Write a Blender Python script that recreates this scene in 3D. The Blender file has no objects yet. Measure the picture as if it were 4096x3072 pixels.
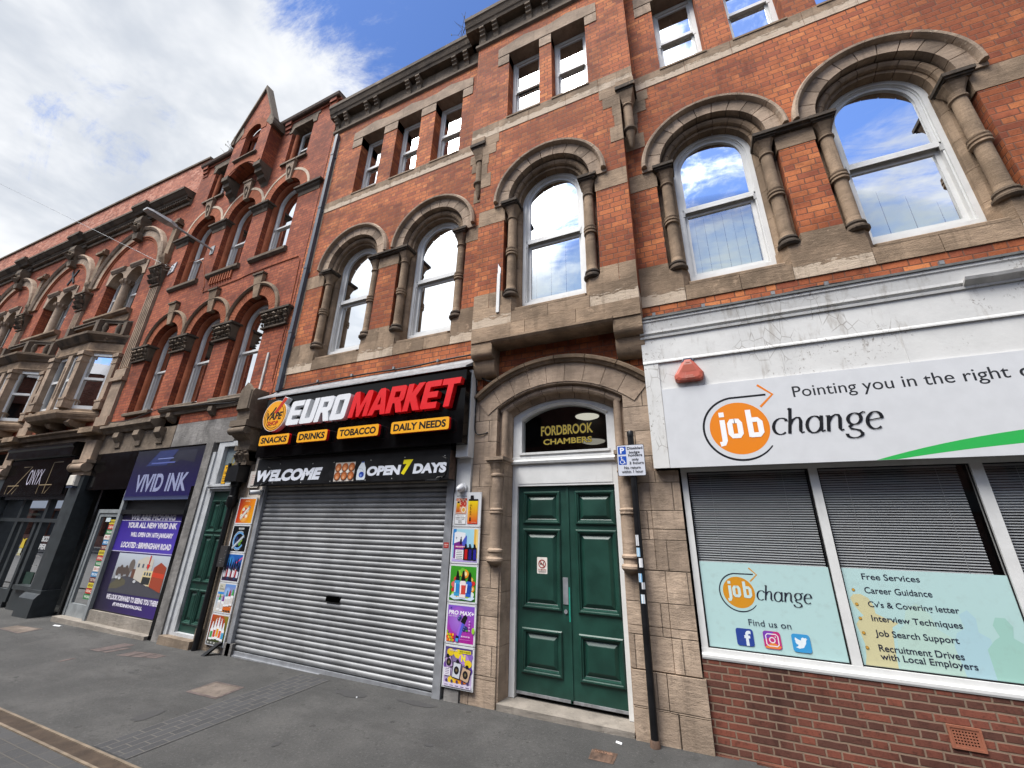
import bpy, bmesh, math, random
from mathutils import Matrix, Vector
from mathutils.geometry import tessellate_polygon
random.seed(11)
S = bpy.context.scene
COL = S.collection
PI = math.pi

# ------------------------------------------------------------------ camera
yaw, pitch, roll, FPX = 0.42774646, 0.34953559, 0.02295596, 1603.19
cy_, sy_, cp_, sp_ = math.cos(yaw), math.sin(yaw), math.cos(pitch), math.sin(pitch)
FW = Vector((-sy_ * cp_, cy_ * cp_, sp_))
R0 = Vector((cy_, sy_, 0))
U0 = R0.cross(FW)
RT = math.cos(roll) * R0 + math.sin(roll) * U0
UP = -math.sin(roll) * R0 + math.cos(roll) * U0
cam = bpy.data.cameras.new('camera')
cam.sensor_width = 36.0
cam.lens = FPX / 4096 * 36.0
cam.clip_start = 0.05
cam.clip_end = 2000
camo = bpy.data.objects.new('camera', cam)
COL.objects.link(camo)
m = Matrix((RT, UP, -FW)).transposed().to_4x4()
m.translation = Vector((0, -5.0, 1.93))
camo.matrix_world = m
S.camera = camo

# ------------------------------------------------------------------ world: nishita sky with broken cloud
SUN_EL, SUN_AZ = math.radians(62), math.radians(212)   # azimuth clockwise from +Y
W = bpy.data.worlds.new('World')
S.world = W
W.use_nodes = True
nt = W.node_tree
nt.nodes.clear()


class NB:
    """small node builder"""
    def __init__(s, tree): s.t = tree
    def n(s, typ, **kw):
        nd = s.t.nodes.new(typ)
        for k, v in kw.items(): setattr(nd, k, v)
        return nd
    def set(s, sock, v):
        if isinstance(v, (int, float)):
            sock.default_value = v
        elif isinstance(v, (tuple, list)):
            v = tuple(v)
            if len(v) == 3 and sock.type == 'RGBA': v = v + (1,)
            sock.default_value = v
        else:
            s.t.links.new(v, sock)
    def m(s, op, a, b=None, c=None, clamp=False):
        nd = s.n('ShaderNodeMath', operation=op, use_clamp=clamp)
        s.set(nd.inputs[0], a)
        if b is not None: s.set(nd.inputs[1], b)
        if c is not None: s.set(nd.inputs[2], c)
        return nd.outputs[0]
    def vm(s, op, a, b=None):
        nd = s.n('ShaderNodeVectorMath', operation=op)
        s.set(nd.inputs[0], a)
        if b is not None: s.set(nd.inputs[1], b)
        return nd.outputs[1] if op in ('DOT_PRODUCT', 'LENGTH') else nd.outputs[0]
    def mix(s, f, a, b, blend='MIX'):
        nd = s.n('ShaderNodeMix', data_type='RGBA', blend_type=blend)
        s.set(nd.inputs[0], f); s.set(nd.inputs[6], a); s.set(nd.inputs[7], b)
        return nd.outputs[2]
    def sep(s, v):
        nd = s.n('ShaderNodeSeparateXYZ'); s.set(nd.inputs[0], v)
        return nd.outputs
    def comb(s, x, y, z):
        nd = s.n('ShaderNodeCombineXYZ')
        for i, v in enumerate((x, y, z)): s.set(nd.inputs[i], v)
        return nd.outputs[0]
    def noise(s, v, scale, detail=3, rough=.5, dist=0, out=0):
        nd = s.n('ShaderNodeTexNoise')
        s.set(nd.inputs['Vector'], v)
        s.set(nd.inputs['Scale'], scale); s.set(nd.inputs['Detail'], detail)
        s.set(nd.inputs['Roughness'], rough); s.set(nd.inputs['Distortion'], dist)
        return nd.outputs[out]
    def ramp(s, f, stops, interp='LINEAR'):
        nd = s.n('ShaderNodeValToRGB')
        nd.color_ramp.interpolation = interp
        el = nd.color_ramp.elements
        while len(el) > 2: el.remove(el[-1])
        for i, (p, c) in enumerate(stops):
            e = el[i] if i < 2 else el.new(p)
            e.position = p
            e.color = tuple(c) + (1,) if len(c) == 3 else c
        s.set(nd.inputs[0], f)
        return nd.outputs[0]
    def ss(s, x, a, b):
        nd = s.n('ShaderNodeMapRange', interpolation_type='SMOOTHSTEP')
        s.set(nd.inputs[0], x); s.set(nd.inputs[1], a); s.set(nd.inputs[2], b)
        return nd.outputs[0]


b = NB(nt)
tc = b.n('ShaderNodeTexCoord').outputs['Generated']
sky = b.n('ShaderNodeTexSky', sky_type='NISHITA')
sky.sun_disc = False
sky.sun_elevation = SUN_EL
sky.sun_rotation = SUN_AZ
sky.air_density = 1.0
sky.dust_density = 0.6
sky.ozone_density = 2.0
d3 = b.sep(tc)
zc = b.m('ADD', b.m('MAXIMUM', d3[2], 0.0), 0.22)
pv = b.comb(b.m('DIVIDE', d3[0], zc), b.m('DIVIDE', d3[1], zc), 0.35)
n1 = b.m('ADD', b.m('MULTIPLY', b.noise(pv, 1.15, 8, .66, .55), .8), b.m('MULTIPLY', b.noise(pv, 5.5, 8, .7, .9), .2))
n2 = b.noise(b.vm('ADD', pv, (7.3, 2.1, 0.)), 0.75, 3, .5)
n3 = b.noise(pv, 3.2, 5, .6, .2)


def lobe(v, lo, hi):
    v = Vector(v).normalized()
    return b.ss(b.vm('DOT_PRODUCT', tc, tuple(v)), lo, hi)


def pxdir(x, y):
    return FW * FPX + RT * (x - 2048) - UP * (y - 1536)


blue = b.m('MULTIPLY', lobe(pxdir(1650, 60), .93, .998), .20)
blue = b.m('ADD', blue, b.m('MULTIPLY', lobe(pxdir(440, 640), .985, .9995), .13))
blue = b.m('ADD', blue, b.m('MULTIPLY', lobe((.14, -1, 1.0), .90, .999), .10))
white = b.m('MULTIPLY', lobe(pxdir(500, 300), .86, .99), .20)
white = b.m('ADD', white, b.m('MULTIPLY', lobe(pxdir(1250, 520), .985, .999), .12))
white = b.m('ADD', white, b.m('MULTIPLY', lobe((-1, -.85, .75), .85, .98), .25))
cov = b.m('SUBTRACT', b.m('ADD', n1, white), blue)
cmask = b.ss(b.m('ADD', cov, b.m('MULTIPLY', b.m('SUBTRACT', b.noise(b.vm('MULTIPLY', pv, (1., 2.2, 1.)), 2.6, 9, .72, 1.2), .5), .62)), .37, .60)
shade = b.ss(b.m('ADD', b.m('MULTIPLY', n2, .5), b.m('MULTIPLY', n3, .5)), .38, .58)
ccol = b.mix(shade, (2.35, 2.52, 2.8), (3.75, 3.80, 3.88))
glow = lobe((-.30, -.55, 1.0), .80, .995)
ccol = b.vm('MULTIPLY', ccol, b.comb(*[b.m('ADD', 1., b.m('ADD', b.m('MULTIPLY', glow, 1.3), b.m('MULTIPLY', lobe((-.12, -.40, 1.0), .84, .985), 3.0)))] * 3))
skyc = b.mix(1.0, sky.outputs[0], (.43, .54, .76), 'MULTIPLY')
col = b.mix(cmask, skyc, ccol)
bg = b.n('ShaderNodeBackground')
b.set(bg.inputs[0], col)
bg.inputs[1].default_value = 0.1
out = b.n('ShaderNodeOutputWorld')
nt.links.new(bg.outputs[0], out.inputs[0])

# ------------------------------------------------------------------ sun behind thin cloud
sl = bpy.data.lights.new('sun', 'SUN')
sl.energy = 2.4
sl.angle = math.radians(34)
sl.color = (1.0, .965, .91)
so = bpy.data.objects.new('sun', sl)
COL.objects.link(so)
sd = Vector((math.sin(SUN_AZ) * math.cos(SUN_EL), math.cos(SUN_AZ) * math.cos(SUN_EL), math.sin(SUN_EL)))
so.rotation_euler = (-sd).to_track_quat('-Z', 'Y').to_euler()
so.location = sd * 60

S.view_settings.view_transform = 'Standard'
S.view_settings.look = 'None'
S.view_settings.exposure = 1.5
S.view_settings.gamma = 1
S.view_settings.use_curve_mapping = False
S.render.engine = 'CYCLES'
S.cycles.max_bounces = 6
S.cycles.diffuse_bounces = 3
S.cycles.transparent_max_bounces = 12
S.cycles.caustics_reflective = False
S.cycles.caustics_refractive = False


def gz(x):
    return .035 + .0107 * x


# ------------------------------------------------------------------ colour + mesh helpers
def lin(h):
    if isinstance(h, str):
        h = h.lstrip('#')
        c = [int(h[i:i + 2], 16) / 255 for i in (0, 2, 4)]
    else:
        c = [v / 255 for v in h]
    return tuple(v / 12.92 if v <= .04045 else ((v + .055) / 1.055) ** 2.4 for v in c)


class MB:
    def __init__(s):
        s.bm = bmesh.new()
        s.cl = s.bm.loops.layers.float_color.new('Col')
        s.tone = (.5, 0, 0, 1)
        s.smooth = False
        s.mi = 0
    def f(s, vs, cols=None, smooth=None):
        try:
            fc = s.bm.faces.new(vs)
        except ValueError:
            return None
        fc.smooth = s.smooth if smooth is None else smooth
        fc.material_index = s.mi
        for i, l in enumerate(fc.loops):
            l[s.cl] = cols[i] if cols else s.tone
        return fc
    def v(s, p): return s.bm.verts.new(p)
    def poly(s, pts, cols=None):
        return s.f([s.v(p) for p in pts], cols)
    def wearcols(s, vs, z0, z1):
        t = s.tone
        return [(t[0], t[1] * (1 - (q.co.z - z0) / max(z1 - z0, 1e-6)), t[2], 1) for q in vs]
    def box(s, x0, x1, y0, y1, z0, z1):
        p = [s.v((x, y, z)) for z in (z0, z1) for y in (y0, y1) for x in (x0, x1)]
        for a in ((0, 1, 3, 2), (4, 6, 7, 5), (0, 4, 5, 1), (2, 3, 7, 6), (0, 2, 6, 4), (1, 5, 7, 3)):
            vs = [p[i] for i in a]
            s.f(vs, s.wearcols(vs, z0, z1) if s.tone[1] else None, False)
    def loft(s, rings, cap=True, close=True):
        """rings: list of equally long point loops"""
        R = [[s.v(p) for p in r] for r in rings]
        n = len(R[0])
        for a, c in zip(R, R[1:]):
            for i in range(n if close else n - 1):
                j = (i + 1) % n
                s.f([a[i], a[j], c[j], c[i]])
        if cap:
            s.f(list(reversed(R[0])), smooth=False); s.f(R[-1], smooth=False)
    def extx(s, prof, x0, x1): s.loft([[(x0, y, z) for y, z in prof], [(x1, y, z) for y, z in prof]])
    def extz(s, prof, z0, z1): s.loft([[(x, y, z0) for x, y in prof], [(x, y, z1) for x, y in prof]])
    def exty(s, prof, y0, y1): s.plate(prof, [], y0, y1)
    def lathe(s, cx, cy, prof, n=20, sm=True):
        o = s.smooth; s.smooth = sm
        s.loft([[(cx + r * math.cos(2 * PI * i / n), cy + r * math.sin(2 * PI * i / n), z) for i in range(n)] for r, z in prof])
        s.smooth = o
    def tube(s, pts, r, n=8, sm=True):
        pts = [Vector(p) for p in pts]
        o = s.smooth; s.smooth = sm
        rings = []
        for i, p in enumerate(pts):
            t = (pts[min(i + 1, len(pts) - 1)] - pts[max(i - 1, 0)]).normalized()
            a = t.cross(Vector((0, 0, 1)))
            if a.length < 1e-3: a = Vector((1, 0, 0))
            a.normalize(); c = t.cross(a).normalized()
            rr = r[i] if isinstance(r, (list, tuple)) else r
            rings.append([tuple(p + a * rr * math.cos(2 * PI * k / n) + c * rr * math.sin(2 * PI * k / n)) for k in range(n)])
        s.loft(rings)
        s.smooth = o
    def arc(s, cx, zc, prof, a0, a1, n=24, sm=True):
        """sweep closed profile [(r, y)] about the y axis through (cx, zc); angles in degrees"""
        o = s.smooth; s.smooth = sm
        rings = []
        for i in range(n + 1):
            a = math.radians(a0 + (a1 - a0) * i / n)
            rings.append([(cx + r * math.cos(a), y, zc + r * math.sin(a)) for r, y in prof])
        s.loft(rings)
        s.smooth = o
    def plate(s, outer, holes, y0, y1):
        loops = [list(outer)] + [list(h) for h in holes]
        flat = [p for l in loops for p in l]
        tris = tessellate_polygon([[Vector((p[0], p[1], 0)) for p in l] for l in loops])
        A = [s.v((p[0], y0, p[1])) for p in flat]
        B = [s.v((p[0], y1, p[1])) for p in flat]
        z0 = min(p[1] for p in flat); z1 = max(p[1] for p in flat)
        for t in tris:
            for L in (A, B):
                vs = [L[i] for i in t]
                s.f(vs, s.wearcols(vs, z0, z1) if s.tone[1] else None, False)
        k = 0
        for l in loops:
            for i in range(len(l)):
                a, c = k + i, k + (i + 1) % len(l)
                vs = [A[a], A[c], B[c], B[a]]
                s.f(vs, s.wearcols(vs, z0, z1) if s.tone[1] else None, False)
            k += len(l)
    def sheet(s, outer, y):
        tr = tessellate_polygon([[Vector((p[0], p[1], 0)) for p in outer]])
        A = [s.v((p[0], y, p[1])) for p in outer]
        for t in tr: s.f([A[i] for i in t], smooth=False)
    def build(s, name, mat, parent=None, recalc=True, loc=None):
        if recalc: bmesh.ops.recalc_face_normals(s.bm, faces=s.bm.faces)
        for e in s.bm.edges:
            if len(e.link_faces) == 2 and e.calc_face_angle(0) > .62: e.smooth = False
        me = bpy.data.meshes.new(name)
        s.bm.to_mesh(me); s.bm.free()
        for mm in (mat if isinstance(mat, (list, tuple)) else [mat]): me.materials.append(mm)
        o = bpy.data.objects.new(name, me)
        COL.objects.link(o)
        if parent is not None: o.parent = parent
        if loc is not None: o.location = loc
        return o


def arcpts(cx, zc, r, a0, a1, n=24, rz=None):
    rz = r if rz is None else rz
    return [(cx + r * math.cos(math.radians(a0 + (a1 - a0) * i / n)), zc + rz * math.sin(math.radians(a0 + (a1 - a0) * i / n))) for i in range(n + 1)]


def archhole(cx, hw, z0, zs, n=24, rise=None):
    """round (or segmental, when rise is given) headed opening, as a loop"""
    if rise is None:
        return [(cx - hw, z0), (cx + hw, z0)] + arcpts(cx, zs, hw, 0, 180, n)
    R = (hw * hw + rise * rise) / (2 * rise)
    a = math.degrees(math.asin(hw / R))
    return [(cx - hw, z0), (cx + hw, z0)] + arcpts(cx, zs + rise - R, R, 90 - a, 90 + a, n)


def rect(x0, x1, z0, z1): return [(x0, z0), (x1, z0), (x1, z1), (x0, z1)]


def tag(o, label=None, cat=None, group=None, kind=None):
    if label: o['label'] = label
    if cat: o['category'] = cat
    if group: o['group'] = group
    if kind: o['kind'] = kind
    return o


def thing(name, label, cat, group=None):
    o = bpy.data.objects.new(name, None)
    o.empty_display_size = .2
    COL.objects.link(o)
    return tag(o, label, cat, group)


def kids(o): return [c for c in COL.objects if c.parent == o]


def copytree(o, parent, dx=0, dy=0, dz=0):
    c = o.copy()
    COL.objects.link(c)
    c.parent = parent
    c.location = (o.location.x + dx, o.location.y + dy, o.location.z + dz)
    for k in kids(o): copytree(k, c)
    return c
# ------------------------------------------------------------------ materials
MATS = {}


def newmat(name):
    mt = bpy.data.materials.new(name)
    mt.use_nodes = True
    t = mt.node_tree
    t.nodes.clear()
    nb = NB(t)
    o = nb.n('ShaderNodeOutputMaterial')
    p = nb.n('ShaderNodeBsdfPrincipled')
    t.links.new(p.outputs[0], o.inputs[0])
    MATS[name] = mt
    return mt, nb, p, o


def bumpn(nb, p, h, strength=.3, dist=.02):
    bn = nb.n('ShaderNodeBump')
    bn.inputs['Strength'].default_value = strength
    bn.inputs['Distance'].default_value = dist
    nb.set(bn.inputs['Height'], h)
    nb.t.links.new(bn.outputs[0], p.inputs['Normal'])


def simple(name, c, rough=.6, metal=0., var=.12, scale=6., spec=.5, dirt=0., bump=0., dirtcol=(.05, .045, .04)):
    mt, nb, p, o = newmat(name)
    pos = nb.n('ShaderNodeNewGeometry').outputs['Position']
    c = lin(c) if isinstance(c, str) else c
    n = nb.noise(pos, scale, 5, .6)
    cc = nb.mix(nb.ss(n, .3, .7), tuple(v * (1 - var) for v in c), tuple(min(1, v * (1 + var)) for v in c))
    if dirt:
        st = nb.vm('MULTIPLY', pos, (1., 1., .22))
        dn = nb.m('MULTIPLY', nb.ss(nb.m('ADD', nb.m('MULTIPLY', nb.noise(st, 9, 6, .7), .6), nb.m('MULTIPLY', nb.noise(pos, 1.3, 4, .6), .4)), .52, .64), dirt)
        cc = nb.mix(dn, cc, dirtcol)
    nb.set(p.inputs['Base Color'], cc)
    nb.set(p.inputs['Roughness'], nb.m('ADD', nb.m('MULTIPLY', n, .2), rough - .1))
    p.inputs['Metallic'].default_value = metal
    p.inputs['Specular IOR Level'].default_value = spec
    if bump: bumpn(nb, p, nb.noise(pos, scale * 8, 4, .6), bump, .004)
    return mt


def brick(name, shades, mortar, L=.222, Hd=.108, h=.0765, mw=.008, stain=.5, seed=0., off=0., patch=(.42, .62), jit=.006, patchcol=(.45, .40, .42)):
    """Flemish bond from world position; the courses follow the face direction"""
    mt, nb, p, o = newmat(name)
    g = nb.n('ShaderNodeNewGeometry')
    pos, nrm = g.outputs['Position'], g.outputs['True Normal']
    x, y, z = nb.sep(pos)
    nx, ny, nz = nb.sep(nrm)
    side = nb.m('GREATER_THAN', nb.m('ABSOLUTE', nx), .6)
    u = nb.m('ADD', nb.m('MULTIPLY', y, side), nb.m('MULTIPLY', x, nb.m('SUBTRACT', 1., side)))
    wob = nb.noise(pos, 9., 2, .5)
    wob2 = nb.noise(nb.vm('ADD', pos, (3.7, 9.1, 5.)), 9., 2, .5)
    u = nb.m('ADD', u, nb.m('MULTIPLY', nb.m('SUBTRACT', wob, .5), jit * 2))
    z = nb.m('ADD', nb.m('ADD', z, off), nb.m('MULTIPLY', nb.m('SUBTRACT', wob2, .5), jit))
    P = L + Hd
    zr = nb.m('DIVIDE', z, h)
    row = nb.m('FLOOR', zr)
    v = nb.m('MULTIPLY', nb.m('FRACT', zr), h)
    odd = nb.m('MODULO', nb.m('ABSOLUTE', row), 2.)
    uu = nb.m('ADD', nb.m('DIVIDE', u, P), nb.m('MULTIPLY', odd, .5))
    cell = nb.m('FLOOR', uu)
    t = nb.m('MULTIPLY', nb.m('FRACT', uu), P)
    head = nb.m('GREATER_THAN', t, L)
    lo = nb.m('SUBTRACT', t, nb.m('MULTIPLY', head, L))
    wd = nb.m('ADD', L, nb.m('MULTIPLY', head, Hd - L))
    eu = nb.m('MINIMUM', lo, nb.m('SUBTRACT', wd, lo))
    ev = nb.m('MINIMUM', v, nb.m('SUBTRACT', h, v))
    e = nb.m('MINIMUM', eu, ev)
    body = nb.ss(e, mw * .35, mw * .75)
    wn = nb.n('ShaderNodeTexWhiteNoise', noise_dimensions='3D')
    nb.set(wn.inputs[0], nb.comb(nb.m('ADD', nb.m('MULTIPLY', cell, 2.), head), row, seed + 1.7))
    rnd = wn.outputs[0]
    bc = nb.ramp(rnd, shades)
    fine = nb.noise(pos, 60., 4, .7)
    bc = nb.mix(nb.m('MULTIPLY', nb.ss(nb.m('ADD', nb.m('MULTIPLY', fine, .5), nb.m('MULTIPLY', nb.noise(pos, 16., 5, .7), .5)), .46, .66), .55), bc, tuple(q * .42 for q in shades[0][1]))
    big = nb.noise(nb.vm('MULTIPLY', pos, (.8, .8, 1.2)), .9, 5, .62)
    bc = nb.mix(nb.m('MULTIPLY', nb.ss(big, patch[0], patch[1]), stain), bc, nb.mix(1., bc, patchcol, 'MULTIPLY'))
    run = nb.noise(nb.vm('MULTIPLY', pos, (2.6, 2.6, .45)), 1.5, 6, .68)
    bc = nb.mix(nb.m('MULTIPLY', nb.ss(run, .53, .66), .48), bc, nb.mix(1., bc, (.40, .38, .40), 'MULTIPLY'))
    mc = nb.mix(nb.noise(pos, 2.5, 4), tuple(q * .6 for q in mortar), mortar)
    nb.set(p.inputs['Base Color'], nb.mix(body, mc, bc))
    p.inputs['Roughness'].default_value = .88
    p.inputs['Specular IOR Level'].default_value = .25
    bumpn(nb, p, nb.m('ADD', body, nb.m('MULTIPLY', fine, .5)), .55, .006)
    return mt


def stone(name, c, dark=.55, wear=(.52, .42, .32), soot=.5, joints=None, sootcol=(.055, .044, .035), rough=.9):
    """weathered sandstone: Col.r tone of the block, Col.g worn-off edge, Col.b soot crust"""
    mt, nb, p, o = newmat(name)
    pos = nb.n('ShaderNodeNewGeometry').outputs['Position']
    at = nb.n('ShaderNodeVertexColor', layer_name='Col').outputs[0]
    r, gg, bl = nb.sep(at)
    n1 = nb.noise(pos, 2.2, 5, .6)
    n2 = nb.noise(nb.vm('MULTIPLY', pos, (1., 1., 3.5)), 7., 5, .65)
    fine = nb.noise(pos, 70., 4, .7)
    c = lin(c) if isinstance(c, str) else c
    cc = nb.mix(nb.ss(n1, .35, .68), tuple(v * dark for v in c), c)
    cc = nb.mix(nb.m('MULTIPLY', nb.ss(n2, .45, .7), .5), cc, tuple(v * .62 for v in c))
    sx, sy, sz = nb.sep(pos)
    tn = nb.m('ADD', .62, nb.m('MULTIPLY', r, .76))
    if joints:
        bw, bh = joints
        row = nb.m('FLOOR', nb.m('DIVIDE', sz, bh))
        uu = nb.m('ADD', nb.m('DIVIDE', nb.m('ADD', sx, nb.m('MULTIPLY', sy, 1.)), bw), nb.m('MULTIPLY', row, .37))
        wn = nb.n('ShaderNodeTexWhiteNoise', noise_dimensions='2D')
        nb.set(wn.inputs[0], nb.comb(nb.m('FLOOR', uu), row, 0.))
        tn = nb.m('MULTIPLY', tn, nb.m('ADD', .82, nb.m('MULTIPLY', wn.outputs[0], .36)))
        fu = nb.m('MULTIPLY', nb.m('FRACT', uu), bw)
        fv = nb.m('MULTIPLY', nb.m('FRACT', nb.m('DIVIDE', sz, bh)), bh)
        wb = nb.m('MULTIPLY', nb.m('SUBTRACT', n2, .5), .012)
        je = nb.m('MINIMUM', nb.m('MINIMUM', fu, nb.m('SUBTRACT', bw, fu)), nb.m('MINIMUM', fv, nb.m('SUBTRACT', bh, fv)))
        jm = nb.ss(nb.m('ADD', je, wb), .001, .007)
    cc = nb.mix(1., cc, nb.comb(tn, tn, tn), 'MULTIPLY')
    wm = nb.ss(nb.m('ADD', gg, nb.m('MULTIPLY', nb.m('SUBTRACT', n2, .5), .9)), .5, .56)
    wm = nb.m('MULTIPLY', wm, nb.m('GREATER_THAN', gg, .02))
    cc = nb.mix(nb.m('MULTIPLY', wm, .9), cc, wear)
    sn = nb.ss(nb.m('ADD', nb.m('MULTIPLY', bl, .85), nb.m('MULTIPLY', nb.m('SUBTRACT', n1, .5), 1.2)), .35, .8)
    cc = nb.mix(sn, cc, sootcol)
    s2 = nb.m('MULTIPLY', nb.ss(nb.noise(nb.vm('ADD', pos, (4., 1., 8.)), 1.4, 6, .7), .55, .72), soot)
    cc = nb.mix(s2, cc, tuple(v * .35 for v in c))
    stk = nb.noise(nb.vm('MULTIPLY', pos, (5., 5., .7)), 1.6, 6, .7)
    cc = nb.mix(nb.m('MULTIPLY', nb.ss(stk, .52, .66), soot * .75), cc, tuple(v * .4 for v in c))
    pale = nb.noise(nb.vm('ADD', pos, (9., 3., 2.)), 3.1, 7, .72)
    cc = nb.mix(nb.m('MULTIPLY', nb.ss(pale, .60, .66), .45), cc, tuple(min(1., v * 1.35) for v in c))
    cc = nb.mix(nb.m('MULTIPLY', nb.ss(fine, .40, .30), .7), cc, tuple(v * .3 for v in c))
    hgt = nb.m('ADD', nb.m('MULTIPLY', fine, .5), nb.m('SUBTRACT', nb.m('MULTIPLY', n2, .8), nb.m('MULTIPLY', wm, .6)))
    if joints:
        cc = nb.mix(nb.m('SUBTRACT', 1., jm), cc, tuple(v * .3 for v in c))
        hgt = nb.m('ADD', hgt, jm)
    nb.set(p.inputs['Base Color'], cc)
    p.inputs['Roughness'].default_value = rough
    p.inputs['Specular IOR Level'].default_value = .2
    bumpn(nb, p, hgt, .7, .016)
    return mt


def glass(name, base=.10, tint=(.9, .95, .95), wave=.0):
    mt = bpy.data.materials.new(name)
    mt.use_nodes = True
    t = mt.node_tree
    t.nodes.clear()
    nb = NB(t)
    o = nb.n('ShaderNodeOutputMaterial')
    tr = nb.n('ShaderNodeBsdfTransparent')
    tr.inputs[0].default_value = tint + (1,)
    gl = nb.n('ShaderNodeBsdfGlossy')
    gl.inputs['Roughness'].default_value = .015
    gl.inputs[0].default_value = (.96, .98, 1, 1)
    fr = nb.n('ShaderNodeFresnel')
    fr.inputs[0].default_value = 1.5
    f = nb.m('ADD', fr.outputs[0], base, clamp=True)
    if wave:
        pos = nb.n('ShaderNodeNewGeometry').outputs['Position']
        bn = nb.n('ShaderNodeBump')
        bn.inputs['Strength'].default_value = wave
        bn.inputs['Distance'].default_value = .004
        nb.set(bn.inputs['Height'], nb.noise(pos, 1.6, 1, .5))
        t.links.new(bn.outputs[0], gl.inputs['Normal'])
    mx = nb.n('ShaderNodeMixShader')
    nb.set(mx.inputs[0], f)
    t.links.new(tr.outputs[0], mx.inputs[1]); t.links.new(gl.outputs[0], mx.inputs[2])
    t.links.new(mx.outputs[0], o.inputs[0])
    MATS[name] = mt
    return mt


def printed(name, rough=.35, spec=.5, dirt=0.):
    mt, nb, p, o = newmat(name)
    at = nb.n('ShaderNodeVertexColor', layer_name='Col').outputs[0]
    pos = nb.n('ShaderNodeNewGeometry').outputs['Position']
    n = nb.noise(pos, 14, 4, .6)
    at = nb.mix(1., at, (.78, .78, .78), 'MULTIPLY')
    nb.set(p.inputs['Base Color'], nb.mix(nb.m('MULTIPLY', nb.ss(n, .5, .8), dirt + .06), at, (.2, .19, .17)))
    p.inputs['Roughness'].default_value = rough
    p.inputs['Specular IOR Level'].default_value = spec
    return mt


def emit(name, c, s):
    mt = bpy.data.materials.new(name)
    mt.use_nodes = True
    p = mt.node_tree.nodes['Principled BSDF']
    p.inputs['Base Color'].default_value = (.8, .8, .78, 1)
    p.inputs['Emission Color'].default_value = c + (1,)
    p.inputs['Emission Strength'].default_value = s
    MATS[name] = mt
    return mt


ORANGE = brick('orange_brick', [(0., (.30, .085, .043)), (.15, (.39, .112, .047)), (.55, (.45, .136, .051)), (.85, (.50, .158, .057)), (1., (.59, .21, .075))],
               (.19, .085, .053), h=.0885, L=.222, Hd=.108, mw=.0105, stain=.75, off=.01, patch=(.43, .56))
ORANGEB = brick('red_brick', [(0., (.25, .066, .036)), (.3, (.31, .082, .042)), (.7, (.37, .10, .047)), (1., (.42, .125, .058))],
                (.12, .055, .04), h=.079, mw=.0085, stain=.7, seed=5)
PARAPET = brick('parapet_brick', [(0., (.30, .09, .055)), (.4, (.40, .13, .08)), (.7, (.50, .18, .11)), (1., (.58, .27, .19))],
                (.36, .24, .18), h=.078, mw=.009, stain=.3, seed=9)
DARKB = brick('brown_brick', [(0., (.090, .038, .028)), (.35, (.125, .047, .033)), (.65, (.165, .054, .036)), (1., (.20, .063, .040))],
              (.235, .165, .117), h=.0628, L=.225, Hd=.112, mw=.0125, stain=.75, seed=2, off=.012, patch=(.45, .6), patchcol=(.6, .62, .62), jit=.008)
OPPB = brick('far_brick', [(0., (.12, .05, .035)), (1., (.22, .09, .06))], (.2, .16, .12), seed=3)
STONE = stone('sandstone', (.35, .25, .168), dark=.5, soot=.6)
STONEP = stone('pale_sandstone', (.405, .303, .222), dark=.6, soot=.6)
STONEJ = stone('buff_ashlar', (.455, .345, .255), dark=.62, soot=.75, joints=(.46, .31))
STONED = stone('sooty_sandstone', (.25, .195, .145), dark=.5, soot=.7)
SOOT = stone('black_crust_stone', (.055, .045, .037), dark=.5, soot=.5)
RUBBED = stone('rubbed_brick', (.40, .125, .06), dark=.7, soot=.35, wear=(.5, .2, .1))
RENDER = stone('stained_render', (.27, .255, .24), dark=.45, soot=.8)
PLINTH = stone('worn_red_plinth', (.17, .066, .042), dark=.5, soot=.6)
WHITE = simple('white_paint', (.61, .61, .595), .45, var=.05, dirt=.35, dirtcol=(.42, .40, .37), bump=.15)
PEEL = simple('peeling_white_paint', (.575, .57, .55), .5, var=.05, dirt=.6, scale=3, dirtcol=(.30, .27, .23), bump=.3)
WHITEN = simple('white_board', (.56, .568, .58), .35, var=.03)
GREYP = simple('grey_paint', (.21, .225, .23), .5, var=.15, dirt=.3)
DGREY = simple('dark_grey_paint', (.028, .033, .036), .42, var=.25, dirt=.2, dirtcol=(.10, .10, .10))
BLACKG = simple('black_gloss_panel', (.003, .003, .0034), .13, var=.3, spec=.2)
BLACKP = simple('black_paint', (.007, .007, .008), .38, var=.3, spec=.3)
LEAD = simple('lead_flashing', (.19, .193, .2), .5, var=.25, scale=9, dirt=.6, bump=.4)
STEEL = simple('galvanised_slat', (.235, .239, .244), .5, metal=.4, var=.2, scale=2.2, dirt=.3, dirtcol=(.25, .24, .23))
STEELD = simple('dull_steel', (.33, .34, .36), .45, metal=.5, var=.15, dirt=.3)
GREEN = simple('green_door_paint', (.008, .042, .030), .4, var=.25, scale=3, dirt=.22, dirtcol=(.02, .055, .045), bump=.1)
PIPE = simple('blue_grey_pipe', (.065, .08, .105), .45, var=.12, dirt=.25)
RUST = simple('rusty_iron', (.085, .05, .033), .8, var=.4, scale=14, bump=.5)
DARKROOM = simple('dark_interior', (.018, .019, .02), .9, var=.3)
BLINDM = simple('pale_blind', (.52, .585, .585), .8, var=.06, scale=2)
SLATM = simple('blind_slat', (.30, .304, .308), .45, var=.05)
TERRA = simple('terracotta', (.27, .095, .052), .7, var=.2, dirt=.3, bump=.3)
REDB = simple('faded_red_plastic', (.42, .085, .05), .5, var=.2, dirt=.3, dirtcol=(.55, .3, .25))
WOOD = simple('bare_weathered_wood', (.46, .45, .43), .8, var=.2, dirt=.5, bump=.3)
PRINT = printed('printed_vinyl', .3)
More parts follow.
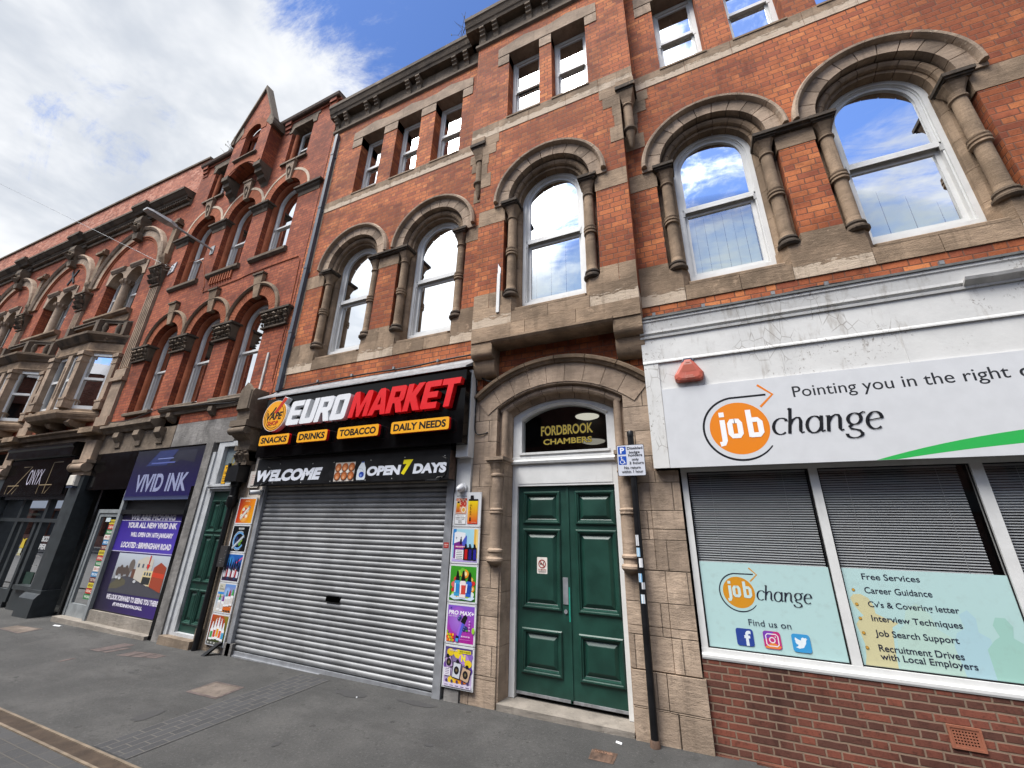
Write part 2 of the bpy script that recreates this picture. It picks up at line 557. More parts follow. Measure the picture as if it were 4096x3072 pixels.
PRINTM = printed('printed_matt', .6, .3, .1)
GLASS = glass('window_glass', .27, (.90, .97, .97), .35)
GLASS2 = glass('old_window_glass', .28, (.85, .9, .9), .5)
GLASSD = glass('shop_glass', .035, (.75, .78, .78))
GLASSF = glass('film_glass', .03, (.97, .98, .98))
TEXTM = printed('sign_lettering', .45, .3)
REDACR = simple('red_acrylic', (.62, .008, .012), .3, var=.04)
WHITEACR = simple('white_acrylic', (.66, .67, .69), .3, var=.03)
LAMPG = simple('grey_lamp_housing', (.30, .31, .31), .5, var=.1, dirt=.3)
TWIG = simple('dry_weed_stem', (.10, .085, .05), .9, var=.3)
CONC = stone('concrete_step', (.27, .24, .205), dark=.7, soot=.5)


def flake():
    mt = MATS['peeling_white_paint']
    nb = NB(mt.node_tree)
    p = [n for n in mt.node_tree.nodes if n.type == 'BSDF_PRINCIPLED'][0]
    src = p.inputs['Base Color'].links[0].from_socket
    pos = nb.n('ShaderNodeNewGeometry').outputs['Position']
    k = nb.m('MULTIPLY', nb.ss(nb.noise(nb.vm('MULTIPLY', pos, (1., 1., .7)), 34., 6, .75), .57, .62), nb.ss(nb.noise(pos, 1.9, 4, .6), .50, .60))
    cr = nb.n('ShaderNodeTexVoronoi', feature='DISTANCE_TO_EDGE')
    nb.set(cr.inputs['Vector'], nb.vm('MULTIPLY', pos, (1., 1., .5))); cr.inputs['Scale'].default_value = 9.
    k2 = nb.m('MULTIPLY', nb.ss(cr.outputs['Distance'], .03, .008), nb.ss(nb.noise(pos, 1.3, 4, .6), .52, .60))
    nb.set(p.inputs['Base Color'], nb.mix(nb.m('MAXIMUM', nb.m('MULTIPLY', k, .8), nb.m('MULTIPLY', k2, .55)), src, (.15, .125, .10)))


flake()


def asphalt():
    mt, nb, p, o = newmat('asphalt')
    pos = nb.n('ShaderNodeNewGeometry').outputs['Position']
    fine = nb.noise(pos, 170., 3, .7)
    mid = nb.noise(pos, 22., 4, .7)
    big = nb.noise(pos, 1.1, 6, .62)
    c = nb.mix(nb.ss(big, .35, .7), (.043, .0425, .041), (.070, .068, .065))
    c = nb.mix(nb.m('MULTIPLY', nb.ss(mid, .55, .72), .5), c, (.030, .030, .029))
    for sc_, th_, k_ in ((3.2, .085, .7), (7., .10, .55)):
        vo = nb.n('ShaderNodeTexVoronoi')
        nb.set(vo.inputs['Vector'], nb.vm('MULTIPLY', pos, (1., 1., 0.))); vo.inputs['Scale'].default_value = sc_
        pick = nb.m('GREATER_THAN', nb.sep(vo.outputs['Color'])[0], .45)
        dots = nb.m('MULTIPLY', pick, nb.ss(nb.m('ADD', vo.outputs['Distance'], nb.m('MULTIPLY', nb.m('SUBTRACT', mid, .5), .16)), th_ * 1.25, th_))
        c = nb.mix(nb.m('MULTIPLY', dots, k_), c, (.022, .021, .02))
    grit = nb.noise(pos, 42., 3, .75)
    c = nb.mix(nb.m('MULTIPLY', nb.ss(grit, .56, .70), .5), c, (.12, .117, .112))
    c = nb.mix(nb.m('MULTIPLY', nb.ss(grit, .44, .32), .55), c, (.026, .026, .025))
    ck = nb.n('ShaderNodeTexVoronoi', feature='DISTANCE_TO_EDGE')
    nb.set(ck.inputs['Vector'], nb.vm('ADD', nb.vm('MULTIPLY', pos, (1., 1., 0.)), nb.comb(mid, nb.noise(pos, 3., 4), 0.))); ck.inputs['Scale'].default_value = .8
    c = nb.mix(nb.m('MULTIPLY', nb.m('MULTIPLY', nb.ss(ck.outputs['Distance'], .008, .002), nb.ss(big, .48, .56)), .8), c, (.018, .018, .017))
    wet = nb.noise(nb.vm('MULTIPLY', pos, (.6, 1.6, 1.)), 1.7, 6, .7)
    c = nb.mix(nb.m('MULTIPLY', nb.ss(wet, .50, .64), .5), c, (.034, .033, .032))
    c = nb.mix(nb.m('MULTIPLY', nb.ss(fine, .5, .8), .55), c, (.125, .123, .12))
    nb.set(p.inputs['Base Color'], c)
    p.inputs['Roughness'].default_value = .85
    p.inputs['Specular IOR Level'].default_value = .3
    bumpn(nb, p, nb.m('ADD', fine, nb.m('MULTIPLY', mid, .8)), .7, .006)
    return mt


def paver(name, bw, bh, c0, c1, joint, rot=False):
    mt, nb, p, o = newmat(name)
    pos = nb.n('ShaderNodeNewGeometry').outputs['Position']
    x, y, z = nb.sep(pos)
    bt = nb.n('ShaderNodeTexBrick')
    nb.set(bt.inputs['Vector'], nb.comb(y, x, 0.) if rot else nb.comb(x, y, 0.))
    bt.inputs['Scale'].default_value = 1
    bt.inputs['Brick Width'].default_value = bw
    bt.inputs['Row Height'].default_value = bh
    bt.inputs['Mortar Size'].default_value = .006
    bt.inputs['Mortar Smooth'].default_value = .3
    bt.inputs['Color1'].default_value = c0 + (1,)
    bt.inputs['Color2'].default_value = c1 + (1,)
    bt.inputs['Mortar'].default_value = joint + (1,)
    fine = nb.noise(pos, 120., 3, .7)
    big = nb.noise(pos, 3., 4, .6)
    c = nb.mix(nb.m('MULTIPLY', nb.ss(fine, .5, .8), .5), bt.outputs[0], (.13, .128, .124))
    c = nb.mix(nb.m('MULTIPLY', nb.ss(big, .5, .7), .4), c, (.04, .04, .042))
    nb.set(p.inputs['Base Color'], c)
    p.inputs['Roughness'].default_value = .85
    bumpn(nb, p, nb.m('SUBTRACT', nb.m('MULTIPLY', fine, .3), bt.outputs[1]), .6, .006)
    return mt


ASPH = asphalt()
PAVE = paver('block_strip', .20, .105, (.028, .028, .03), (.04, .04, .042), (.085, .08, .07), True)
ROADB = paver('road_setts', .22, .11, (.03, .03, .031), (.043, .042, .042), (.062, .056, .048))
# ------------------------------------------------------------------ text
_txt = {}


def textmesh(body, bold=0., spacing=1.0):
    key = (body, bold, spacing)
    if key not in _txt:
        cu = bpy.data.curves.new('lettering', 'FONT')
        cu.body = body
        cu.size = 1
        cu.offset = bold
        cu.space_character = spacing
        cu.resolution_u = 4
        cu.fill_mode = 'FRONT'
        ob = bpy.data.objects.new('lettering', cu)
        COL.objects.link(ob)
        dg = bpy.context.evaluated_depsgraph_get()
        me = bpy.data.meshes.new_from_object(ob.evaluated_get(dg))
        vs = [(v.co.x, v.co.y) for v in me.vertices]
        fs = [tuple(p.vertices) for p in me.polygons]
        bpy.data.objects.remove(ob); bpy.data.curves.remove(cu); bpy.data.meshes.remove(me)
        _txt[key] = (vs, fs)
    return _txt[key]


class Print(MB):
    """flat printed graphics on the plane y = y0 facing -y; each layer 1.2 mm nearer"""
    def __init__(s, y0, step=.0003):
        super().__init__()
        s.y, s.st = y0, step
    def up(s):
        s.y -= s.st
        return s.y
    def c(s, c): return (lin(c) if isinstance(c, str) else tuple(c)) + (1,)
    def pl(s, pts, c, same=False):
        y = s.y if same else s.up()
        tr = tessellate_polygon([[Vector((p[0], p[1], 0)) for p in pts]])
        vs = [s.v((p[0], y, p[1])) for p in pts]
        k = s.c(c)
        for t in tr: s.f([vs[i] for i in t], [k] * 3)
    def rc(s, x0, x1, z0, z1, c, c2=None, horiz=False):
        y = s.up()
        a = s.c(c); e = s.c(c2) if c2 else a
        cols = [a, e, e, a] if horiz else [a, a, e, e]
        s.f([s.v((x0, y, z0)), s.v((x1, y, z0)), s.v((x1, y, z1)), s.v((x0, y, z1))], cols)
    def el(s, cx, cz, rx, rz, c, n=20, c2=None, rot=0):
        y = s.up()
        k = s.c(c); e = s.c(c2) if c2 else k
        o = s.v((cx, y, cz))
        cr, sr = math.cos(rot), math.sin(rot)
        vs = []
        for i in range(n):
            a = 2 * PI * i / n
            u, w_ = rx * math.cos(a), rz * math.sin(a)
            vs.append(s.v((cx + u * cr - w_ * sr, y, cz + u * sr + w_ * cr)))
        for i in range(n): s.f([o, vs[i], vs[(i + 1) % n]], [k, e, e])
    def rr(s, x0, x1, z0, z1, r, c):
        p = []
        for cx, cz, a in ((x1 - r, z1 - r, 0), (x0 + r, z1 - r, 90), (x0 + r, z0 + r, 180), (x1 - r, z0 + r, 270)):
            p += arcpts(cx, cz, r, a, a + 90, 5)
        s.pl(p, c)
    def st_(s, pts, wd, c, taper=None):
        y = s.up()
        k = s.c(c)
        L = []; R = []
        for i, p in enumerate(pts):
            a = pts[max(i - 1, 0)]; e = pts[min(i + 1, len(pts) - 1)]
            dx, dz = e[0] - a[0], e[1] - a[1]
            l = math.hypot(dx, dz) or 1
            w = (taper(dx / l, dz / l) if taper else wd[i] if isinstance(wd, (list, tuple)) else wd) / 2
            L.append(s.v((p[0] - dz / l * w, y, p[1] + dx / l * w))); R.append(s.v((p[0] + dz / l * w, y, p[1] - dx / l * w)))
        for i in range(len(pts) - 1): s.f([R[i], R[i + 1], L[i + 1], L[i]], [k] * 4)
    def tx(s, body, x0, x1, z0, z1, c, bold=0., shear=0., spacing=1.0):
        vs, fs = textmesh(body, bold, spacing)
        vs = [(x + shear * y, y) for x, y in vs]
        ax, bx = min(p[0] for p in vs), max(p[0] for p in vs)
        az, bz = min(p[1] for p in vs), max(p[1] for p in vs)
        y = s.up()
        k = s.c(c)
        V = [s.v((x0 + (p[0] - ax) / (bx - ax) * (x1 - x0), y, z0 + (p[1] - az) / (bz - az) * (z1 - z0))) for p in vs]
        for q in fs: s.f([V[i] for i in q], [k] * len(q))
    def build(s, name, mat, parent=None, **k): return super().build(name, mat, parent, recalc=False, **k)


# ------------------------------------------------------------------ ground


def slab(x0, x1, y0, y1, dz, mat, name, label=None, kind='structure', thick=.0):
    mb = MB()
    if thick:
        p = [(x, y, gz(x) + dz + (thick if t else 0)) for t in (0, 1) for x in (x0, x1) for y in (y0, y1)]
        V = [mb.v(q) for q in p]
        for a in ((0, 1, 3, 2), (4, 6, 7, 5), (0, 4, 5, 1), (2, 3, 7, 6), (0, 2, 6, 4), (1, 5, 7, 3)): mb.f([V[i] for i in a])
    else:
        mb.poly([(x0, y0, gz(x0) + dz), (x1, y0, gz(x1) + dz), (x1, y1, gz(x1) + dz), (x0, y1, gz(x0) + dz)])
    o = mb.build(name, mat)
    if kind: o['kind'] = kind
    return o


slab(-160, 120, -120, 40, -.06, ASPH, 'ground')
slab(-60, 40, -2.36, .9, 0, ASPH, 'pavement', thick=-.05)
slab(-60, 40, -12., -2.52, -.004, ROADB, 'road')
slab(-5.37, -4.81, -2.345, -.12, .004, PAVE, 'paving_strip')
slab(-60, 40, -15.2, -12.0, .09, ASPH, 'pavement', thick=-.2)

# ------------------------------------------------------------------ main brick building
B1 = thing('brick_office_building', 'orange brick Victorian building with arched stone windows above the black and white shop signs', 'building')
XL, XR = -7.6, 9.0
PL0, PL1, PU0, PU1 = -2.86, -.38, -3.12, -.15      # door pier: lower and upper edges
PY = -.25
CX = [-6.01, -4.01, -1.613, .765, 2.70, 5.55, 7.45]
YY = [0, 0, PY, 0, 0, 0, 0]
HW, ZS, ZSILL = .75, 7.11, 4.77
T = [(-6.46, -5.76), (-5.37, -4.69), (-4.30, -3.60), (.285, .965), (1.355, 2.05), (2.43, 3.11), (5.2, 5.9), (6.3, 7.0)]
TP = [(-2.39, -1.75), (-1.51, -.86)]
TZ0, TZ1 = 9.14, 10.95


def hole(cx): return [(cx - HW, ZSILL), (cx + HW, ZSILL)] + arcpts(cx, ZS, HW + .02, 0, 180, 24)


def thole(t): return rect(t[0], t[1], TZ0 - .1, TZ1 + .04)


mb = MB(); mb.plate(rect(XL, PL0 + .1, 3.9, 11.75), [hole(CX[0]), hole(CX[1])] + [thole(t) for t in T[:3]], 0, .42)
mb.build('wall', ORANGE, B1)
# lower pier (round the door bay window) and the wider upper pier
mb = MB()
o_ = [(PL0, 5.0), (CX[2] - HW, 5.0)] + list(reversed(arcpts(CX[2], ZS, HW + .02, 0, 180, 24))) + [(CX[2] + HW, 5.0), (PL1, 5.0), (PL1, 8.85), (PL0, 8.85)]
mb.plate(o_, [], PY, .4)
mb.build('wall', ORANGE, B1)
mb = MB(); mb.plate(rect(PU0, PU1, 8.84, 11.75), [thole(t) for t in TP], PY, .2)
mb.build('wall', ORANGE, B1)
mb = MB(); mb.plate(rect(PL1 - .1, XR, 4.3, 11.75), [hole(c) for c in CX[3:]] + [thole(t) for t in T[3:]], .001, .42)
mb.build('wall', ORANGE, B1)
# dark rooms behind everything
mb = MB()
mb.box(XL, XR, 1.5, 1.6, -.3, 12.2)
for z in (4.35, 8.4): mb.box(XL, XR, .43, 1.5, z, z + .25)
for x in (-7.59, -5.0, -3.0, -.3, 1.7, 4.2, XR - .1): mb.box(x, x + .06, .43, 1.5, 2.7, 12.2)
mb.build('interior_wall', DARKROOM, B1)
mb = MB(); mb.extx([(.3, 12.35), (6, 14.6), (11, 12.3), (11, -.3), (10.9, -.3), (10.9, 12.2), (6, 14.4), (.4, 12.15)], XL, XR)
mb.build('roof', simple('roof_slate', (.08, .08, .09), .7), B1)

# ---- stone bands


def blocks(x0, x1, y0, y1, z0, z1, n, wear=.0, soot=0., gap=.006):
    e = [x0 + (x1 - x0) * (i + (random.uniform(-.12, .12) if 0 < i < n else 0)) / n for i in range(n + 1)]
    for a, c in zip(e, e[1:]):
        mb.tone = (random.uniform(.25, .75), wear, soot, 1)
        mb.box(a + gap / 2, c - gap / 2, y0, y1, z0, z1)
    mb.tone = (.5, 0, 0, 1)


# sill band between the big windows (two courses)
segs = [(-7.35, CX[0] - HW, 0), (CX[0] + HW, CX[1] - HW, 0), (CX[1] + HW, PL0, 0), (PL0, CX[2] - HW, PY), (CX[2] + HW, PL1, PY), (PL1, CX[3] - HW, 0), (CX[3] + HW, CX[4] - HW, 0), (CX[4] + HW, CX[5] - HW, 0)]
for x0, x1, y0 in segs:
    mb = MB()
    n = max(1, round((x1 - x0) / .32))
    blocks(x0, x1, y0 - .006, y0 + .3, 5.13, 5.39, n)
    blocks(x0 - .16 if x0 not in (-7.35, PL0, PL1) else x0, x1 + .16 if x1 not in (PL0, PL1) else x1, y0 - .012, y0 + .3, 4.77 if y0 == 0 else 4.80, 5.126, max(1, n - 1), wear=.95)
    mb.build('stone_band', STONE, B1)
    mb = MB()
    blocks(x0, x1, y0 - .005, y0 + .25, 6.75, 7.06, 1 if x1 - x0 < .6 else 2)
    mb.build('impost_band', STONE, B1)
mb = MB()
blocks(PL0, PL1, PY - .016, .1, 4.56, 4.795, 3, wear=.0, soot=.15)
mb.build('stone_band', STONE, B1)
for i in range(6):                                     # courses under each window, worn and mossy
    mb = MB()
    blocks(CX[i] - HW + .16, CX[i] + HW - .16, YY[i] - .012, YY[i] + .3, 4.77 if YY[i] == 0 else 4.80, 4.985, 2, wear=.35, soot=.35)
    mb.build('window_apron', STONE, B1)
# string course under the top windows
for q in ((-7.35, PU0, -.008, .2, 8.87, 9.15, 6), (PU0, PU1, PY - .008, .1, 8.84, 9.14, 5), (PU1, XR, -.008, .2, 8.85, 9.15, 12)):
    mb = MB()
    blocks(*q, wear=.95)
    mb.build('string_course', STONE, B1)

# ---- lintels with pointed crests and shouldered blocks


def lintel(wins, x0, x1, y0):
    global mb
    mb = MB()
    p = [(x0, TZ1), (x1, TZ1), (x1, 11.2)]
    for t in reversed(wins):
        c = (t[0] + t[1]) / 2
        p += [(t[1] + .02, 11.235), (c, 11.31), (t[0] - .02, 11.235)]
    p += [(x0, 11.2)]
    mb.tone = (.45, 0, 0, 1)
    mb.plate(p, [], y0 - .02, y0 + .33)
    e = [x0] + [q for t in wins for q in t] + [x1]
    for a, c in zip(e[::2], e[1::2]):
        mb.tone = (random.uniform(.35, .75), 0, 0, 1)
        mb.box(a, c, y0 - .012, y0 + .3, TZ1 - .25, TZ1 - .008)
    mb.build('lintel', STONEP, B1)


lintel(T[:3], -6.76, -3.36, 0)
lintel(TP, -2.63, -.64, PY)
lintel(T[3:6], .0, 3.4, 0)
lintel(T[6:], 4.95, 7.3, 0)

# ---- cornice
mb = MB()


def corn(x0, x1, y0, l=0., r=0.):
    mb.tone = (.5, 0, .55, 1)
    mb.extx([(y0 - .0, 11.53), (y0 - .05, 11.56), (y0 - .05, 11.63), (y0 - .0, 11.66)], x0 - l * .05, x1 + r * .05)
    mb.tone = (.5, 0, .30, 1)
    mb.extx([(y0 - .012, 11.655), (y0 - .012, 12.0), (y0 + .3, 12.0), (y0 + .3, 11.655)], x0, x1)
    mb.tone = (.5, 0, .66, 1)
    mb.extx([(y0 + .3, 11.99), (y0 - .17, 11.99), (y0 - .19, 12.06), (y0 - .21, 12.08), (y0 - .25, 12.20), (y0 - .27, 12.22), (y0 - .27, 12.32), (y0 + .3, 12.36)], x0 - l * .25, x1 + r * .25)


def corbel(x, y0):
    mb.tone = (random.uniform(.3, .7), 0, .42, 1)
    mb.extx([(y0 - .01, 11.67), (y0 - .035, 11.67), (y0 - .06, 11.78), (y0 - .10, 11.80), (y0 - .10, 11.86), (y0 - .14, 11.88), (y0 - .14, 11.93), (y0 - .175, 11.945), (y0 - .175, 11.992), (y0 - .01, 11.992)], x - .055, x + .055)


corn(-7.55, PU0, 0, l=.3)
corn(PU0, PU1, PY, 1, 1)
corn(PU1, XR, 0)
for x in (-7.45, -7.12, -6.43, -6.12, -5.15, -4.85, -3.85, -3.55): corbel(x, 0)
for x in (-3.0, -2.70, -1.95, -1.60, -.62, -.30): corbel(x, PY)
for x in (.3, .62, 1.5, 1.82, 2.7, 3.02, 4.1, 4.4): corbel(x, 0)
mb.build('cornice', STONED, B1)

# ---- corner colonnettes under the wider upper pier, with their stepped stone blocks
for k, (cx, sgn) in enumerate(((PL0 - .11, -1), (PL1 + .10, 1))):
    mb = MB(); mb.tone = (.5, 0, .12, 1)
    cyy = PY + .11
    mb.lathe(cx, cyy, [(.004, 7.50), (.02, 7.52), (.03, 7.56), (.078, 7.82)], 18)
    mb.tone = (.5, 0, .75, 1)
    mb.lathe(cx, cyy, [(.07, 7.80), (.105, 7.835), (.105, 7.865), (.07, 7.89)], 18)
    mb.tone = (.55, .1, .05, 1)
    mb.lathe(cx, cyy, [(.072, 7.87), (.072, 8.36)], 18)
    mb.tone = (.5, 0, .4, 1)
    mb.lathe(cx, cyy, [(.07, 8.35), (.09, 8.37), (.09, 8.39), (.076, 8.41)], 18)
    mb.loft([[(cx + sx * q, cyy + sy * q, z) for sx, sy in ((-1, -1), (1, -1), (1, 1), (-1, 1))] for q, z in ((.068, 8.40), (.085, 8.5), (.125, 8.64))])
    mb.tone = (.5, 0, .95, 1)
    for z0, z1, q in ((8.635, 8.675, .13), (8.672, 8.74, .155)): mb.box(cx - q, cx + q, cyy - q, cyy + q, z0, z1)
    mb.tone = (.5, .3, .2, 1)
    mb.box(cx - .14, cx + .14, cyy - .14, .05, 8.738, 8.86)
    mb.build('corner_colonnette', STONE, B1)
    mb = MB()
    e = PL0 if sgn < 0 else PL1
    for z0, z1, wi in ((8.62, 8.84, .32), (8.385, 8.615, .27), (8.17, 8.38, .13), (7.93, 8.165, .11), (7.62, 7.925, .19)):
        mb.tone = (random.uniform(.3, .6), 0, .05, 1)
        a, c = sorted((e - sgn * wi, e + sgn * .004))
        mb.box(a, c, PY - .006, PY + .2, z0, z1)
        a, c = sorted((e, e + sgn * (wi + .10)))
        mb.box(a, c, -.006, .1, z0 - .02, z1 - .02)
    mb.build('stone_quoin', STONE, B1)

# ---- ledge and brackets carrying the pier over the doorway
mb = MB(); mb.tone = (.5, 0, .25, 1)
mb.extx([(.1, 4.50), (PY + .02, 4.50), (PY - .02, 4.52), (PY - .045, 4.55), (PY - .045, 4.585), (PY - .01, 4.60), (.1, 4.60)], -2.515, -.735)
mb.build('stone_ledge', STONE, B1)
for x0, x1 in ((PL0, -2.51), (-.74, PL1)):
    mb = MB(); mb.tone = (.5, 0, .06, 1); mb.smooth = True
    pr = [(.1, 4.57), (PY, 4.57), (PY, 4.44)] + [(PY + .0 + .10 - .10 * math.cos(a), 4.40 - .085 * math.sin(a)) for a in (0, .4, .8, 1.2, 1.5)] + \
         [(-.145, 4.31)] + [(-.15 + .13 - .13 * math.cos(a), 4.28 - .22 * math.sin(a)) for a in (.1, .4, .7, 1.0, 1.3, 1.55)] + [(.1, 4.05)]
    mb.extx(pr, x0, x1)
    mb.build('stone_bracket', STONE, B1)

# ---- the big arched windows: one built at the origin, the rest copied


def archwin(sill=True):
    """returns the pieces of one arched window, local to (cx, wall face, 0)"""
    P = []
    mb = MB(); mb.tone = (.5, 0, 0, 1)
    n = 11
    for i in range(n):
        mb.tone = (random.uniform(.15, .85), 0, 0, 1)
        mb.arc(0, ZS, [(.685, -.03), (.87, -.03), (.87, .2), (.685, .2)], 180 * i / n + .4, 180 * (i + 1) / n - .4, 6)
    mb.tone = (.62, .42, 0, 1)
    for i in range(6):
        mb.arc(0, ZS, [(.862, -.0), (.868, -.06), (.885, -.10), (.915, -.105), (.945, -.07), (.945, .02)], 30 * i + .2, 30 * (i + 1) - .2, 7)
    for sx in (-1, 1):
        mb.tone = (.5, .2, 0, 1)
        mb.box(min(sx * .685, sx * .945), max(sx * .685, sx * .945), -.03, .2, ZS - .055, ZS + .01)
    P.append(mb.build('arch', STONEP, B1))
    mb = MB()
    n = 9
    for i in range(n):
        mb.tone = (random.uniform(.2, .5), 0, .22, 1)
        a, c = 180 * i / n + .4, 180 * (i + 1) / n - .4
        mb.arc(0, ZS, [(.535, .13), (.70, .10), (.70, .30), (.535, .30)], a, c, 6)
        mb.tone = (random.uniform(.3, .6), .1, .1, 1)
        mb.arc(0, ZS, [(.625 + .052 * math.cos(t), .105 + .052 * math.sin(t)) for t in [2 * PI * q / 10 for q in range(10)]], a, c, 6)
    P.append(mb.build('inner_arch', STONE, B1))
    for sx in (-1, 1):                               # chamfered jambs behind the shafts
        mb = MB()
        for z0, z1 in ((5.0, 5.38), (5.385, 5.83), (5.835, 6.28), (6.285, 6.72), (6.725, ZS + .01)):
            mb.tone = (random.uniform(.25, .6), 0, .12, 1)
            pr = [(sx * .52, .30), (sx * .52, .19), (sx * .565, .14), (sx * .76, .14), (sx * .76, .30)]
            mb.extz(pr, z0, z1)
        mb.tone = (.45, 0, .25, 1)
        pr = [(sx * .5, .2), (sx * .535, .06), (sx * .60, -.008), (sx * .755, -.008), (sx * .755, .2)]
        mb.extz(pr, 4.99, 5.28)
        P.append(mb.build('window_jamb', STONE, B1))
    for sx in (-1, 1):
        cx = sx * .635
        mb = MB(); mb.tone = (.45, .05, .1, 1)
        mb.lathe(cx, .06, [(.074, 5.36), (.072, 6.04)], 20)
        mb.tone = (.45, .0, .45, 1)
        mb.lathe(cx, .06, [(.07, 6.02), (.095, 6.035), (.095, 6.06), (.082, 6.07), (.098, 6.085), (.098, 6.11), (.084, 6.12), (.094, 6.135), (.094, 6.155), (.07, 6.17)], 20)
        mb.tone = (.5, .12, .05, 1)
        mb.lathe(cx, .06, [(.072, 6.16), (.070, 6.74)], 20)
        c = mb.build('column', STONE, B1); P.append(c)
        mb = MB(); mb.tone = (.4, 0, .8, 1)
        mb.lathe(cx, .06, [(.105, 5.25), (.125, 5.275), (.125, 5.30), (.10, 5.325), (.098, 5.34), (.108, 5.355), (.104, 5.38), (.078, 5.40)], 20)
        mb.tone = (.6, .3, 0, 1)
        mb.lathe(cx, .06, [(.08, 5.395), (.074, 5.46)], 20)
        mb.build('column_base', STONE, c)
        mb = MB(); mb.tone = (.4, 0, .45, 1)
        mb.lathe(cx, .06, [(.07, 6.73), (.088, 6.745), (.088, 6.765), (.072, 6.78)], 20)
        N = 16
        def sq(r, e, z):
            L = []
            for i in range(N):
                a = 2 * PI * (i + .5) / N
                q = max(abs(math.cos(a)), abs(math.sin(a)))
                rr = r * ((1 - e) + e / q)
                L.append((cx + rr * math.cos(a), .06 + rr * math.sin(a), z))
            return L
        mb.loft([sq(.072, 0, 6.775), sq(.078, .2, 6.84), (sq(.098, .7, 6.92)), sq(.118, 1, 6.97)])
        mb.tone = (.4, 0, .95, 1)
        for z0, z1, q in ((6.965, 6.99, .122), (6.987, 7.02, .140), (7.017, 7.065, .16)):
            mb.box(cx - q + (.03 if sx > 0 else 0), cx + q - (.03 if sx < 0 else 0), .06 - q, .2, z0, z1)
        mb.build('capital', STONE, c)
    mb = MB(); mb.tone = (.4, .2, .35, 1)
    mb.extx([(.34, 5.20), (.25, 5.17), (.0, 5.035), (-.014, 5.02), (-.014, 4.985), (.34, 4.985)], -.53, .53)
    P.append(mb.build('window_sill', STONE, B1))
    # white box sash
    mb = MB()
    hw, zs = .535, ZS + .02
    mb.plate(archhole(0, hw + .02, 5.165, zs), [archhole(0, hw - .07, 5.235, zs)], .24, .33)
    mb.plate(archhole(0, hw - .065, 5.23, zs), [archhole(0, hw - .085, 5.25, zs)], .262, .33)
    w = mb.build('window', WHITE, B1); P.append(w)
    mb = MB()
    zr = 6.385
    hi = hw - .082
    up = [(-hi, zr), (hi, zr)] + arcpts(0, zs, hi, 0, 180, 24)
    upi = [(-hi + .045, zr + .055), (hi - .045, zr + .055)] + arcpts(0, zs, hi - .045, 0, 180, 24)
    mb.plate(up, [upi], .275, .315)
    mb.plate(rect(-hi, hi, 5.25, zr + .05), [rect(-hi + .05, hi - .05, 5.33, zr - .085)], .322, .36)
    mb.box(-hi - .02, hi + .02, .262, .275, zr - .035, zr + .03)
    for sx in (-1, 1): mb.extx([(.255, zr - .10), (.27, zr - .10), (.27, zr - .02), (.24, zr - .02)], sx * hi - .018, sx * hi + .018)
    mb.build('sash', WHITE, w)
    mb = MB()
    mb.sheet(upi, .296)
    mb.sheet(rect(-hi + .045, hi - .045, 5.325, zr - .08), .343)
    mb.build('pane', GLASS, w)
    return P


P0 = archwin()
for i in range(1, 7):
    for q in P0: copytree(q, B1, CX[i], YY[i])
for q in P0: q.location.x, q.location.y = CX[0], YY[0]
# blinds behind the lower sashes
for i, (a, c, z1) in enumerate(((-.47, .47, 6.9), (-.47, .47, 6.7), (-.46, .40, 6.3), (-.44, .40, 6.3), (-.44, .42, 6.32))):
    mb = MB()
    n = 7
    for k in range(n):
        x0 = CX[i] + a + (c - a) * k / n; x1 = CX[i] + a + (c - a) * (k + 1) / n
        mb.box(x0, x1 - .004, YY[i] + .39 + .01 * (k % 2), YY[i] + .395 + .01 * (k % 2), 5.15, z1)
    mb.build('blind', BLINDM, B1)

# dark mouldings tying the capitals across the narrow piers
mb = MB()
for x0, x1, y0 in ((CX[0] + .78, CX[1] - .78, 0), (CX[3] + .78, CX[4] - .78, 0)):
    mb.tone = (.4, 0, .95, 1)
    mb.extx([(.05, 6.985), (-.05, 6.99), (-.06, 7.02), (-.095, 7.03), (-.095, 7.066), (.05, 7.068)], x0 - .03, x1 + .03)
    mb.tone = (.6, .3, 0, 1)
    mb.box(x0 - .01, x1 + .01, -.028, .1, 7.064, 7.14)
mb.build('impost_moulding', STONE, B1)


def sashwin(x0, x1, y0, open_=0., parent=B1):
    """plain two-light sash in a square opening, local to x centre and wall face"""
    hw = (x1 - x0) / 2 + .01
    mb = MB()
    z0, z1, yf = 9.36, TZ1 - .01, .22
    mb.plate(rect(-hw, hw, z0, z1), [rect(-hw + .075, hw - .075, z0 + .05, z1 - .07)], yf, yf + .09)
    w = mb.build('window', WHITE, parent)
    mb = MB()
    zr = (z0 + z1) / 2 - .06
    hi = hw - .07
    mb.plate(rect(-hi, hi, zr - .02, z1 - .065), [rect(-hi + .04, hi - .04, zr + .03, z1 - .11)], yf + .025, yf + .05)
    lo = z0 + .05 + open_
    mb.plate(rect(-hi, hi, lo, zr + .03 + open_ * .6), [rect(-hi + .045, hi - .045, lo + .07, zr - .015 + open_ * .6)], yf + .055, yf + .085)
    mb.box(-hi, hi, yf + .008, yf + .024, zr - .03, zr + .035)
    for sx in (-1, 1): mb.box(sx * hi - .02, sx * hi + .02, yf - .005, yf + .02, zr - .10, zr - .02)
    mb.build('sash', WHITE, w)
    mb = MB()
    mb.sheet(rect(-hi + .04, hi - .04, zr + .03, z1 - .11), yf + .036)
    mb.sheet(rect(-hi + .045, hi - .045, lo + .07, zr - .01), yf + .068)
    mb.build('pane', GLASS, w)
    mb = MB(); mb.tone = (.45, .25, .4, 1)
    mb.extx([(.33, 9.39), (.21, 9.37), (-.0, 9.17), (-.02, 9.155), (-.02, 9.12), (.33, 9.12)], -hw, hw)
    mb.build('sill', STONE, w)
    w.location = ((x0 + x1) / 2, y0, 0)
    return w


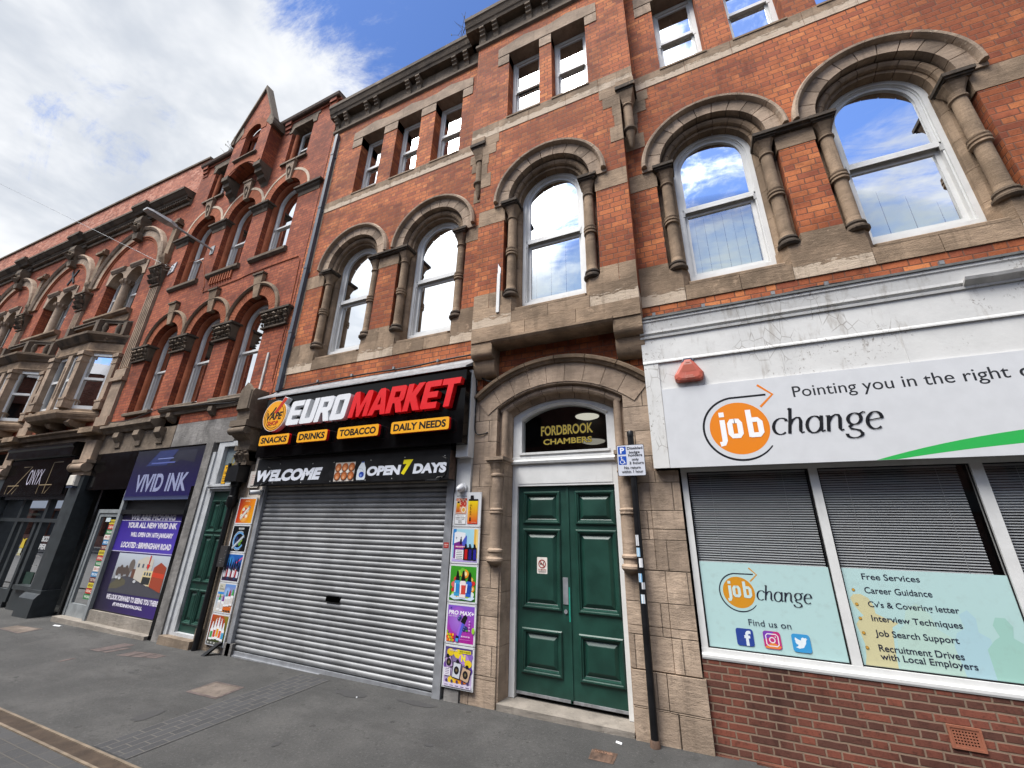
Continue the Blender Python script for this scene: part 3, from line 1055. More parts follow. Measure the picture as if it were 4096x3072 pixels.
for i, t in enumerate(T): sashwin(t[0], t[1], 0, (.12, .05, 0, 0, 0, 0, 0, 0)[i])
for i, t in enumerate(TP): sashwin(t[0], t[1], PY, (.16, 0)[i])
mb = MB()
for t, z in ((T[1], 10.1), (T[2], 10.15), (TP[1], 10.85), (T[3], 10.7), (T[4], 10.4)):
    y0 = PY if t in TP else 0
    mb.box(t[0] + .1, t[1] - .12, y0 + .36, y0 + .37, 9.4, z)
mb.build('blind', BLINDM, B1)
# ------------------------------------------------------------------ stone doorway (ground floor of the door bay)
OX0, OX1 = -2.385, -.845                      # opening between the piers
DC = (OX0 + OX1) / 2


def segarch(half, rise, cx, zs, n=20):
    R = (half * half + rise * rise) / (2 * rise)
    a = math.degrees(math.asin(half / R))
    return R, zs + rise - R, a


mb = MB(); mb.tone = (.5, 0, 0, 1)
R1, zc1, a1 = segarch(.885, .275, DC, 3.58)
R2, zc2, a2 = segarch(1.21, .44, DC, 3.80)
hp = arcpts(DC, zc2, R2 + .0, 90 - a2, 90 + a2, 24)
inner = [(DC - .885, 0), (DC - .885, 3.58)] + list(reversed(arcpts(DC, zc1, R1, 90 - a1, 90 + a1, 24)))[1:-1] + [(DC + .885, 3.58), (DC + .885, 0)]
# outline: left pier, opening, right pier, then back over the extrados
o_ = [(-2.855, -.15)] + [(DC - .78, -.15), (DC - .78, 2.86), (DC - .885, 2.862), (DC - .885, 3.58)] + list(reversed(arcpts(DC, zc1, R1, 90 - a1, 90 + a1, 24)))[1:-1] + \
     [(DC + .885, 3.58), (DC + .885, 2.862), (DC + .77, 2.86), (DC + .77, -.15), (-.40, -.15), (-.40, 3.80)] + hp[1:-1] + [(-2.855, 3.80)]
mb.plate(o_, [], 0, .3)
mb.build('door_surround', STONEJ, B1)
mb = MB(); mb.tone = (.5, 0, 0, 1)
for z0, z1, pr in ((-.2, .30, .035), (.30, .62, .03), (.62, 1.02, .012), (1.02, 1.56, .012), (1.56, 1.98, .012), (1.98, 2.62, .012)):
    mb.tone = (random.uniform(.3, .7), 0, .3 if z0 < .5 else .02, 1)
    sp = -.50 if int(z0 * 10) % 2 else -.42
    mb.box(-.84, sp - .004, -pr, .2, z0, z1 - .008)
    mb.tone = (random.uniform(.3, .7), 0, .3 if z0 < .5 else .02, 1)
    mb.box(sp + .004, -.152 - (.02 if z0 > .3 else -.01), -pr - .004, .2, z0, z1 - .008)
mb.build('stone_pier', STONEJ, B1)
mb = MB()
for z0, z1 in ((-.2, .28), (.28, .8), (.8, 1.5)):
    mb.tone = (random.uniform(.3, .7), 0, .35 if z0 < .2 else .05, 1)
    mb.box(-2.852, -2.40, -.012, .2, z0, z1 - .008)
mb.build('stone_pier', STONEJ, B1)
# splayed reveal with the roll mouldings of jamb and arch
mb = MB()
for sx in (-1, 1):
    c = DC + sx * .0
    for z0, z1 in ((.04, .62), (.625, 1.2), (1.205, 1.56), (1.565, 2.1), (2.105, 2.62), (2.625, 2.86)):
        mb.tone = (random.uniform(.35, .65), 0, .1, 1)
        mb.extz([(c + sx * .775, .30), (c + sx * .715, .30), (c + sx * .76, .012), (c + sx * .79, .005), (c + sx * .80, .12), (c + sx * .80, .30)], z0, z1)
    mb.tone = (.5, 0, .08, 1)
    mb.extz([(c + sx * .90, .30), (c + sx * .72, .30), (c + sx * .73, .18), (c + sx * .80, .08), (c + sx * .86, .10), (c + sx * .90, .10)], 2.862, 3.60)
    mb.smooth = True
    mb.lathe(c + sx * .80, .10, [(.05, 2.86), (.05, 3.60)], 12)
    mb.smooth = False
for i in range(8):
    mb.tone = (random.uniform(.35, .65), 0, .08, 1)
    f0, f1 = 90 + a1 - 2 * a1 * i / 8 - .15, 90 + a1 - 2 * a1 * (i + 1) / 8 + .15
    mb.arc(DC, zc1, [(R1 + .01, .05), (R1 + .01, .3), (R1 - .17, .3), (R1 - .16, .19), (R1 - .12, .18)], f0, f1, 5)
    mb.arc(DC, zc1, [(R1 - .055 + .052 * math.cos(t), .10 + .052 * math.sin(t)) for t in [2 * PI * q / 10 for q in range(10)]], f0, f1, 5)
mb.build('door_moulding', STONEP, B1)
mb = MB()
for i in range(6):
    mb.tone = (random.uniform(.3, .6), 0, .12, 1)
    mb.arc(DC, zc2, [(R2 - .09, .02), (R2 - .085, -.04), (R2 - .05, -.06), (R2 - .04, -.085), (R2, -.09), (R2 + .02, -.06), (R2 + .02, .02)], 90 + a2 + 1 - (2 * a2 + 2) * i / 6 - .15, 90 + a2 + 1 - (2 * a2 + 2) * (i + 1) / 6 + .15, 6)
mb.build('hood_mould', STONE, B1)
mb = MB()                                            # voussoir joints shown as separate thin stones
for i in range(9):
    mb.tone = (random.uniform(.42, .7), 0, .0, 1)
    f0, f1 = 90 + a1 * 1.18 - 2.36 * a1 * i / 9 - .12, 90 + a1 * 1.18 - 2.36 * a1 * (i + 1) / 9 + .12
    mb.arc(DC, zc1, [(R1 + .02, -.012), (R1 + .02, .1), (R1 + .34, .1), (R1 + .34, -.012)], f0, f1, 4)
mb.build('voussoir_arch', STONEP, B1)
# wall over the arch, set back under the ledge
mb = MB(); mb.plate([(-2.86, 3.7)] + list(reversed(arcpts(DC, zc2, R2 - .12, 90 - a2, 90 + a2, 16))) + [(-.38, 3.7), (-.38, 4.55), (-2.86, 4.55)], [], .03, .3)
mb.build('wall', ORANGE, B1)
# hanging colonnettes on the splays
for cx in (-2.46, -.765):
    mb = MB(); mb.tone = (.5, 0, .06, 1)
    mb.lathe(cx, -.01, [(.02, 1.50), (.09, 1.535), (.11, 1.56), (.11, 1.585), (.085, 1.61), (.085, 1.65), (.10, 1.67), (.10, 1.69), (.078, 1.71), (.078, 2.12), (.078, 2.13)], 20)
    mb.lathe(cx, -.01, [(.078, 2.12), (.092, 2.135), (.092, 2.15), (.082, 2.158), (.092, 2.17), (.092, 2.185), (.074, 2.20), (.074, 2.60), (.092, 2.615), (.092, 2.635), (.075, 2.65)], 20)
    mb.tone = (.45, 0, .15, 1)
    mb.loft([[(cx + sx * q, -.01 + sy * q, z) for sx, sy in ((-1, -1), (0, -1.3), (1, -1), (1.3, 0), (1, 1), (0, 1.3), (-1, 1), (-1.3, 0))] for q, z in ((.052, 2.64), (.06, 2.70), (.09, 2.79))])
    for z0, z1, q in ((2.787, 2.82, .115), (2.817, 2.865, .14)) if cx < -2 else ((2.787, 2.82, .09), (2.817, 2.865, .10)): mb.box(cx - q, cx + q, -.01 - q, .2, z0, z1)
    mb.build('hanging_column', STONEP, B1)
mb = MB(); mb.tone = (.5, 0, 0, 1)
mb.box(OX0 + .01, OX1 - .01, -.02, .5, -.1, .075)
mb.build('door_step', CONC, B1)

# ---- white frame, panel, fanlight, green double doors
FX0, FX1, DY = -2.335, -.865, .27
fx = (FX0 + FX1) / 2
fh = (FX1 - FX0) / 2
Rf, zf, af = segarch(fh, .235, fx, 3.49)
mb = MB()
ol = [(FX0, .08), (FX0 + .075, .08), (FX0 + .075, 2.50), (FX1 - .075, 2.50), (FX1 - .075, .08), (FX1, .08), (FX1, 3.49)] + arcpts(fx, zf, Rf, 90 - af, 90 + af, 20)[1:-1] + [(FX0, 3.49)]
Rg, zg, ag = segarch(fh - .13, .19, fx, 3.42)
gl = [(fx - fh + .13, 2.955), (fx + fh - .13, 2.955)] + arcpts(fx, zg, Rg, 90 - ag, 90 + ag, 20)
mb.plate(ol, [gl], DY - .05, DY + .08)
fr = mb.build('door_frame', WHITE, B1)
mb = MB()
mb.extx([(DY - .04, 2.79), (DY - .09, 2.80), (DY - .10, 2.83), (DY - .06, 2.86), (DY - .06, 2.89), (DY - .04, 2.90)], FX0 - .01, FX1 + .01)
mb.plate(rect(FX0 + .09, FX1 - .09, 2.53, 2.77), [], DY - .056, DY - .04)
mb.arc(fx, zg, [(Rg + .005, DY - .05), (Rg + .03, DY - .075), (Rg + .05, DY - .05)], 90 - ag, 90 + ag, 16)
mb.box(fx - fh + .10, fx + fh - .10, DY - .07, DY - .045, 2.925, 2.955)
mb.build('transom', WHITE, fr)
mb = MB(); mb.sheet(gl, DY + .02)
mb.build('fanlight', GLASSD, fr)
pr = Print(DY + .016)
for s_, z0, z1, x0, x1, fc in (('FORDBROOK', 3.195, 3.335, -1.935, -1.19, 1), ('CHAMBERS', 3.065, 3.145, -1.90, -1.21, 1)):
    for dx, dz in ((-.006, 0), (.006, 0), (0, .006), (0, -.006)): pr.tx(s_, x0 + dx, x1 + dx, z0 + dz, z1 + dz, '#14110a', .03)
    pr.tx(s_, x0, x1, z0, z1, '#b09a3c', .022)
pr.build('gilt_lettering', TEXTM, fr)

def panel(mb, x0, x1, z0, z1, y):
    """raised and fielded panel with a bold bolection moulding"""
    def rr(q, yy): return [(x0 + q, yy, z0 + q), (x1 - q, yy, z0 + q), (x1 - q, yy, z1 - q), (x0 + q, yy, z1 - q)]
    mb.loft([rr(0, y + .01), rr(0, y - .014), rr(.012, y - .026), rr(.026, y - .026), rr(.034, y - .014), rr(.046, y - .012), rr(.056, y + .014), rr(.064, y + .018), rr(.105, y - .004), rr(.112, y - .006)], cap=False)
    mb.poly(rr(.112, y - .006))


for k, (x0, x1, ps, lb) in enumerate(((FX0 + .08, -1.577, (-2.185, -1.667), None), (-1.571, FX1 - .08, (-1.466, -.957), None))):
    mb = MB()
    a, c = ps
    zz = ((.335, .81), (1.02, 1.955), (2.015, 2.43))
    mb.plate(rect(x0, x1, .115, 2.495), [rect(a + .01, c - .01, z0 + .01, z1 - .01) for z0, z1 in zz], DY, DY + .045)
    for z0, z1 in zz: panel(mb, a, c, z0, z1, DY)
    if k: mb.box(x0 - .012, x0 + .022, DY - .012, DY + .01, .115, 2.495)
    dr = mb.build('door', GREEN, B1)
    mb = MB(); mb.box(x0, x1, DY - .012, DY + .01, .118, .145)
    mb.build('weather_bar', LEAD, dr)
    if not k:
        mb = MB(); mb.box(-1.648, -1.582, DY - .008, DY + .002, 1.10, 1.395)
        mb.build('push_plate', STEELD, dr)
        mb = MB(); mb.smooth = False
        mb.exty([(-1.618 + .022 * math.cos(t), 1.022 + .024 * math.sin(t)) for t in [2 * PI * q / 14 for q in range(14)]], DY - .012, DY + .002)
        mb.build('door_lock', STEELD, dr)
    else:
        mb = MB(); mb.box(-1.575, -1.560, DY - .014, DY - .011, .92, 1.29)
        mb.build('paint_streak', simple('turquoise_paint', '#1d8a78', .5), dr)
ns = thing('no_smoking_sign', 'small white no smoking notice stuck on the left green door leaf', 'sign')
pr = Print(DY - .0065)
pr.rr(-1.988, -1.850, 1.42, 1.612, .01, '#efe6dd')
pr.build('sign_plate', PRINTM, ns)
pr = Print(DY - .0095)
pr.st_(arcpts(-1.919, 1.535, .045, 0, 360, 24), .011, '#a5413c')
pr.rc(-1.95, -1.915, 1.528, 1.540, '#2a2422'); pr.st_([(-1.905, 1.51), (-1.90, 1.55), (-1.888, 1.565)], .007, '#2a2422')
pr.st_([(-1.951, 1.567), (-1.887, 1.503)], .011, '#a5413c')
pr.tx('NO SMOKING', -1.972, -1.866, 1.462, 1.476, '#a5413c', .02)
pr.rc(-1.97, -1.868, 1.449, 1.453, '#5a4a48'); pr.rc(-1.965, -1.873, 1.438, 1.442, '#5a4a48')
pr.build('notice_print', TEXTM, ns)
for x, z, y in ((-1.515, 3.72, 1.35), (-1.44, 3.30, 1.35)):
    lt = thing('ceiling_light', 'glowing round ceiling light seen through the glass over the green doors' if z > 3.5 else 'dim lower ceiling light seen through the glass over the green doors', 'ceiling light')
    mb = MB(); mb.lathe(x, y, [(.02, z - .035), (.12, z - .03), (.19, z - .005), (.195, z + .01)], 24)
    mb.build('diffuser', emit('lit_diffuser' if z > 3.5 else 'dim_diffuser', (1, .93, .78), (.28 if z > 3.5 else .12)), lt)
    mb = MB(); mb.lathe(x, y, [(.20, z + .008), (.20, z + .03), (.05, z + .035)], 24)
    mb.build('light_base', LAMPG, lt)

# ------------------------------------------------------------------ left shop: black sign, shutter, posters
mb = MB()
mb.box(-7.6, -7.13, .0, .3, -.3, 2.62); mb.box(-3.06, -2.86, .0, .3, -.3, 4.2)
mb.box(-7.6, -2.86, .02, .3, 2.56, 4.31)
mb.build('shop_pier', simple('dirty_cream_render', (.42, .37, .31), .8, dirt=.6, bump=.4), B1)
mb = MB(); mb.box(-3.055, -2.857, -.16, .0, 2.88, 4.18); mb.box(-3.10, -2.87, -.03, .0, 1.9, 2.88)
mb.build('white_side_board', WHITE, B1)
mb = MB()
mb.extx([(.02, 4.44), (-.01, 4.44), (-.06, 4.37), (-.34, 4.19), (-.345, 4.165), (-.335, 4.163), (-.05, 4.31), (.02, 4.32)], -7.45, -2.87)
mb.build('lead_flashing', LEAD, B1)
mb = MB()
for x in (-7.12, -2.95):
    mb.tone = (.7, .3, 0, 1); mb.box(x - .12, x + .08, -.035, .2, -.12, .13)
mb.build('plinth_block', RENDER, B1)

ES = thing('shop_sign', 'long black shop sign box with raised white EURO and red MARKET letters', 'shop sign')
EX0, EX1, EF = -7.17, -2.872, -.31
mb = MB(); mb.box(EX0, EX1, EF, -.162, 3.045, 4.135)
mb.build('sign_box', BLACKG, ES)
GL = {
    'E': ([(.1, 0), (.75, 0), (.75, .22), (.30, .22), (.27, .25), (.27, .39), (.70, .39), (.70, .60), (.27, .60), (.27, .75), (.30, .78), (.75, .78), (.75, 1), (.1, 1), (.03, .97), (0, .9), (0, .1), (.03, .03)], [], .80),
    'U': ([(.12, 0), (.68, 0), (.77, .03), (.8, .12), (.8, 1), (.54, 1), (.54, .24), (.52, .22), (.28, .22), (.26, .24), (.26, 1), (0, 1), (0, .12), (.03, .03)], [], .85),
    'R': ([(0, 0), (.26, 0), (.26, .36), (.36, .36), (.54, 0), (.84, 0), (.65, .39), (.75, .44), (.78, .52), (.78, .9), (.75, .97), (.68, 1), (0, 1)], [[(.26, .57), (.26, .79), (.52, .79), (.52, .57)]], .85),
    'O': ([(.12, 0), (.68, 0), (.77, .03), (.8, .12), (.8, .88), (.77, .97), (.68, 1), (.12, 1), (.03, .97), (0, .88), (0, .12), (.03, .03)], [[(.27, .22), (.53, .22), (.53, .78), (.27, .78)]], .84),
    'M': ([(0, 0), (.25, 0), (.25, .60), (.44, 0), (.60, 0), (.79, .60), (.79, 0), (1.04, 0), (1.04, .9), (1.01, .97), (.94, 1), (.75, 1), (.52, .42), (.29, 1), (.1, 1), (.03, .97), (0, .9)], [], 1.07),
    'A': ([(0, 0), (.26, 0), (.32, .18), (.58, .18), (.64, 0), (.9, 0), (.63, .92), (.55, 1), (.35, 1), (.27, .92)], [[(.37, .38), (.53, .38), (.45, .70)]], .90),
    'K': ([(0, 0), (.26, 0), (.26, .36), (.5, 0), (.82, 0), (.5, .52), (.8, 1), (.5, 1), (.26, .64), (.26, 1), (0, 1)], [], .82),
    'T': ([(.27, 0), (.53, 0), (.53, .78), (.8, .78), (.8, 1), (0, 1), (0, .78), (.27, .78)], [], .78)}


def word(s_, x0, x1, z0, z1, y0, y1, mat, sh=.22):
    adv = 0; items = []
    for ch in s_:
        items.append((ch, adv)); adv += GL[ch][2] + .015
    H = z1 - z0
    tot = adv - .015 + sh
    k = (x1 - x0) / tot
    for ch, a in items:
        mb = MB()
        q = lambda p: (x0 + (a + p[0] + sh * p[1]) * k, z0 + p[1] * H)
        mb.plate([q(p) for p in GL[ch][0]], [[q(p) for p in h] for h in GL[ch][1]], y0, y1)
        mb.build('raised_letter', mat, ES)


word('EURO', -6.43, -4.955, 3.555, 3.985, EF - .10, EF - .005, WHITEACR)
word('MARKET', -4.975, -2.895, 3.56, 3.985, EF - .10, EF - .005, REDACR)
# vape disc
mb = MB(); cx, cz = -6.76, 3.765
mb.exty([(cx + .30 * math.cos(t), cz + .285 * math.sin(t)) for t in [2 * PI * q / 40 for q in range(40)]], EF - .095, EF - .004)
mb.exty([(cx + .08, cz + .20), (cx + .17, cz + .17), (cx + .26, cz + .31), (cx + .17, cz + .345)], EF - .0945, EF - .004)
ds = mb.build('round_badge', WHITEACR, ES)
pr = Print(EF - .0955)
pr.el(cx, cz, .292, .278, '#f5a81c', 40)
for rr_, a0, a1_ in ((.265, 150, 395), (.225, -10, 65), (.225, 150, 300), (.185, 190, 260)): pr.st_(arcpts(cx, cz, rr_, a0, a1_, 24), .012, '#1a1208')
pr.pl([(cx - .03, cz + .06), (cx + .05, cz + .03), (cx + .25, cz + .30), (cx + .18, cz + .335)], '#c3331c')
pr.st_([(cx - .10, cz + .02), (cx + .0, cz + .16)], .035, '#241a10'); pr.st_([(cx + .04, cz + .02), (cx + .06, cz - .06)], .02, '#c3331c')
pr.tx('VAPE', cx - .20, cx + .21, cz - .075, cz + .065, '#17110a', .03, .25)
pr.tx('SHOP', cx - .14, cx + .13, cz - .175, cz - .095, '#b8301a', .035)
pr.build('badge_print', TEXTM, ds)
for s_, x0, x1, t0, t1 in (('SNACKS', -7.0, -6.25, .05, .05), ('DRINKS', -6.045, -5.36, .05, .05), ('TOBACCO', -5.13, -4.295, .05, .05), ('DAILY NEEDS', -4.055, -3.04, .05, .05)):
    z0, z1 = 3.228, 3.408
    def rrp(q): 
        p = []
        r = .03
        for cx_, cz_, a in ((x1 - r, z1 - r, 0), (x0 + r, z1 - r, 90), (x0 + r, z0 + r, 180), (x1 - r, z0 + r, 270)): p += arcpts(cx_, cz_, r, a, a + 90, 4)
        return p
    mb = MB(); mb.plate(rrp(0), [], EF - .055, EF - .004)
    tg = mb.build('sign_tag', simple('black_acrylic', (.012, .008, .008), .3) if 'black_acrylic' not in MATS else MATS['black_acrylic'], ES)
    mb = MB(); mb.plate(rrp(0), [], EF - .105, EF - .056)
    mb.build('tag_edge', REDACR, tg)
    pr = Print(EF - .105)
    pr.pl(rrp(0), '#f6ad1a')
    pr.tx(s_, x0 + .045, x1 - .05, z0 + .034, z1 - .034, '#120d06', .042, .0)
    pr.build('tag_print', TEXTM, tg)

LS = thing('shop_sign', 'black fascia panel reading WELCOME and OPEN 7 DAYS just above the roller shutter', 'shop sign')
LY = -.21
mb = MB(); mb.box(-7.19, -3.115, LY, -.05, 2.575, 3.04)
mb.build('shutter_box', BLACKP, LS)
mb = MB(); mb.box(-3.114, -3.110, LY + .005, -.055, 2.58, 2.98)
mb.build('end_plate', RUST, LS)
pr = Print(LY)
w_ = '#e9edf6'
pr.tx('WELCOME', -7.15, -5.555, 2.635, 2.835, w_, .062, .22)
pr.build('welcome_lettering', TEXTM, LS)
pr = Print(LY)
pr.rc(-5.275, -4.855, 2.595, 2.89, '#d9cfc4', '#c9bdb0')
for r_ in range(2):
    for k in range(3):
        ex, ez = -5.205 + k * .142 + r_ * .004, 2.815 - r_ * .135
        pr.el(ex, ez - .006, .068, .070, '#4a2a1a', 20)
        pr.el(ex, ez, .060, .064, '#a85c30', 22, rot=-.15)
        pr.el(ex - .004, ez - .014, .042, .044, '#c97a48', 18); pr.el(ex - .006, ez - .026, .022, .022, '#e3a67c', 14)
for k in range(2): pr.el(-5.132 + k * .142, 2.745, .03, .026, '#e8e0d6', 12)
pr.build('egg_picture', TEXTM, LS)
pr = Print(LY)
bt = [(-4.79, 2.605), (-4.64, 2.605), (-4.622, 2.64), (-4.625, 2.70), (-4.635, 2.79), (-4.665, 2.845), (-4.675, 2.865), (-4.675, 2.885), (-4.73, 2.885), (-4.735, 2.862), (-4.775, 2.815), (-4.80, 2.75), (-4.803, 2.64)]
pr.pl(bt, '#dde6ee')
pr.st_([(-4.77, 2.78), (-4.70, 2.77), (-4.66, 2.72)], .008, '#a9b6c4'); pr.rc(-4.728, -4.677, 2.868, 2.885, '#2b4f9e')
pr.el(-4.705, 2.685, .052, .045, '#2446a4', 16); pr.el(-4.715, 2.672, .02, .02, '#7f9be0', 12)
pr.build('milk_bottle_picture', TEXTM, LS)
pr = Print(LY)
pr.tx('OPEN', -4.60, -3.955, 2.66, 2.805, w_, .06, .1)
pr.tx('7', -3.945, -3.745, 2.655, 2.875, '#f4e21c', .075, .18)
pr.tx('DAYS', -3.735, -3.16, 2.665, 2.81, w_, .06, .1)
pr.build('opening_lettering', TEXTM, LS)
pr = Print(LY)
for x, z in ((-6.6, 2.93), (-5.8, 2.90), (-5.32, 2.90), (-4.55, 2.90), (-3.2, 2.9), (-3.22, 2.605), (-4.61, 2.60), (-5.34, 2.60), (-6.0, 2.60), (-6.7, 2.61), (-4.1, 2.61), (-3.9, 2.91)): pr.el(x, z, .008, .008, '#c8c8c2', 8)
pr.build('fixing_screw', TEXTM, LS)
for x, lb in ((-6.95, 'small flat floodlight under the WELCOME end of the black fascia'), (-3.30, 'small flat floodlight under the OPEN 7 DAYS end of the black fascia')):
    fl = thing('floodlight', lb, 'floodlight', 'floodlights under the black fascia')
    mb = MB(); mb.loft([[(x - .09, y, z), (x + .09, y, z), (x + .09, y, z + .018), (x - .09, y, z + .018)] for y, z in ((-.36, 2.535), (-.24, 2.56))])
    mb.build('lamp_body', BLACKP, fl)
    mb = MB(); mb.poly([(x - .07, -.35, 2.5345), (x + .07, -.35, 2.5345), (x + .07, -.255, 2.554), (x - .07, -.255, 2.554)])
    mb.build('lens', LAMPG, fl)
    mb = MB(); mb.tube([(x, -.245, 2.575), (x + .01, -.225, 2.60), (x + .12, -.218, 2.62), (x + .16, -.216, 2.75), (x + .13, -.214, 2.86), (x + .06, -.213, 2.89)], .006, 6)
    mb.build('flex', BLACKP, fl)

SH = thing('roller_shutter', 'closed galvanised roller shutter under the black shop signs', 'roller shutter')
mb = MB()
n, zb = 34, .035
pt = (2.575 - zb) / n
pr_ = []
for i in range(n):
    z = zb + i * pt
    jz = random.uniform(-.0022, .0022)
    for f_, d_ in ((.04, .020), (.10, .004), (.22, -.010), (.42, -.018), (.62, -.019), (.80, -.012), (.92, .0), (.97, .012)):
        pr_.append((.03 + d_ * .7 + jz, z + pt * f_))
mb.smooth = True
R_ = [[(x, y, z) for y, z in pr_] for x in (-7.105, -3.235)]
A_ = [mb.v(p) for p in R_[0]]; B_ = [mb.v(p) for p in R_[1]]
for i in range(len(A_) - 1): mb.f([A_[i], B_[i], B_[i + 1], A_[i + 1]])
mb.smooth = False
mb.build('shutter_curtain', STEEL, SH, recalc=False)
mb = MB(); mb.box(-7.10, -3.24, .005, .06, -.05, .03); mb.box(-7.10, -3.24, -.02, .005, -.05, -.02)
mb.build('bottom_rail', STEELD, SH)
for x0, x1 in ((-7.19, -7.095), (-3.24, -3.125)):
    mb = MB(); mb.box(x0, x1, -.035, .07, -.10, 2.575)
    mb.build('guide_rail', STEELD, SH)
mb = MB(); mb.box(-5.25, -4.98, .002, .03, .875, .945)
mb.build('letter_slot', simple('black_void', (.001, .001, .001), 1, spec=0), SH)
mb = MB(); mb.box(-3.235, -3.14, -.037, -.035, 1.68, 1.76)
pr = Print(-.0355); pr.rc(-3.225, -3.145, 1.685, 1.755, '#b3281f'); pr.rc(-3.215, -3.155, 1.725, 1.735, '#e8c8c0'); pr.rc(-3.215, -3.165, 1.705, 1.712, '#e8c8c0')
pr.build('red_sticker', TEXTM, SH); mb.bm.free()
# ------------------------------------------------------------------ posters either side of the shutter
def bottle(pr, x, z, w, h, body, cap, label, tilt=0.):
    def q(pts):
        c, s_ = math.cos(tilt), math.sin(tilt)
        return [(x + u * c - v * s_, z + u * s_ + v * c) for u, v in pts]
    pr.pl(q([(-w / 2, 0), (w / 2, 0), (w / 2, h * .55), (w * .28, h * .66), (-w * .28, h * .66), (-w / 2, h * .55)]), body)
    pr.pl(q([(-w * .48, h * .12), (w * .48, h * .12), (w * .48, h * .46), (-w * .48, h * .46)]), label)
    pr.pl(q([(-w * .34, h * .62), (w * .34, h * .62), (w * .10, h), (-w * .10, h)]), cap)
    pr.pl(q([(-w * .42, h * .14), (-w * .25, h * .14), (-w * .25, h * .5), (-w * .42, h * .5)]), '#ffffff' if body != '#f2f2f2' else '#d8dde4')


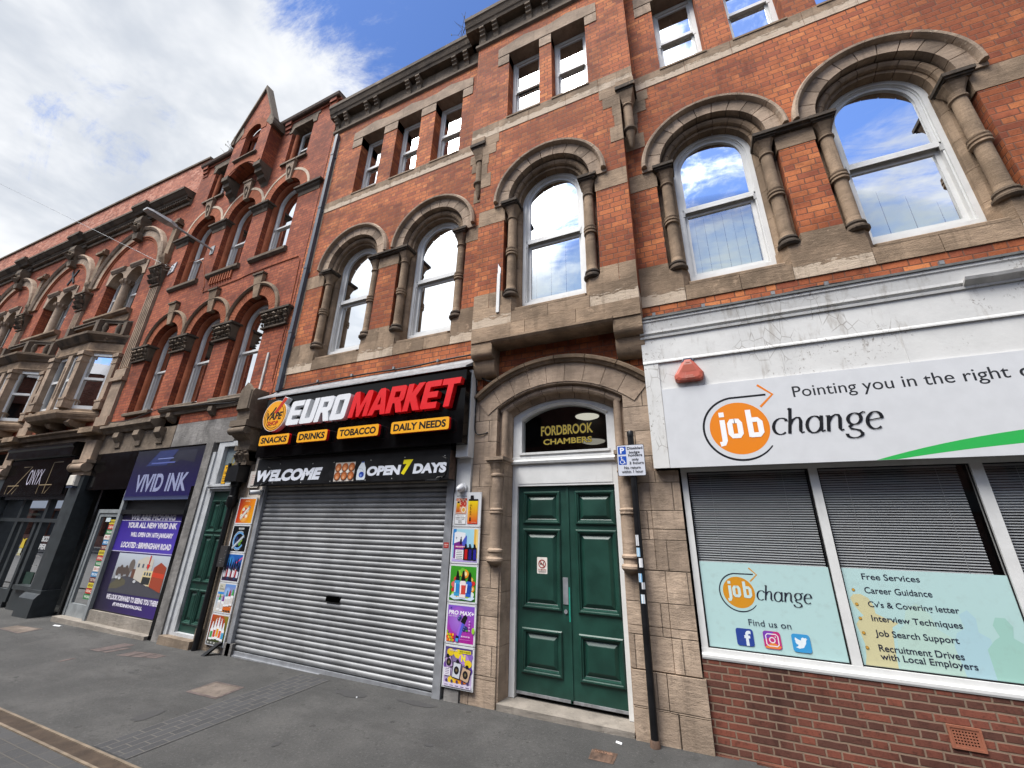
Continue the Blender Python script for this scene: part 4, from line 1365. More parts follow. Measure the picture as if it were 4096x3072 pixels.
PR = lambda k: (2.405 - .4535 * k - .445, 2.405 - .4535 * k)
rposters = ['white vape advert with a yellow and orange device under the white dome camera', 'pale blue vape advert with a purple box and dark blue devices',
            'bright green vape advert with three black capped bottles and fruit', 'purple vape advert reading PRO MAX+ with berries and a slanted device',
            'busy yellow and violet vape advert with three square devices']
lposters = ['red and yellow vape advert with a clear bottle under the white bullet camera', 'black vape advert with a blue ring of fruit and a grey stick', 'blue and violet vape advert with a row of dark bottles',
            'grey and blue vape advert with green, purple and red capped bottles', 'dark rainbow vape advert with five white bottles']
for k in range(10):
    left = k >= 5
    i = k % 5
    x0, x1 = (-7.735, -7.262) if left else (-3.095, -2.668)
    z0, z1 = (2.385 - .468 * (i + 1) + .008, 2.385 - .468 * i) if left else PR(i)
    yb = -.03 if left else -.055
    pt_ = thing('poster', (lposters if left else rposters)[i], 'poster', 'vape posters beside the shutter')
    mb = MB(); mb.box(x0, x1, yb, yb + .02, z0, z1)
    mb.build('backing_board', WHITEN, pt_)
    pr = Print(yb)
    mg = .022
    X0, X1, Z0, Z1 = x0 + mg, x1 - mg, z0 + mg, z1 - mg
    w_, h_ = X1 - X0, Z1 - Z0
    u = lambda a: X0 + a * w_
    v = lambda a: Z0 + a * h_
    if not left and i == 0:
        pr.tx('HYOLA', u(.06), u(.47), v(.90), v(.96), '#3a3a44', .01, 0, 1.2)
        pr.rc(u(.04), u(.48), v(.78), v(.86), '#d8502a'); pr.tx('ULTRA', u(.08), u(.42), v(.795), v(.845), '#fff3d0', .03)
        pr.rc(u(.04), u(.48), v(.36), v(.78), '#e9722a', '#f6e7c8'); pr.rc(u(.07), u(.20), v(.42), v(.70), '#d6452a', '#f0c420'); pr.rc(u(.09), u(.18), v(.70), v(.76), '#161616')
        pr.tx('30', u(.20), u(.47), v(.58), v(.78), '#d8392b', .06); pr.el(u(.36), v(.48), .035, .04, '#f7ead0'); pr.el(u(.36), v(.48), .022, .026, '#e2a640')
        pr.tx('PINEAPPLE EDITION', u(.06), u(.46), v(.375), v(.41), '#fbe9d0', .02)
        pr.rc(u(.02), u(.48), v(.02), v(.34), '#3c3f48'); pr.rc(u(.03), u(.47), v(.03), v(.33), '#f4f4f4')
        for q, s_ in enumerate(('This product', 'contains nicotine', 'which is a highly', 'addictive', 'substance')):
            d_ = (.05, .0, .01, .11, .11)[q]; pr.tx(s_, u(.06 + d_), u(.44 - d_), v(.265 - q * .052), v(.30 - q * .052), '#222222', .02)
        pr.rc(u(.54), u(.94), v(.04), v(.78), '#d8392b', '#f2d41c'); pr.rc(u(.56), u(.94), v(.77), v(.83), '#18161a'); pr.pl([(u(.62), v(.83)), (u(.76), v(.83)), (u(.75), v(.95)), (u(.63), v(.95))], '#18161a')
        pr.rc(u(.56), u(.60), v(.06), v(.76), '#f58a3a', '#f8ee60'); pr.rc(u(.62), u(.68), v(.12), v(.24), '#2a1a10')
        for q, ch in enumerate('ULTRA'): pr.tx(ch, u(.63), u(.69), v(.60 - q * .07), v(.65 - q * .07), '#2a1c08', .02)
        pr.tx('HYOLA', u(.72), u(.90), v(.07), v(.10), '#f4c8a0', .01)
    elif not left and i == 1:
        pr.rc(X0, X1, Z0, Z1, '#9fcbe6', '#a9dceb'); pr.rc(u(.84), u(.93), v(.12), Z1, '#e9b64c'); pr.rc(u(.93), X1, v(.12), Z1, '#f0d489'); pr.rc(X0, X1, Z0, v(.12), '#b6a2e0', '#d7c9ee')
        pr.rc(X0, u(.13), v(.5), Z1, '#3f8fd6')
        pr.pl([(u(.06), v(.1)), (u(.06), v(.88)), (u(.16), v(.92)), (u(.50), v(.88)), (u(.50), v(.06))], '#f1f3f7'); pr.pl([(u(.06), v(.1)), (u(.06), v(.55)), (u(.28), v(.62)), (u(.50), v(.60)), (u(.50), v(.06))], '#7a2f8c')
        pr.pl([(u(.38), v(.60)), (u(.52), v(.80)), (u(.56), v(.80)), (u(.56), v(.06)), (u(.50), v(.06))], '#4f63c8'); pr.rc(u(.10), u(.50), v(.42), v(.48), '#c22a6a'); pr.tx('PRO ULTRA+', u(.14), u(.50), v(.43), v(.47), '#ffffff', .03)
        pr.tx('+', u(.12), u(.18), v(.68), v(.76), '#2c3560', .0); pr.rc(u(.30), u(.37), v(.52), v(.68), '#15151c'); pr.rc(u(.32), u(.35), v(.68), v(.76), '#15151c')
        pr.rc(u(.14), u(.46), v(.07), v(.36), '#f4f4f6')
        for q in range(5): pr.rc(u(.18), u(.42), v(.31 - q * .052), v(.325 - q * .052), '#333333')
        for a, c_ in ((.46, '#c22020'), (.62, '#26207a'), (.80, '#2a2690')):
            pr.rc(u(a), u(a + .17), v(.06), v(.44), '#14141c'); pr.rc(u(a + .05), u(a + .16), v(.08), v(.38), c_); pr.rc(u(a + .05), u(a + .12), v(.44), v(.54), '#14141c')
    elif not left and i == 2:
        pr.rc(X0, X1, Z0, Z1, '#2f7a1c', '#3f9c2a'); pr.el(u(.5), v(.55), .15, .15, '#56b03a', 24, '#3f9428')
        for a, c_, r_, e in ((.22, .62, .03, '#d63a34'), (.16, .46, .04, '#e36a64'), (.14, .30, .03, '#c9302c'), (.80, .62, .035, '#f0b73c'), (.90, .52, .03, '#d8322c'), (.84, .36, .045, '#f2932c'), (.56, .78, .06, '#f0982a'), (.36, .80, .04, '#8fc83a'), (.18, .18, .035, '#a8d648'), (.70, .14, .04, '#b6dc50'), (.36, .16, .045, '#f0a030'), (.48, .88, .035, '#6bbf3a'), (.86, .20, .035, '#e6efe6')):
            pr.el(u(a), v(c_), r_, r_ * .9, e, 14); pr.el(u(a), v(c_), r_ * .6, r_ * .5, '#ffe9a8' if e[1] in 'f' else e, 10)
        pr.pl([(u(.02), v(.10)), (u(.15), v(.20)), (u(.30), v(.10)), (u(.5), v(.16)), (u(.7), v(.08)), (u(.88), v(.18)), (u(.98), v(.10)), (u(.85), v(.03)), (u(.5), v(.06)), (u(.2), v(.03))], '#cfe6f4')
        bottle(pr, u(.30), v(.14), .085, .29, '#3c9ed0', '#111111', '#2c86c8'); bottle(pr, u(.72), v(.14), .085, .28, '#2b62c8', '#111111', '#1f4aa8', -.08); bottle(pr, u(.52), v(.10), .09, .31, '#f0e4e4', '#0c0c0c', '#d2483c')
    elif not left and i == 3:
        pr.rc(X0, X1, Z0, Z1, '#b21f96', '#8358c8'); pr.el(u(.4), v(.6), .13, .15, '#a878d8', 20, '#9a56c4'); pr.el(u(.12), v(.92), .012, .012, '#3a3a90', 8)
        pr.tx('PRO MAX+', u(.03), u(.99), v(.74), v(.86), '#f6f0fb', .04, .12); pr.tx('6000+ PUFFS', u(.04), u(.36), v(.68), v(.72), '#e8dcf4', .01)
        pr.pl([(u(.36), v(.14)), (u(.50), v(.08)), (u(.66), v(.52)), (u(.50), v(.58))], '#5a5fd8'); pr.pl([(u(.36), v(.14)), (u(.42), v(.115)), (u(.56), v(.555)), (u(.50), v(.58))], '#a06ae0'); pr.pl([(u(.50), v(.56)), (u(.66), v(.50)), (u(.75), v(.70)), (u(.68), v(.76)), (u(.60), v(.72))], '#131318')
        pr.pl([(u(.32), v(.06)), (u(.44), v(.03)), (u(.47), v(.16)), (u(.36), v(.20))], '#15151c')
        for a, c_ in ((.64, .36), (.72, .40), (.66, .42), (.44, .64), (.48, .69)): pr.el(u(a), v(c_), .022, .022, '#29306a', 12); pr.el(u(a) - .006, v(c_) + .006, .009, .009, '#7d86c0', 8)
        pr.el(u(.75), v(.345), .02, .01, '#4c8f3c', 8)
        for q in range(16): pr.el(u(.03 + (q % 5) * .055 + random.uniform(0, .02)), v(.05 + (q // 5) * .075), .013, .016, ('#f08a1c', '#e2461c', '#f4b82c', '#8cb82c')[q % 4], 8)
        pr.rc(u(.36), u(.46), v(.03), v(.12), '#3fa2dc'); pr.el(u(.99), v(.36), .02, .035, '#9ccf3c', 10)
        for q in range(4): pr.rc(u(.82), u(.87), v(.34 + q * .08), v(.38 + q * .08), '#d9a8e4')
        pr.tx('BLUE RAZZ GB', u(.56), u(.88), v(.165), v(.20), '#f6e4f8', .03); pr.rc(u(.48), u(.90), v(.10), v(.107), '#e090d8')
    elif not left:
        pr.rc(X0, X1, Z0, Z1, '#c8b2d8', '#4a3a78')
        for a, c_, r_, e in ((.2, .86, .05, '#e3c426'), (.48, .84, .06, '#f0d22a'), (.9, .8, .05, '#8a6ab8'), (.7, .72, .07, '#b488d8'), (.12, .52, .06, '#7a52a8'), (.9, .45, .05, '#5c3f98'), (.5, .18, .09, '#f0a828'), (.28, .16, .05, '#f2cf3c'), (.72, .22, .06, '#e8741e'), (.86, .62, .05, '#e6c82c')): pr.el(u(a), v(c_), r_, r_ * .8, e, 12)
        pr.tx('VAPORESSO', u(.16), u(.46), v(.90), v(.94), '#e8e4f0', .01); pr.rc(u(.50), u(.94), v(.87), v(.95), '#f2e22c'); pr.tx('XROS 4 NANO', u(.52), u(.92), v(.885), v(.935), '#1a1a1a', .03)
        pr.tx('N', u(.60), u(.76), v(.66), v(.84), '#f6e63a', .07)
        for a, c_, w0, h0, tl, e in ((.16, .60, .085, .10, .3, '#b69ac8'), (.78, .34, .11, .13, -.25, '#c8a88a'), (.46, .42, .10, .15, -.12, '#d0d4da')):
            def q4(wx, hz): 
                c0, s0 = math.cos(tl), math.sin(tl)
                return [(u(a) + p_ * c0 - q_ * s0, v(c_) + p_ * s0 + q_ * c0) for p_, q_ in ((-wx, -hz), (wx, -hz), (wx, hz), (-wx, hz))]
            pr.pl(q4(w0 / 2 + .008, h0 / 2 + .008), '#2a2438'); pr.pl(q4(w0 / 2, h0 / 2), e); pr.el(u(a), v(c_), .036, .042, '#17151c', 16); pr.el(u(a), v(c_), .02, .024, '#8a7a50', 12, '#17151c')
            pr.el(u(a) + math.sin(-tl) * h0 * .6, v(c_) + h0 * .62, .022, .022, '#1a1820', 10)
        pr.rc(u(.02), u(.24), v(.26), v(.46), '#e9e4ee')
        for q in range(4): pr.rc(u(.06), u(.20), v(.29 + q * .045), v(.305 + q * .045), '#8a7a98')
        pr.rc(X0, X1, Z0, v(.10), '#d9cfe4')
        for q in range(5): pr.rc(u(.06 + q * .19), u(.18 + q * .19), v(.03), v(.045), '#5a4a78'); pr.el(u(.12 + q * .19), v(.14), .016, .018, '#4a3c68', 10)
    elif i == 0:
        y = pr.up(); cs = [pr.c(q) for q in ('#d93a22', '#f0b01c', '#f2941e', '#b02626')]
        pr.f([pr.v((a, y, c_)) for a, c_ in ((X0, Z0), (X1, Z0), (X1, Z1), (X0, Z1))], cs)
        pr.tx('CRYSTAL', u(.34), u(.66), v(.88), v(.92), '#f6d9b0', .02); pr.el(u(.48), v(.38), .12, .15, '#f7d98a', 24, '#ef9a3a'); pr.el(u(.46), v(.42), .07, .09, '#d8402a', 16)
        for a, c_ in ((.3, .3), (.6, .28), (.62, .5), (.36, .56)): pr.el(u(a), v(c_), .035, .03, '#f4ead0', 10)
        pr.st_([(u(.26), v(.16)), (u(.72), v(.66))], .062, '#cfc4b4'); pr.st_([(u(.28), v(.19)), (u(.70), v(.66))], .02, '#f6f0e4'); pr.st_([(u(.68), v(.62)), (u(.74), v(.69))], .06, '#9a9488')
    elif i == 1:
        pr.rc(X0, X1, Z0, Z1, '#0b0c0e', '#101214'); pr.rc(u(.34), u(.68), v(.86), v(.93), '#d8d8d4'); pr.tx('CRYSTAL', u(.37), u(.65), v(.875), v(.915), '#101010', .02)
        pr.st_(arcpts(u(.5), v(.42), .13, 20, 330, 24), .03, '#6fa6dc'); pr.st_(arcpts(u(.5), v(.42), .155, 60, 300, 24), .008, '#d4e4f2')
        for a, c_, e in ((.36, .36, '#27335e'), (.46, .30, '#34406c'), (.64, .44, '#7fae3c'), (.60, .30, '#5c8f34'), (.38, .5, '#2a3562')): pr.el(u(a), v(c_), .035, .035, e, 12)
        pr.st_([(u(.18), v(.10)), (u(.78), v(.62))], .05, '#8d98a4'); pr.st_([(u(.2), v(.13)), (u(.78), v(.63))], .014, '#dfe6ee')
    elif i == 2:
        pr.rc(X0, X1, Z0, Z1, '#3a1848', '#1f62b4'); pr.el(u(.3), v(.75), .10, .09, '#4aa2e0', 18, '#2a66b8'); pr.st_([(u(.66), v(.68)), (u(1.0), v(.90))], .02, '#e0508c')
        for q in range(7):
            bottle(pr, u(.09 + q * .137), v(.05), .052, .28 + .03 * (q % 3), ('#27303c', '#401f34', '#2f3f64')[q % 3], '#0e0e12', ('#e4e0e6', '#b02838', '#d8dce8', '#8a2038')[q % 4])
    elif i == 3:
        pr.rc(X0, X1, Z0, Z1, '#f0922a', '#5d92d4'); pr.rc(X0, u(.36), v(.55), Z1, '#c9c6b6'); pr.tx('New', u(.06), u(.22), v(.88), v(.94), '#3a3f36', .01); pr.tx('Flavours', u(.06), u(.34), v(.78), v(.85), '#3a3f36', .01); pr.rc(X0, u(.38), v(.62), v(.70), '#3b8ad8')
        pr.rc(X0, u(.42), Z0, v(.5), '#d8cfc0', '#9fb6cc'); pr.el(u(.56), v(.66), .08, .10, '#b6cdf0', 18, '#7fa6e0')
        pr.el(u(.70), v(.14), .12, .03, '#d8691c', 16)
        for a, c_, e in ((.20, .05, '#2f9c3a'), (.42, .02, '#7a2a8c'), (.58, .20, '#3f8a9c'), (.74, .22, '#c22a28'), (.92, .26, '#3fb44a')): bottle(pr, u(a), v(c_), .075, .24, '#f2f2f2', e, '#d9d2cc')
        for q in range(3): pr.rr(u(.56 + q * .15), u(.68 + q * .15), v(.03), v(.075), .006, '#222226')
    else:
        y = pr.up(); cs = [pr.c(q) for q in ('#1c2a26', '#2f4a20', '#8a7a1c', '#c2401c')]
        pr.f([pr.v((a, y, c_)) for a, c_ in ((X0, Z0), (X1, Z0), (X1, Z1), (X0, Z1))], cs)
        pr.el(u(.55), v(.75), .12, .10, '#a8283a', 18, '#b4481e'); pr.tx('BREWED PODS', u(.32), u(.70), v(.86), v(.895), '#f0d0b8', .02); pr.rc(u(.36), u(.66), v(.80), v(.815), '#e8b8a0')
        for q in range(5): bottle(pr, u(.16 + q * .17), v(.14 + .02 * (2 - abs(q - 2))), .075, .26 + .03 * (2 - abs(q - 2)), '#f2f2f2', '#eceff2', ('#3a9c4a', '#d0402c', '#e8a21c', '#e4581c', '#3f9cc8')[q])
        pr.rc(X0, X1, Z0, v(.09), '#5a5c58')
        for q in range(5): pr.el(u(.12 + q * .19), v(.05), .018, .014, '#c8c8c0', 10)
    pr.build('poster_print', PRINT, pt_)
    mb = MB()
    for sx in (x0 + .012, x1 - .012):
        for sz in (z0 + .012, z1 - .012): mb.exty([(sx + .005 * math.cos(t), sz + .005 * math.sin(t)) for t in (0, 1.05, 2.1, 3.14, 4.2, 5.2)], yb - .003, yb)
    mb.build('fixing_screw', STEELD, pt_)

# small fittings by the shutter
for x, lb, s_ in ((-7.20, 'white bullet camera over the red poster left of the shutter', 1), (-2.97, 'white dome camera over the topmost poster right of the shutter', -1)):
    cm = thing('security_camera', lb, 'camera', 'cameras beside the shutter')
    mb = MB(); mb.smooth = True
    if s_ > 0:
        mb.tube([(x + .03, -.03, 2.47), (x + .01, -.07, 2.47)], .05, 16); mb.tube([(x + .01, -.07, 2.47), (x - .03, -.17, 2.455), (x - .045, -.20, 2.45)], [.038, .042, .042], 16)
    else:
        mb.tube([(x, -.04, 2.47), (x, -.075, 2.47)], .065, 20); mb.tube([(x, -.075, 2.47), (x - .01, -.11, 2.455), (x - .02, -.145, 2.44), (x - .025, -.16, 2.435)], [.055, .05, .035, .015], 20)
    mb.build('camera_body', WHITEN, cm)
    mb = MB()
    if s_ > 0: mb.tube([(x - .045, -.20, 2.45), (x - .049, -.207, 2.449)], .034, 16)
    else: mb.tube([(x - .030, -.140, 2.445), (x - .036, -.150, 2.440)], .018, 14)
    mb.build('camera_lens', BLACKG, cm)

# ------------------------------------------------------------------ right shop: white fascia, job sign, windows, brown brick
JF = -.12
mb = MB()
mb.box(-.42, XR, JF, .02, 2.64, 3.90)
mb.extx([(.02, 3.90), (JF - .02, 3.90), (JF - .02, 3.915), (JF - .012, 3.935), (JF - .012, 4.24), (.02, 4.24)], -.425, XR)
mb.extx([(.02, 4.24), (JF - .03, 4.24), (JF - .035, 4.265), (JF - .02, 4.275), (JF - .02, 4.285), (JF - .045, 4.30), (JF - .045, 4.33), (JF - .058, 4.44), (JF - .07, 4.455), (JF - .07, 4.50), (.02, 4.52)], -.43, XR)
mb.box(-.418, -.25, JF - .012, JF, 2.625, 3.898)
for x in (1.02, 2.05, 3.3): mb.box(x, x + .004, JF - .004, JF, 3.55, 3.9)
fa = mb.build('fascia', PEEL, B1)
mb = MB(); mb.extx([(.02, 4.56), (.0, 4.56), (JF - .06, 4.525), (JF - .085, 4.515), (JF - .085, 4.49), (JF - .075, 4.49), (JF - .07, 4.505), (.02, 4.53)], -.43, XR)
mb.build('fascia_flashing', simple('dark_lead', (.11, .11, .105), .6, dirt=.6, bump=.6, scale=12), fa)
mb = MB()
mb.loft([[(x, y, z) for y, z in ((JF - .10, zt), (JF - .02, zt - .05), (JF - .015, zt - .085), (JF - .09, zt - .03))] for x, zt in ((2.62, 4.335), (2.85, 4.33), (3.3, 4.335), (4.2, 4.38))])
mb.build('split_board', WOOD, fa)
JS = thing('shop_sign', 'white jobchange sign board with an orange disc logo and a green curve', 'shop sign')
mb = MB(); mb.box(-.243, 4.6, JF - .025, JF - .001, 2.622, 3.548)
mb.build('sign_board', WHITEN, JS)


def ring(pr, cx, cz, r, wd, dark='#16171c', org='#f0861e', disc='#f08a1c'):
    pr.el(cx, cz, r * .826, r * .826, disc, 48)
    pr.st_(arcpts(cx, cz, r, -37, -262, 48) + [(cx + .88 * r, cz + 1.0 * r)], [wd * (.55 + .45 * min(1, q / 10)) for q in range(50)], dark)
    pr.st_([(cx + .70 * r, cz + 1.34 * r), (cx + 1.06 * r, cz + .99 * r), (cx + .68 * r, cz + .62 * r)], wd * 1.05, org)


def jobword(pr, x0, x1, zb, xh, c):
    # heavy squarish lower-case word; widths in units of the whole word
    k = x1 - x0
    X = lambda a: x0 + a * k
    t = .115 * k
    Z = lambda a: zb + a * xh
    pr.st_([(X(.13), Z(1.0)), (X(.13), Z(-.12)), (X(.10), Z(-.27)), (X(.02), Z(-.30))], t, c); pr.rc(X(.13) - t / 2, X(.13) + t / 2, Z(1.16), Z(1.42), c)
    o = [(X(.40), Z(.90)), (X(.32), Z(.90)), (X(.285), Z(.78)), (X(.285), Z(.22)), (X(.32), Z(.10)), (X(.46), Z(.10)), (X(.495), Z(.22)), (X(.495), Z(.78)), (X(.46), Z(.90)), (X(.385), Z(.90))]
    pr.st_(o, t, c)
    pr.rc(X(.655), X(.655) + t, Z(0), Z(1.45), c)
    pr.st_([(X(.70), Z(.90)), (X(.88), Z(.90)), (X(.925), Z(.78)), (X(.925), Z(.22)), (X(.88), Z(.10)), (X(.70), Z(.10))], t, c)


def A_(cx, cy, rx, ry, a0, a1, n=14): return arcpts(cx, cy, rx, a0, a1, n, ry)


SER = {  # strokes of an italic serif hand, x-height 1
    'c': ([[(.66, .80)] + A_(.42, .5, .36, .52, 50, 310)], .72),
    'h': ([[(.12, 0), (.12, 1.62)], [(.0, 1.55), (.12, 1.62)], [(.13, .55), (.25, .86), (.42, 1.0), (.56, .96), (.62, .78), (.62, .15), (.68, .02), (.80, .06)]], .86),
    'a': ([A_(.38, .48, .33, .52, 20, 340), [(.70, 1.0), (.70, .15), (.75, .02), (.88, .08)]], .90),
    'n': ([[(.0, .92), (.12, .98), (.12, 0)], [(.13, .55), (.25, .86), (.42, 1.0), (.56, .96), (.62, .78), (.62, .15), (.68, .02), (.80, .06)]], .86),
    'g': ([A_(.38, .66, .28, .34, 0, 360, 20), [(.30, .33), (.16, .20), (.22, .08), (.42, .02), (.60, -.06), (.68, -.22)] + A_(.38, -.24, .32, .24, 5, -185, 16), [(.60, .92), (.74, 1.04), (.84, 1.0)]], .84),
    'e': ([[(.10, .50), (.66, .60)] + A_(.40, .58, .28, .42, 5, 130, 8) + A_(.42, .48, .34, .50, 125, 310, 14)], .76)}


def serif(pr, x0, x1, zb, xh, c, sl=.16):
    adv = sum(SER[k][1] for k in 'change')
    k = (x1 - x0) / (adv - .02)
    a = 0
    for ch in 'change':
        for stv in SER[ch][0]:
            pts = [(x0 + (a + p[0] + sl * (p[1])) * k, zb + p[1] * xh) for p in stv]
            pr.st_(pts, 0, c, taper=lambda dx, dz: xh * (.055 + .125 * abs(dz) ** 1.6))
        a += SER[ch][1]


pr = Print(JF - .025)
ring(pr, .495, 3.02, .345, .022)
jobword(pr, .285, .73, 2.915, .205, '#ffffff')
serif(pr, .785, 1.70, 2.925, .165, '#16171c')
pr.build('logo', TEXTM, JS)
pr = Print(JF - .025)
pr.tx('Pointing you in the right', 1.045, 2.684, 3.268, 3.425, '#2a2c30', .004); pr.tx('direction', 2.745, 3.42, 3.298, 3.425, '#2a2c30', .004)
pr.build('slogan', TEXTM, JS)
pr = Print(JF - .025)
gp = []
for q in range(25):
    t = q / 24
    x = 1.578 + (4.6 - 1.578) * t
    gp.append((x, 2.624 + .262 * (1 - (1 - min(1, t * 1.55)) ** 2.2)))
gb = []
for q in range(25):
    t = q / 24
    x = 1.73 + (4.6 - 1.73) * t
    gb.append((x, 2.6235 + .135 * (1 - (1 - min(1, t * 1.5)) ** 2.2)))
y = pr.up()
gc = pr.c('#34b857')
for q in range(24): pr.f([pr.v((p[0], y, p[1])) for p in (gb[q], gb[q + 1], gp[q + 1], gp[q])], [gc] * 4)
pr.build('green_curve', TEXTM, JS)
AL = thing('alarm_box', 'faded red triangular burglar alarm box on the white fascia over the orange logo', 'alarm box')
mb = MB()
o0 = [(.045, 3.895), (.12, 3.895), (.238, 3.70), (.225, 3.635), (.19, 3.612), (-.045, 3.612), (-.08, 3.64), (-.085, 3.69)]
cx0, cz0 = .08, 3.73
mb.loft([[(cx0 + (x - cx0) * q, y, cz0 + (z - cz0) * q) for x, z in o0] for q, y in ((1, JF), (1, JF - .045), (.92, JF - .07), (.72, JF - .078))])
mb.build('alarm_cover', REDB, AL)
mb = MB(); mb.loft([[(cx0 + (x - cx0) * q, y, cz0 + (z - cz0) * q) for x, z in ((.04, 3.90), (.125, 3.90), (.15, 3.862), (.015, 3.862))] for q, y in ((1.01, JF), (1.01, JF - .05), (.9, JF - .072))])
mb.build('strobe', simple('dark_blue_lens', (.02, .03, .06), .2), AL)
pr = Print(JF - .0785)
pr.pl([(.05, 3.845), (.11, 3.845), (.125, 3.81), (.035, 3.81)], '#d9a294'); pr.pl([(.03, 3.80), (.13, 3.80), (.16, 3.72), (.0, 3.72)], '#b9604c')
pr.pl([(.055, 3.835), (.105, 3.835), (.10, 3.825), (.06, 3.825)], '#a8432e'); pr.tx('0208', .05, .12, 3.662, 3.678, '#d99a88', .02); pr.tx('3070300', .035, .135, 3.640, 3.655, '#d99a88', .02)
pr.build('alarm_print', PRINTM, AL)

# windows
WY = .03
SW = [(-.145, 1.10), (1.10, 2.325), (2.325, 3.55)]
mb = MB()
mb.box(-.150, 3.6, WY, WY + .07, .79, .875); mb.box(-.15, 3.6, WY, WY + .07, 2.592, 2.66)
for x, w_ in ((-.118, .06), (1.10, .075), (2.325, .085), (3.55, .08)): mb.box(x - w_ / 2, x + w_ / 2, WY + .002, WY + .069, .874, 2.593)
sf = mb.build('shop_window', WHITE, B1)
mb = MB(); mb.extx([(WY + .005, .785), (WY - .025, .785), (WY - .03, .80), (WY - .03, .822), (WY + .005, .834)], -.152, 3.6)
mb.build('window_sill', WHITE, sf)
for i, (x0, x1) in enumerate(SW):
    a, c = x0 + (.06 if i == 0 else .038), x1 - .04
    mb = MB(); mb.sheet(rect(a, c, .875, 2.592), WY + .03)
    mb.build('pane', GLASSF, sf)
    mb = MB(); mb.plate(rect(a, c, .875, 2.592), [rect(a + .012, c - .012, .887, 2.58)], WY + .022, WY + .03)
    mb.build('window_gasket', BLACKP, sf)
    mb = MB()
    z = 1.60
    e = (0, .20, .35)[i]
    while z < 2.56:
        mb.loft([[(x, WY + .048, z - .009), (x, WY + .064, z + .006), (x, WY + .064, z + .008), (x, WY + .048, z - .007)] for x in (a + .01, c - .02 - e * .3)])
        z += .0232
    mb.box(a + .01, c - .02 - e * .3, WY + .044, WY + .068, 2.565, 2.59)
    for q in (.2, .8): mb.box(a + (c - a) * q, a + (c - a) * q + .003, WY + .045, WY + .047, 1.6, 2.58)
    mb.build('blind', SLATM, sf)
    if i == 2: pass
    fl = Print(WY + .0285, .0002)
    zt = 1.663
    fl.rc(a + .012, c - .012, .887, zt, '#b4d6d2' if i else '#b9dad8', '#bcdbd9')
    if i == 0:
        ring(fl, .258, 1.391, .172, .012, '#1e2233', '#d8962c', '#d8931e')
        jobword(fl, .152, .378, 1.348, .10, '#cfe6e4')
        serif(fl, .405, .86, 1.338, .082, '#1e2233')
        fl.tx('Find us on', .302, .655, 1.108, 1.160, '#1e2740', .0)
        fl.rr(.178, .326, .926, 1.074, .022, '#2a4596'); fl.tx('f', .247, .305, .930, 1.058, '#e4eef4', .03)
        fl.rr(.408, .552, .926, 1.074, .026, '#c4307a'); fl.pl([(.412, .94), (.425, .93), (.53, .93), (.548, .95), (.48, .985)], '#eb8a3a'); fl.pl([(.41, 1.06), (.425, 1.072), (.50, 1.07), (.46, 1.02), (.41, 1.0)], '#7a3ab4')
        fl.st_(arcpts(.48, 1.0, .022, 0, 360, 16), .009, '#f2e6ee')
        q = [(.445, .95), (.515, .95), (.53, .965), (.53, 1.035), (.515, 1.05), (.445, 1.05), (.43, 1.035), (.43, .965), (.445, .95)]
        fl.st_(q, .009, '#f2e6ee'); fl.el(.509, 1.028, .006, .006, '#f2e6ee', 8)
        fl.rr(.64, .785, .926, 1.074, .024, '#3a9bd6')
        fl.pl([(.663, .965), (.69, .955), (.725, .965), (.748, 1.0), (.752, 1.025), (.764, 1.038), (.752, 1.036), (.76, 1.048), (.745, 1.043), (.728, 1.048), (.715, 1.038), (.713, 1.022), (.69, 1.03), (.668, 1.045), (.664, 1.025), (.672, 1.01), (.664, 1.01), (.674, .992), (.688, .985), (.68, .972)], '#eef6fa')
    elif i == 1:
        man = [(1.165, .888), (1.185, .96), (1.195, 1.05), (1.18, 1.14), (1.165, 1.20), (1.205, 1.255), (1.235, 1.275), (1.215, 1.30), (1.18, 1.36), (1.165, 1.41), (1.195, 1.445), (1.25, 1.45), (1.30, 1.42), (1.325, 1.36), (1.325, 1.30), (1.40, 1.26), (1.47, 1.235), (1.42, 1.20), (1.40, 1.05), (1.39, .888)]
        fl.pl(man, '#d3cca0')
        fl.pl([(1.40, .888), (1.44, 1.16), (1.50, 1.22), (1.55, 1.36), (1.63, 1.40), (1.70, 1.33), (1.72, 1.22), (1.80, 1.16), (1.82, .888)], '#bcd8cc')
        fl.pl([(1.82, .888), (1.80, 1.10), (1.84, 1.2), (1.90, 1.24), (1.89, 1.34), (1.95, 1.38), (1.99, 1.32), (1.98, 1.22), (2.04, 1.18), (2.05, .888)], '#b0d2da')
        fl.pl([(2.00, .888), (2.0, 1.10), (2.06, 1.17), (2.10, 1.2), (2.08, 1.28), (2.11, 1.34), (2.17, 1.34), (2.20, 1.28), (2.18, 1.2), (2.25, 1.15), (2.274, 1.12), (2.274, .888)], '#a3cec2')
        for s_, x1, z0, z1, xx in (('Free Services', 1.70, 1.572, 1.625, 1.290), ('Career Guidance', 1.755, 1.459, 1.512, 1.286), ("Cv's & Covering letter", 1.90, 1.333, 1.398, 1.287), ('Interview Techniques', 1.89, 1.221, 1.284, 1.287), ('Job Search Support', 1.838, 1.106, 1.171, 1.286), ('Recruitment Drives', 1.84, 1.005, 1.057, 1.286), ('with Local Employers', 1.905, .928, .992, 1.283)):
            fl.tx(s_, xx, x1, z0, z1, '#1d2238', .013)
        for z in (1.482, 1.364, 1.252, 1.137, 1.024): fl.el(1.204, z, .013, .013, '#7a6a3a', 12); fl.el(1.204, z, .0105, .0105, '#cf9a3c', 12)
    fl.build('window_film', PRINTM, sf)
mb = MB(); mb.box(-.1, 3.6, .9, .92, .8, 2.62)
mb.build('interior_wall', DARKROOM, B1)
mb = MB()
mb.box(-.158, XR, .012, .3, -.3, .786)
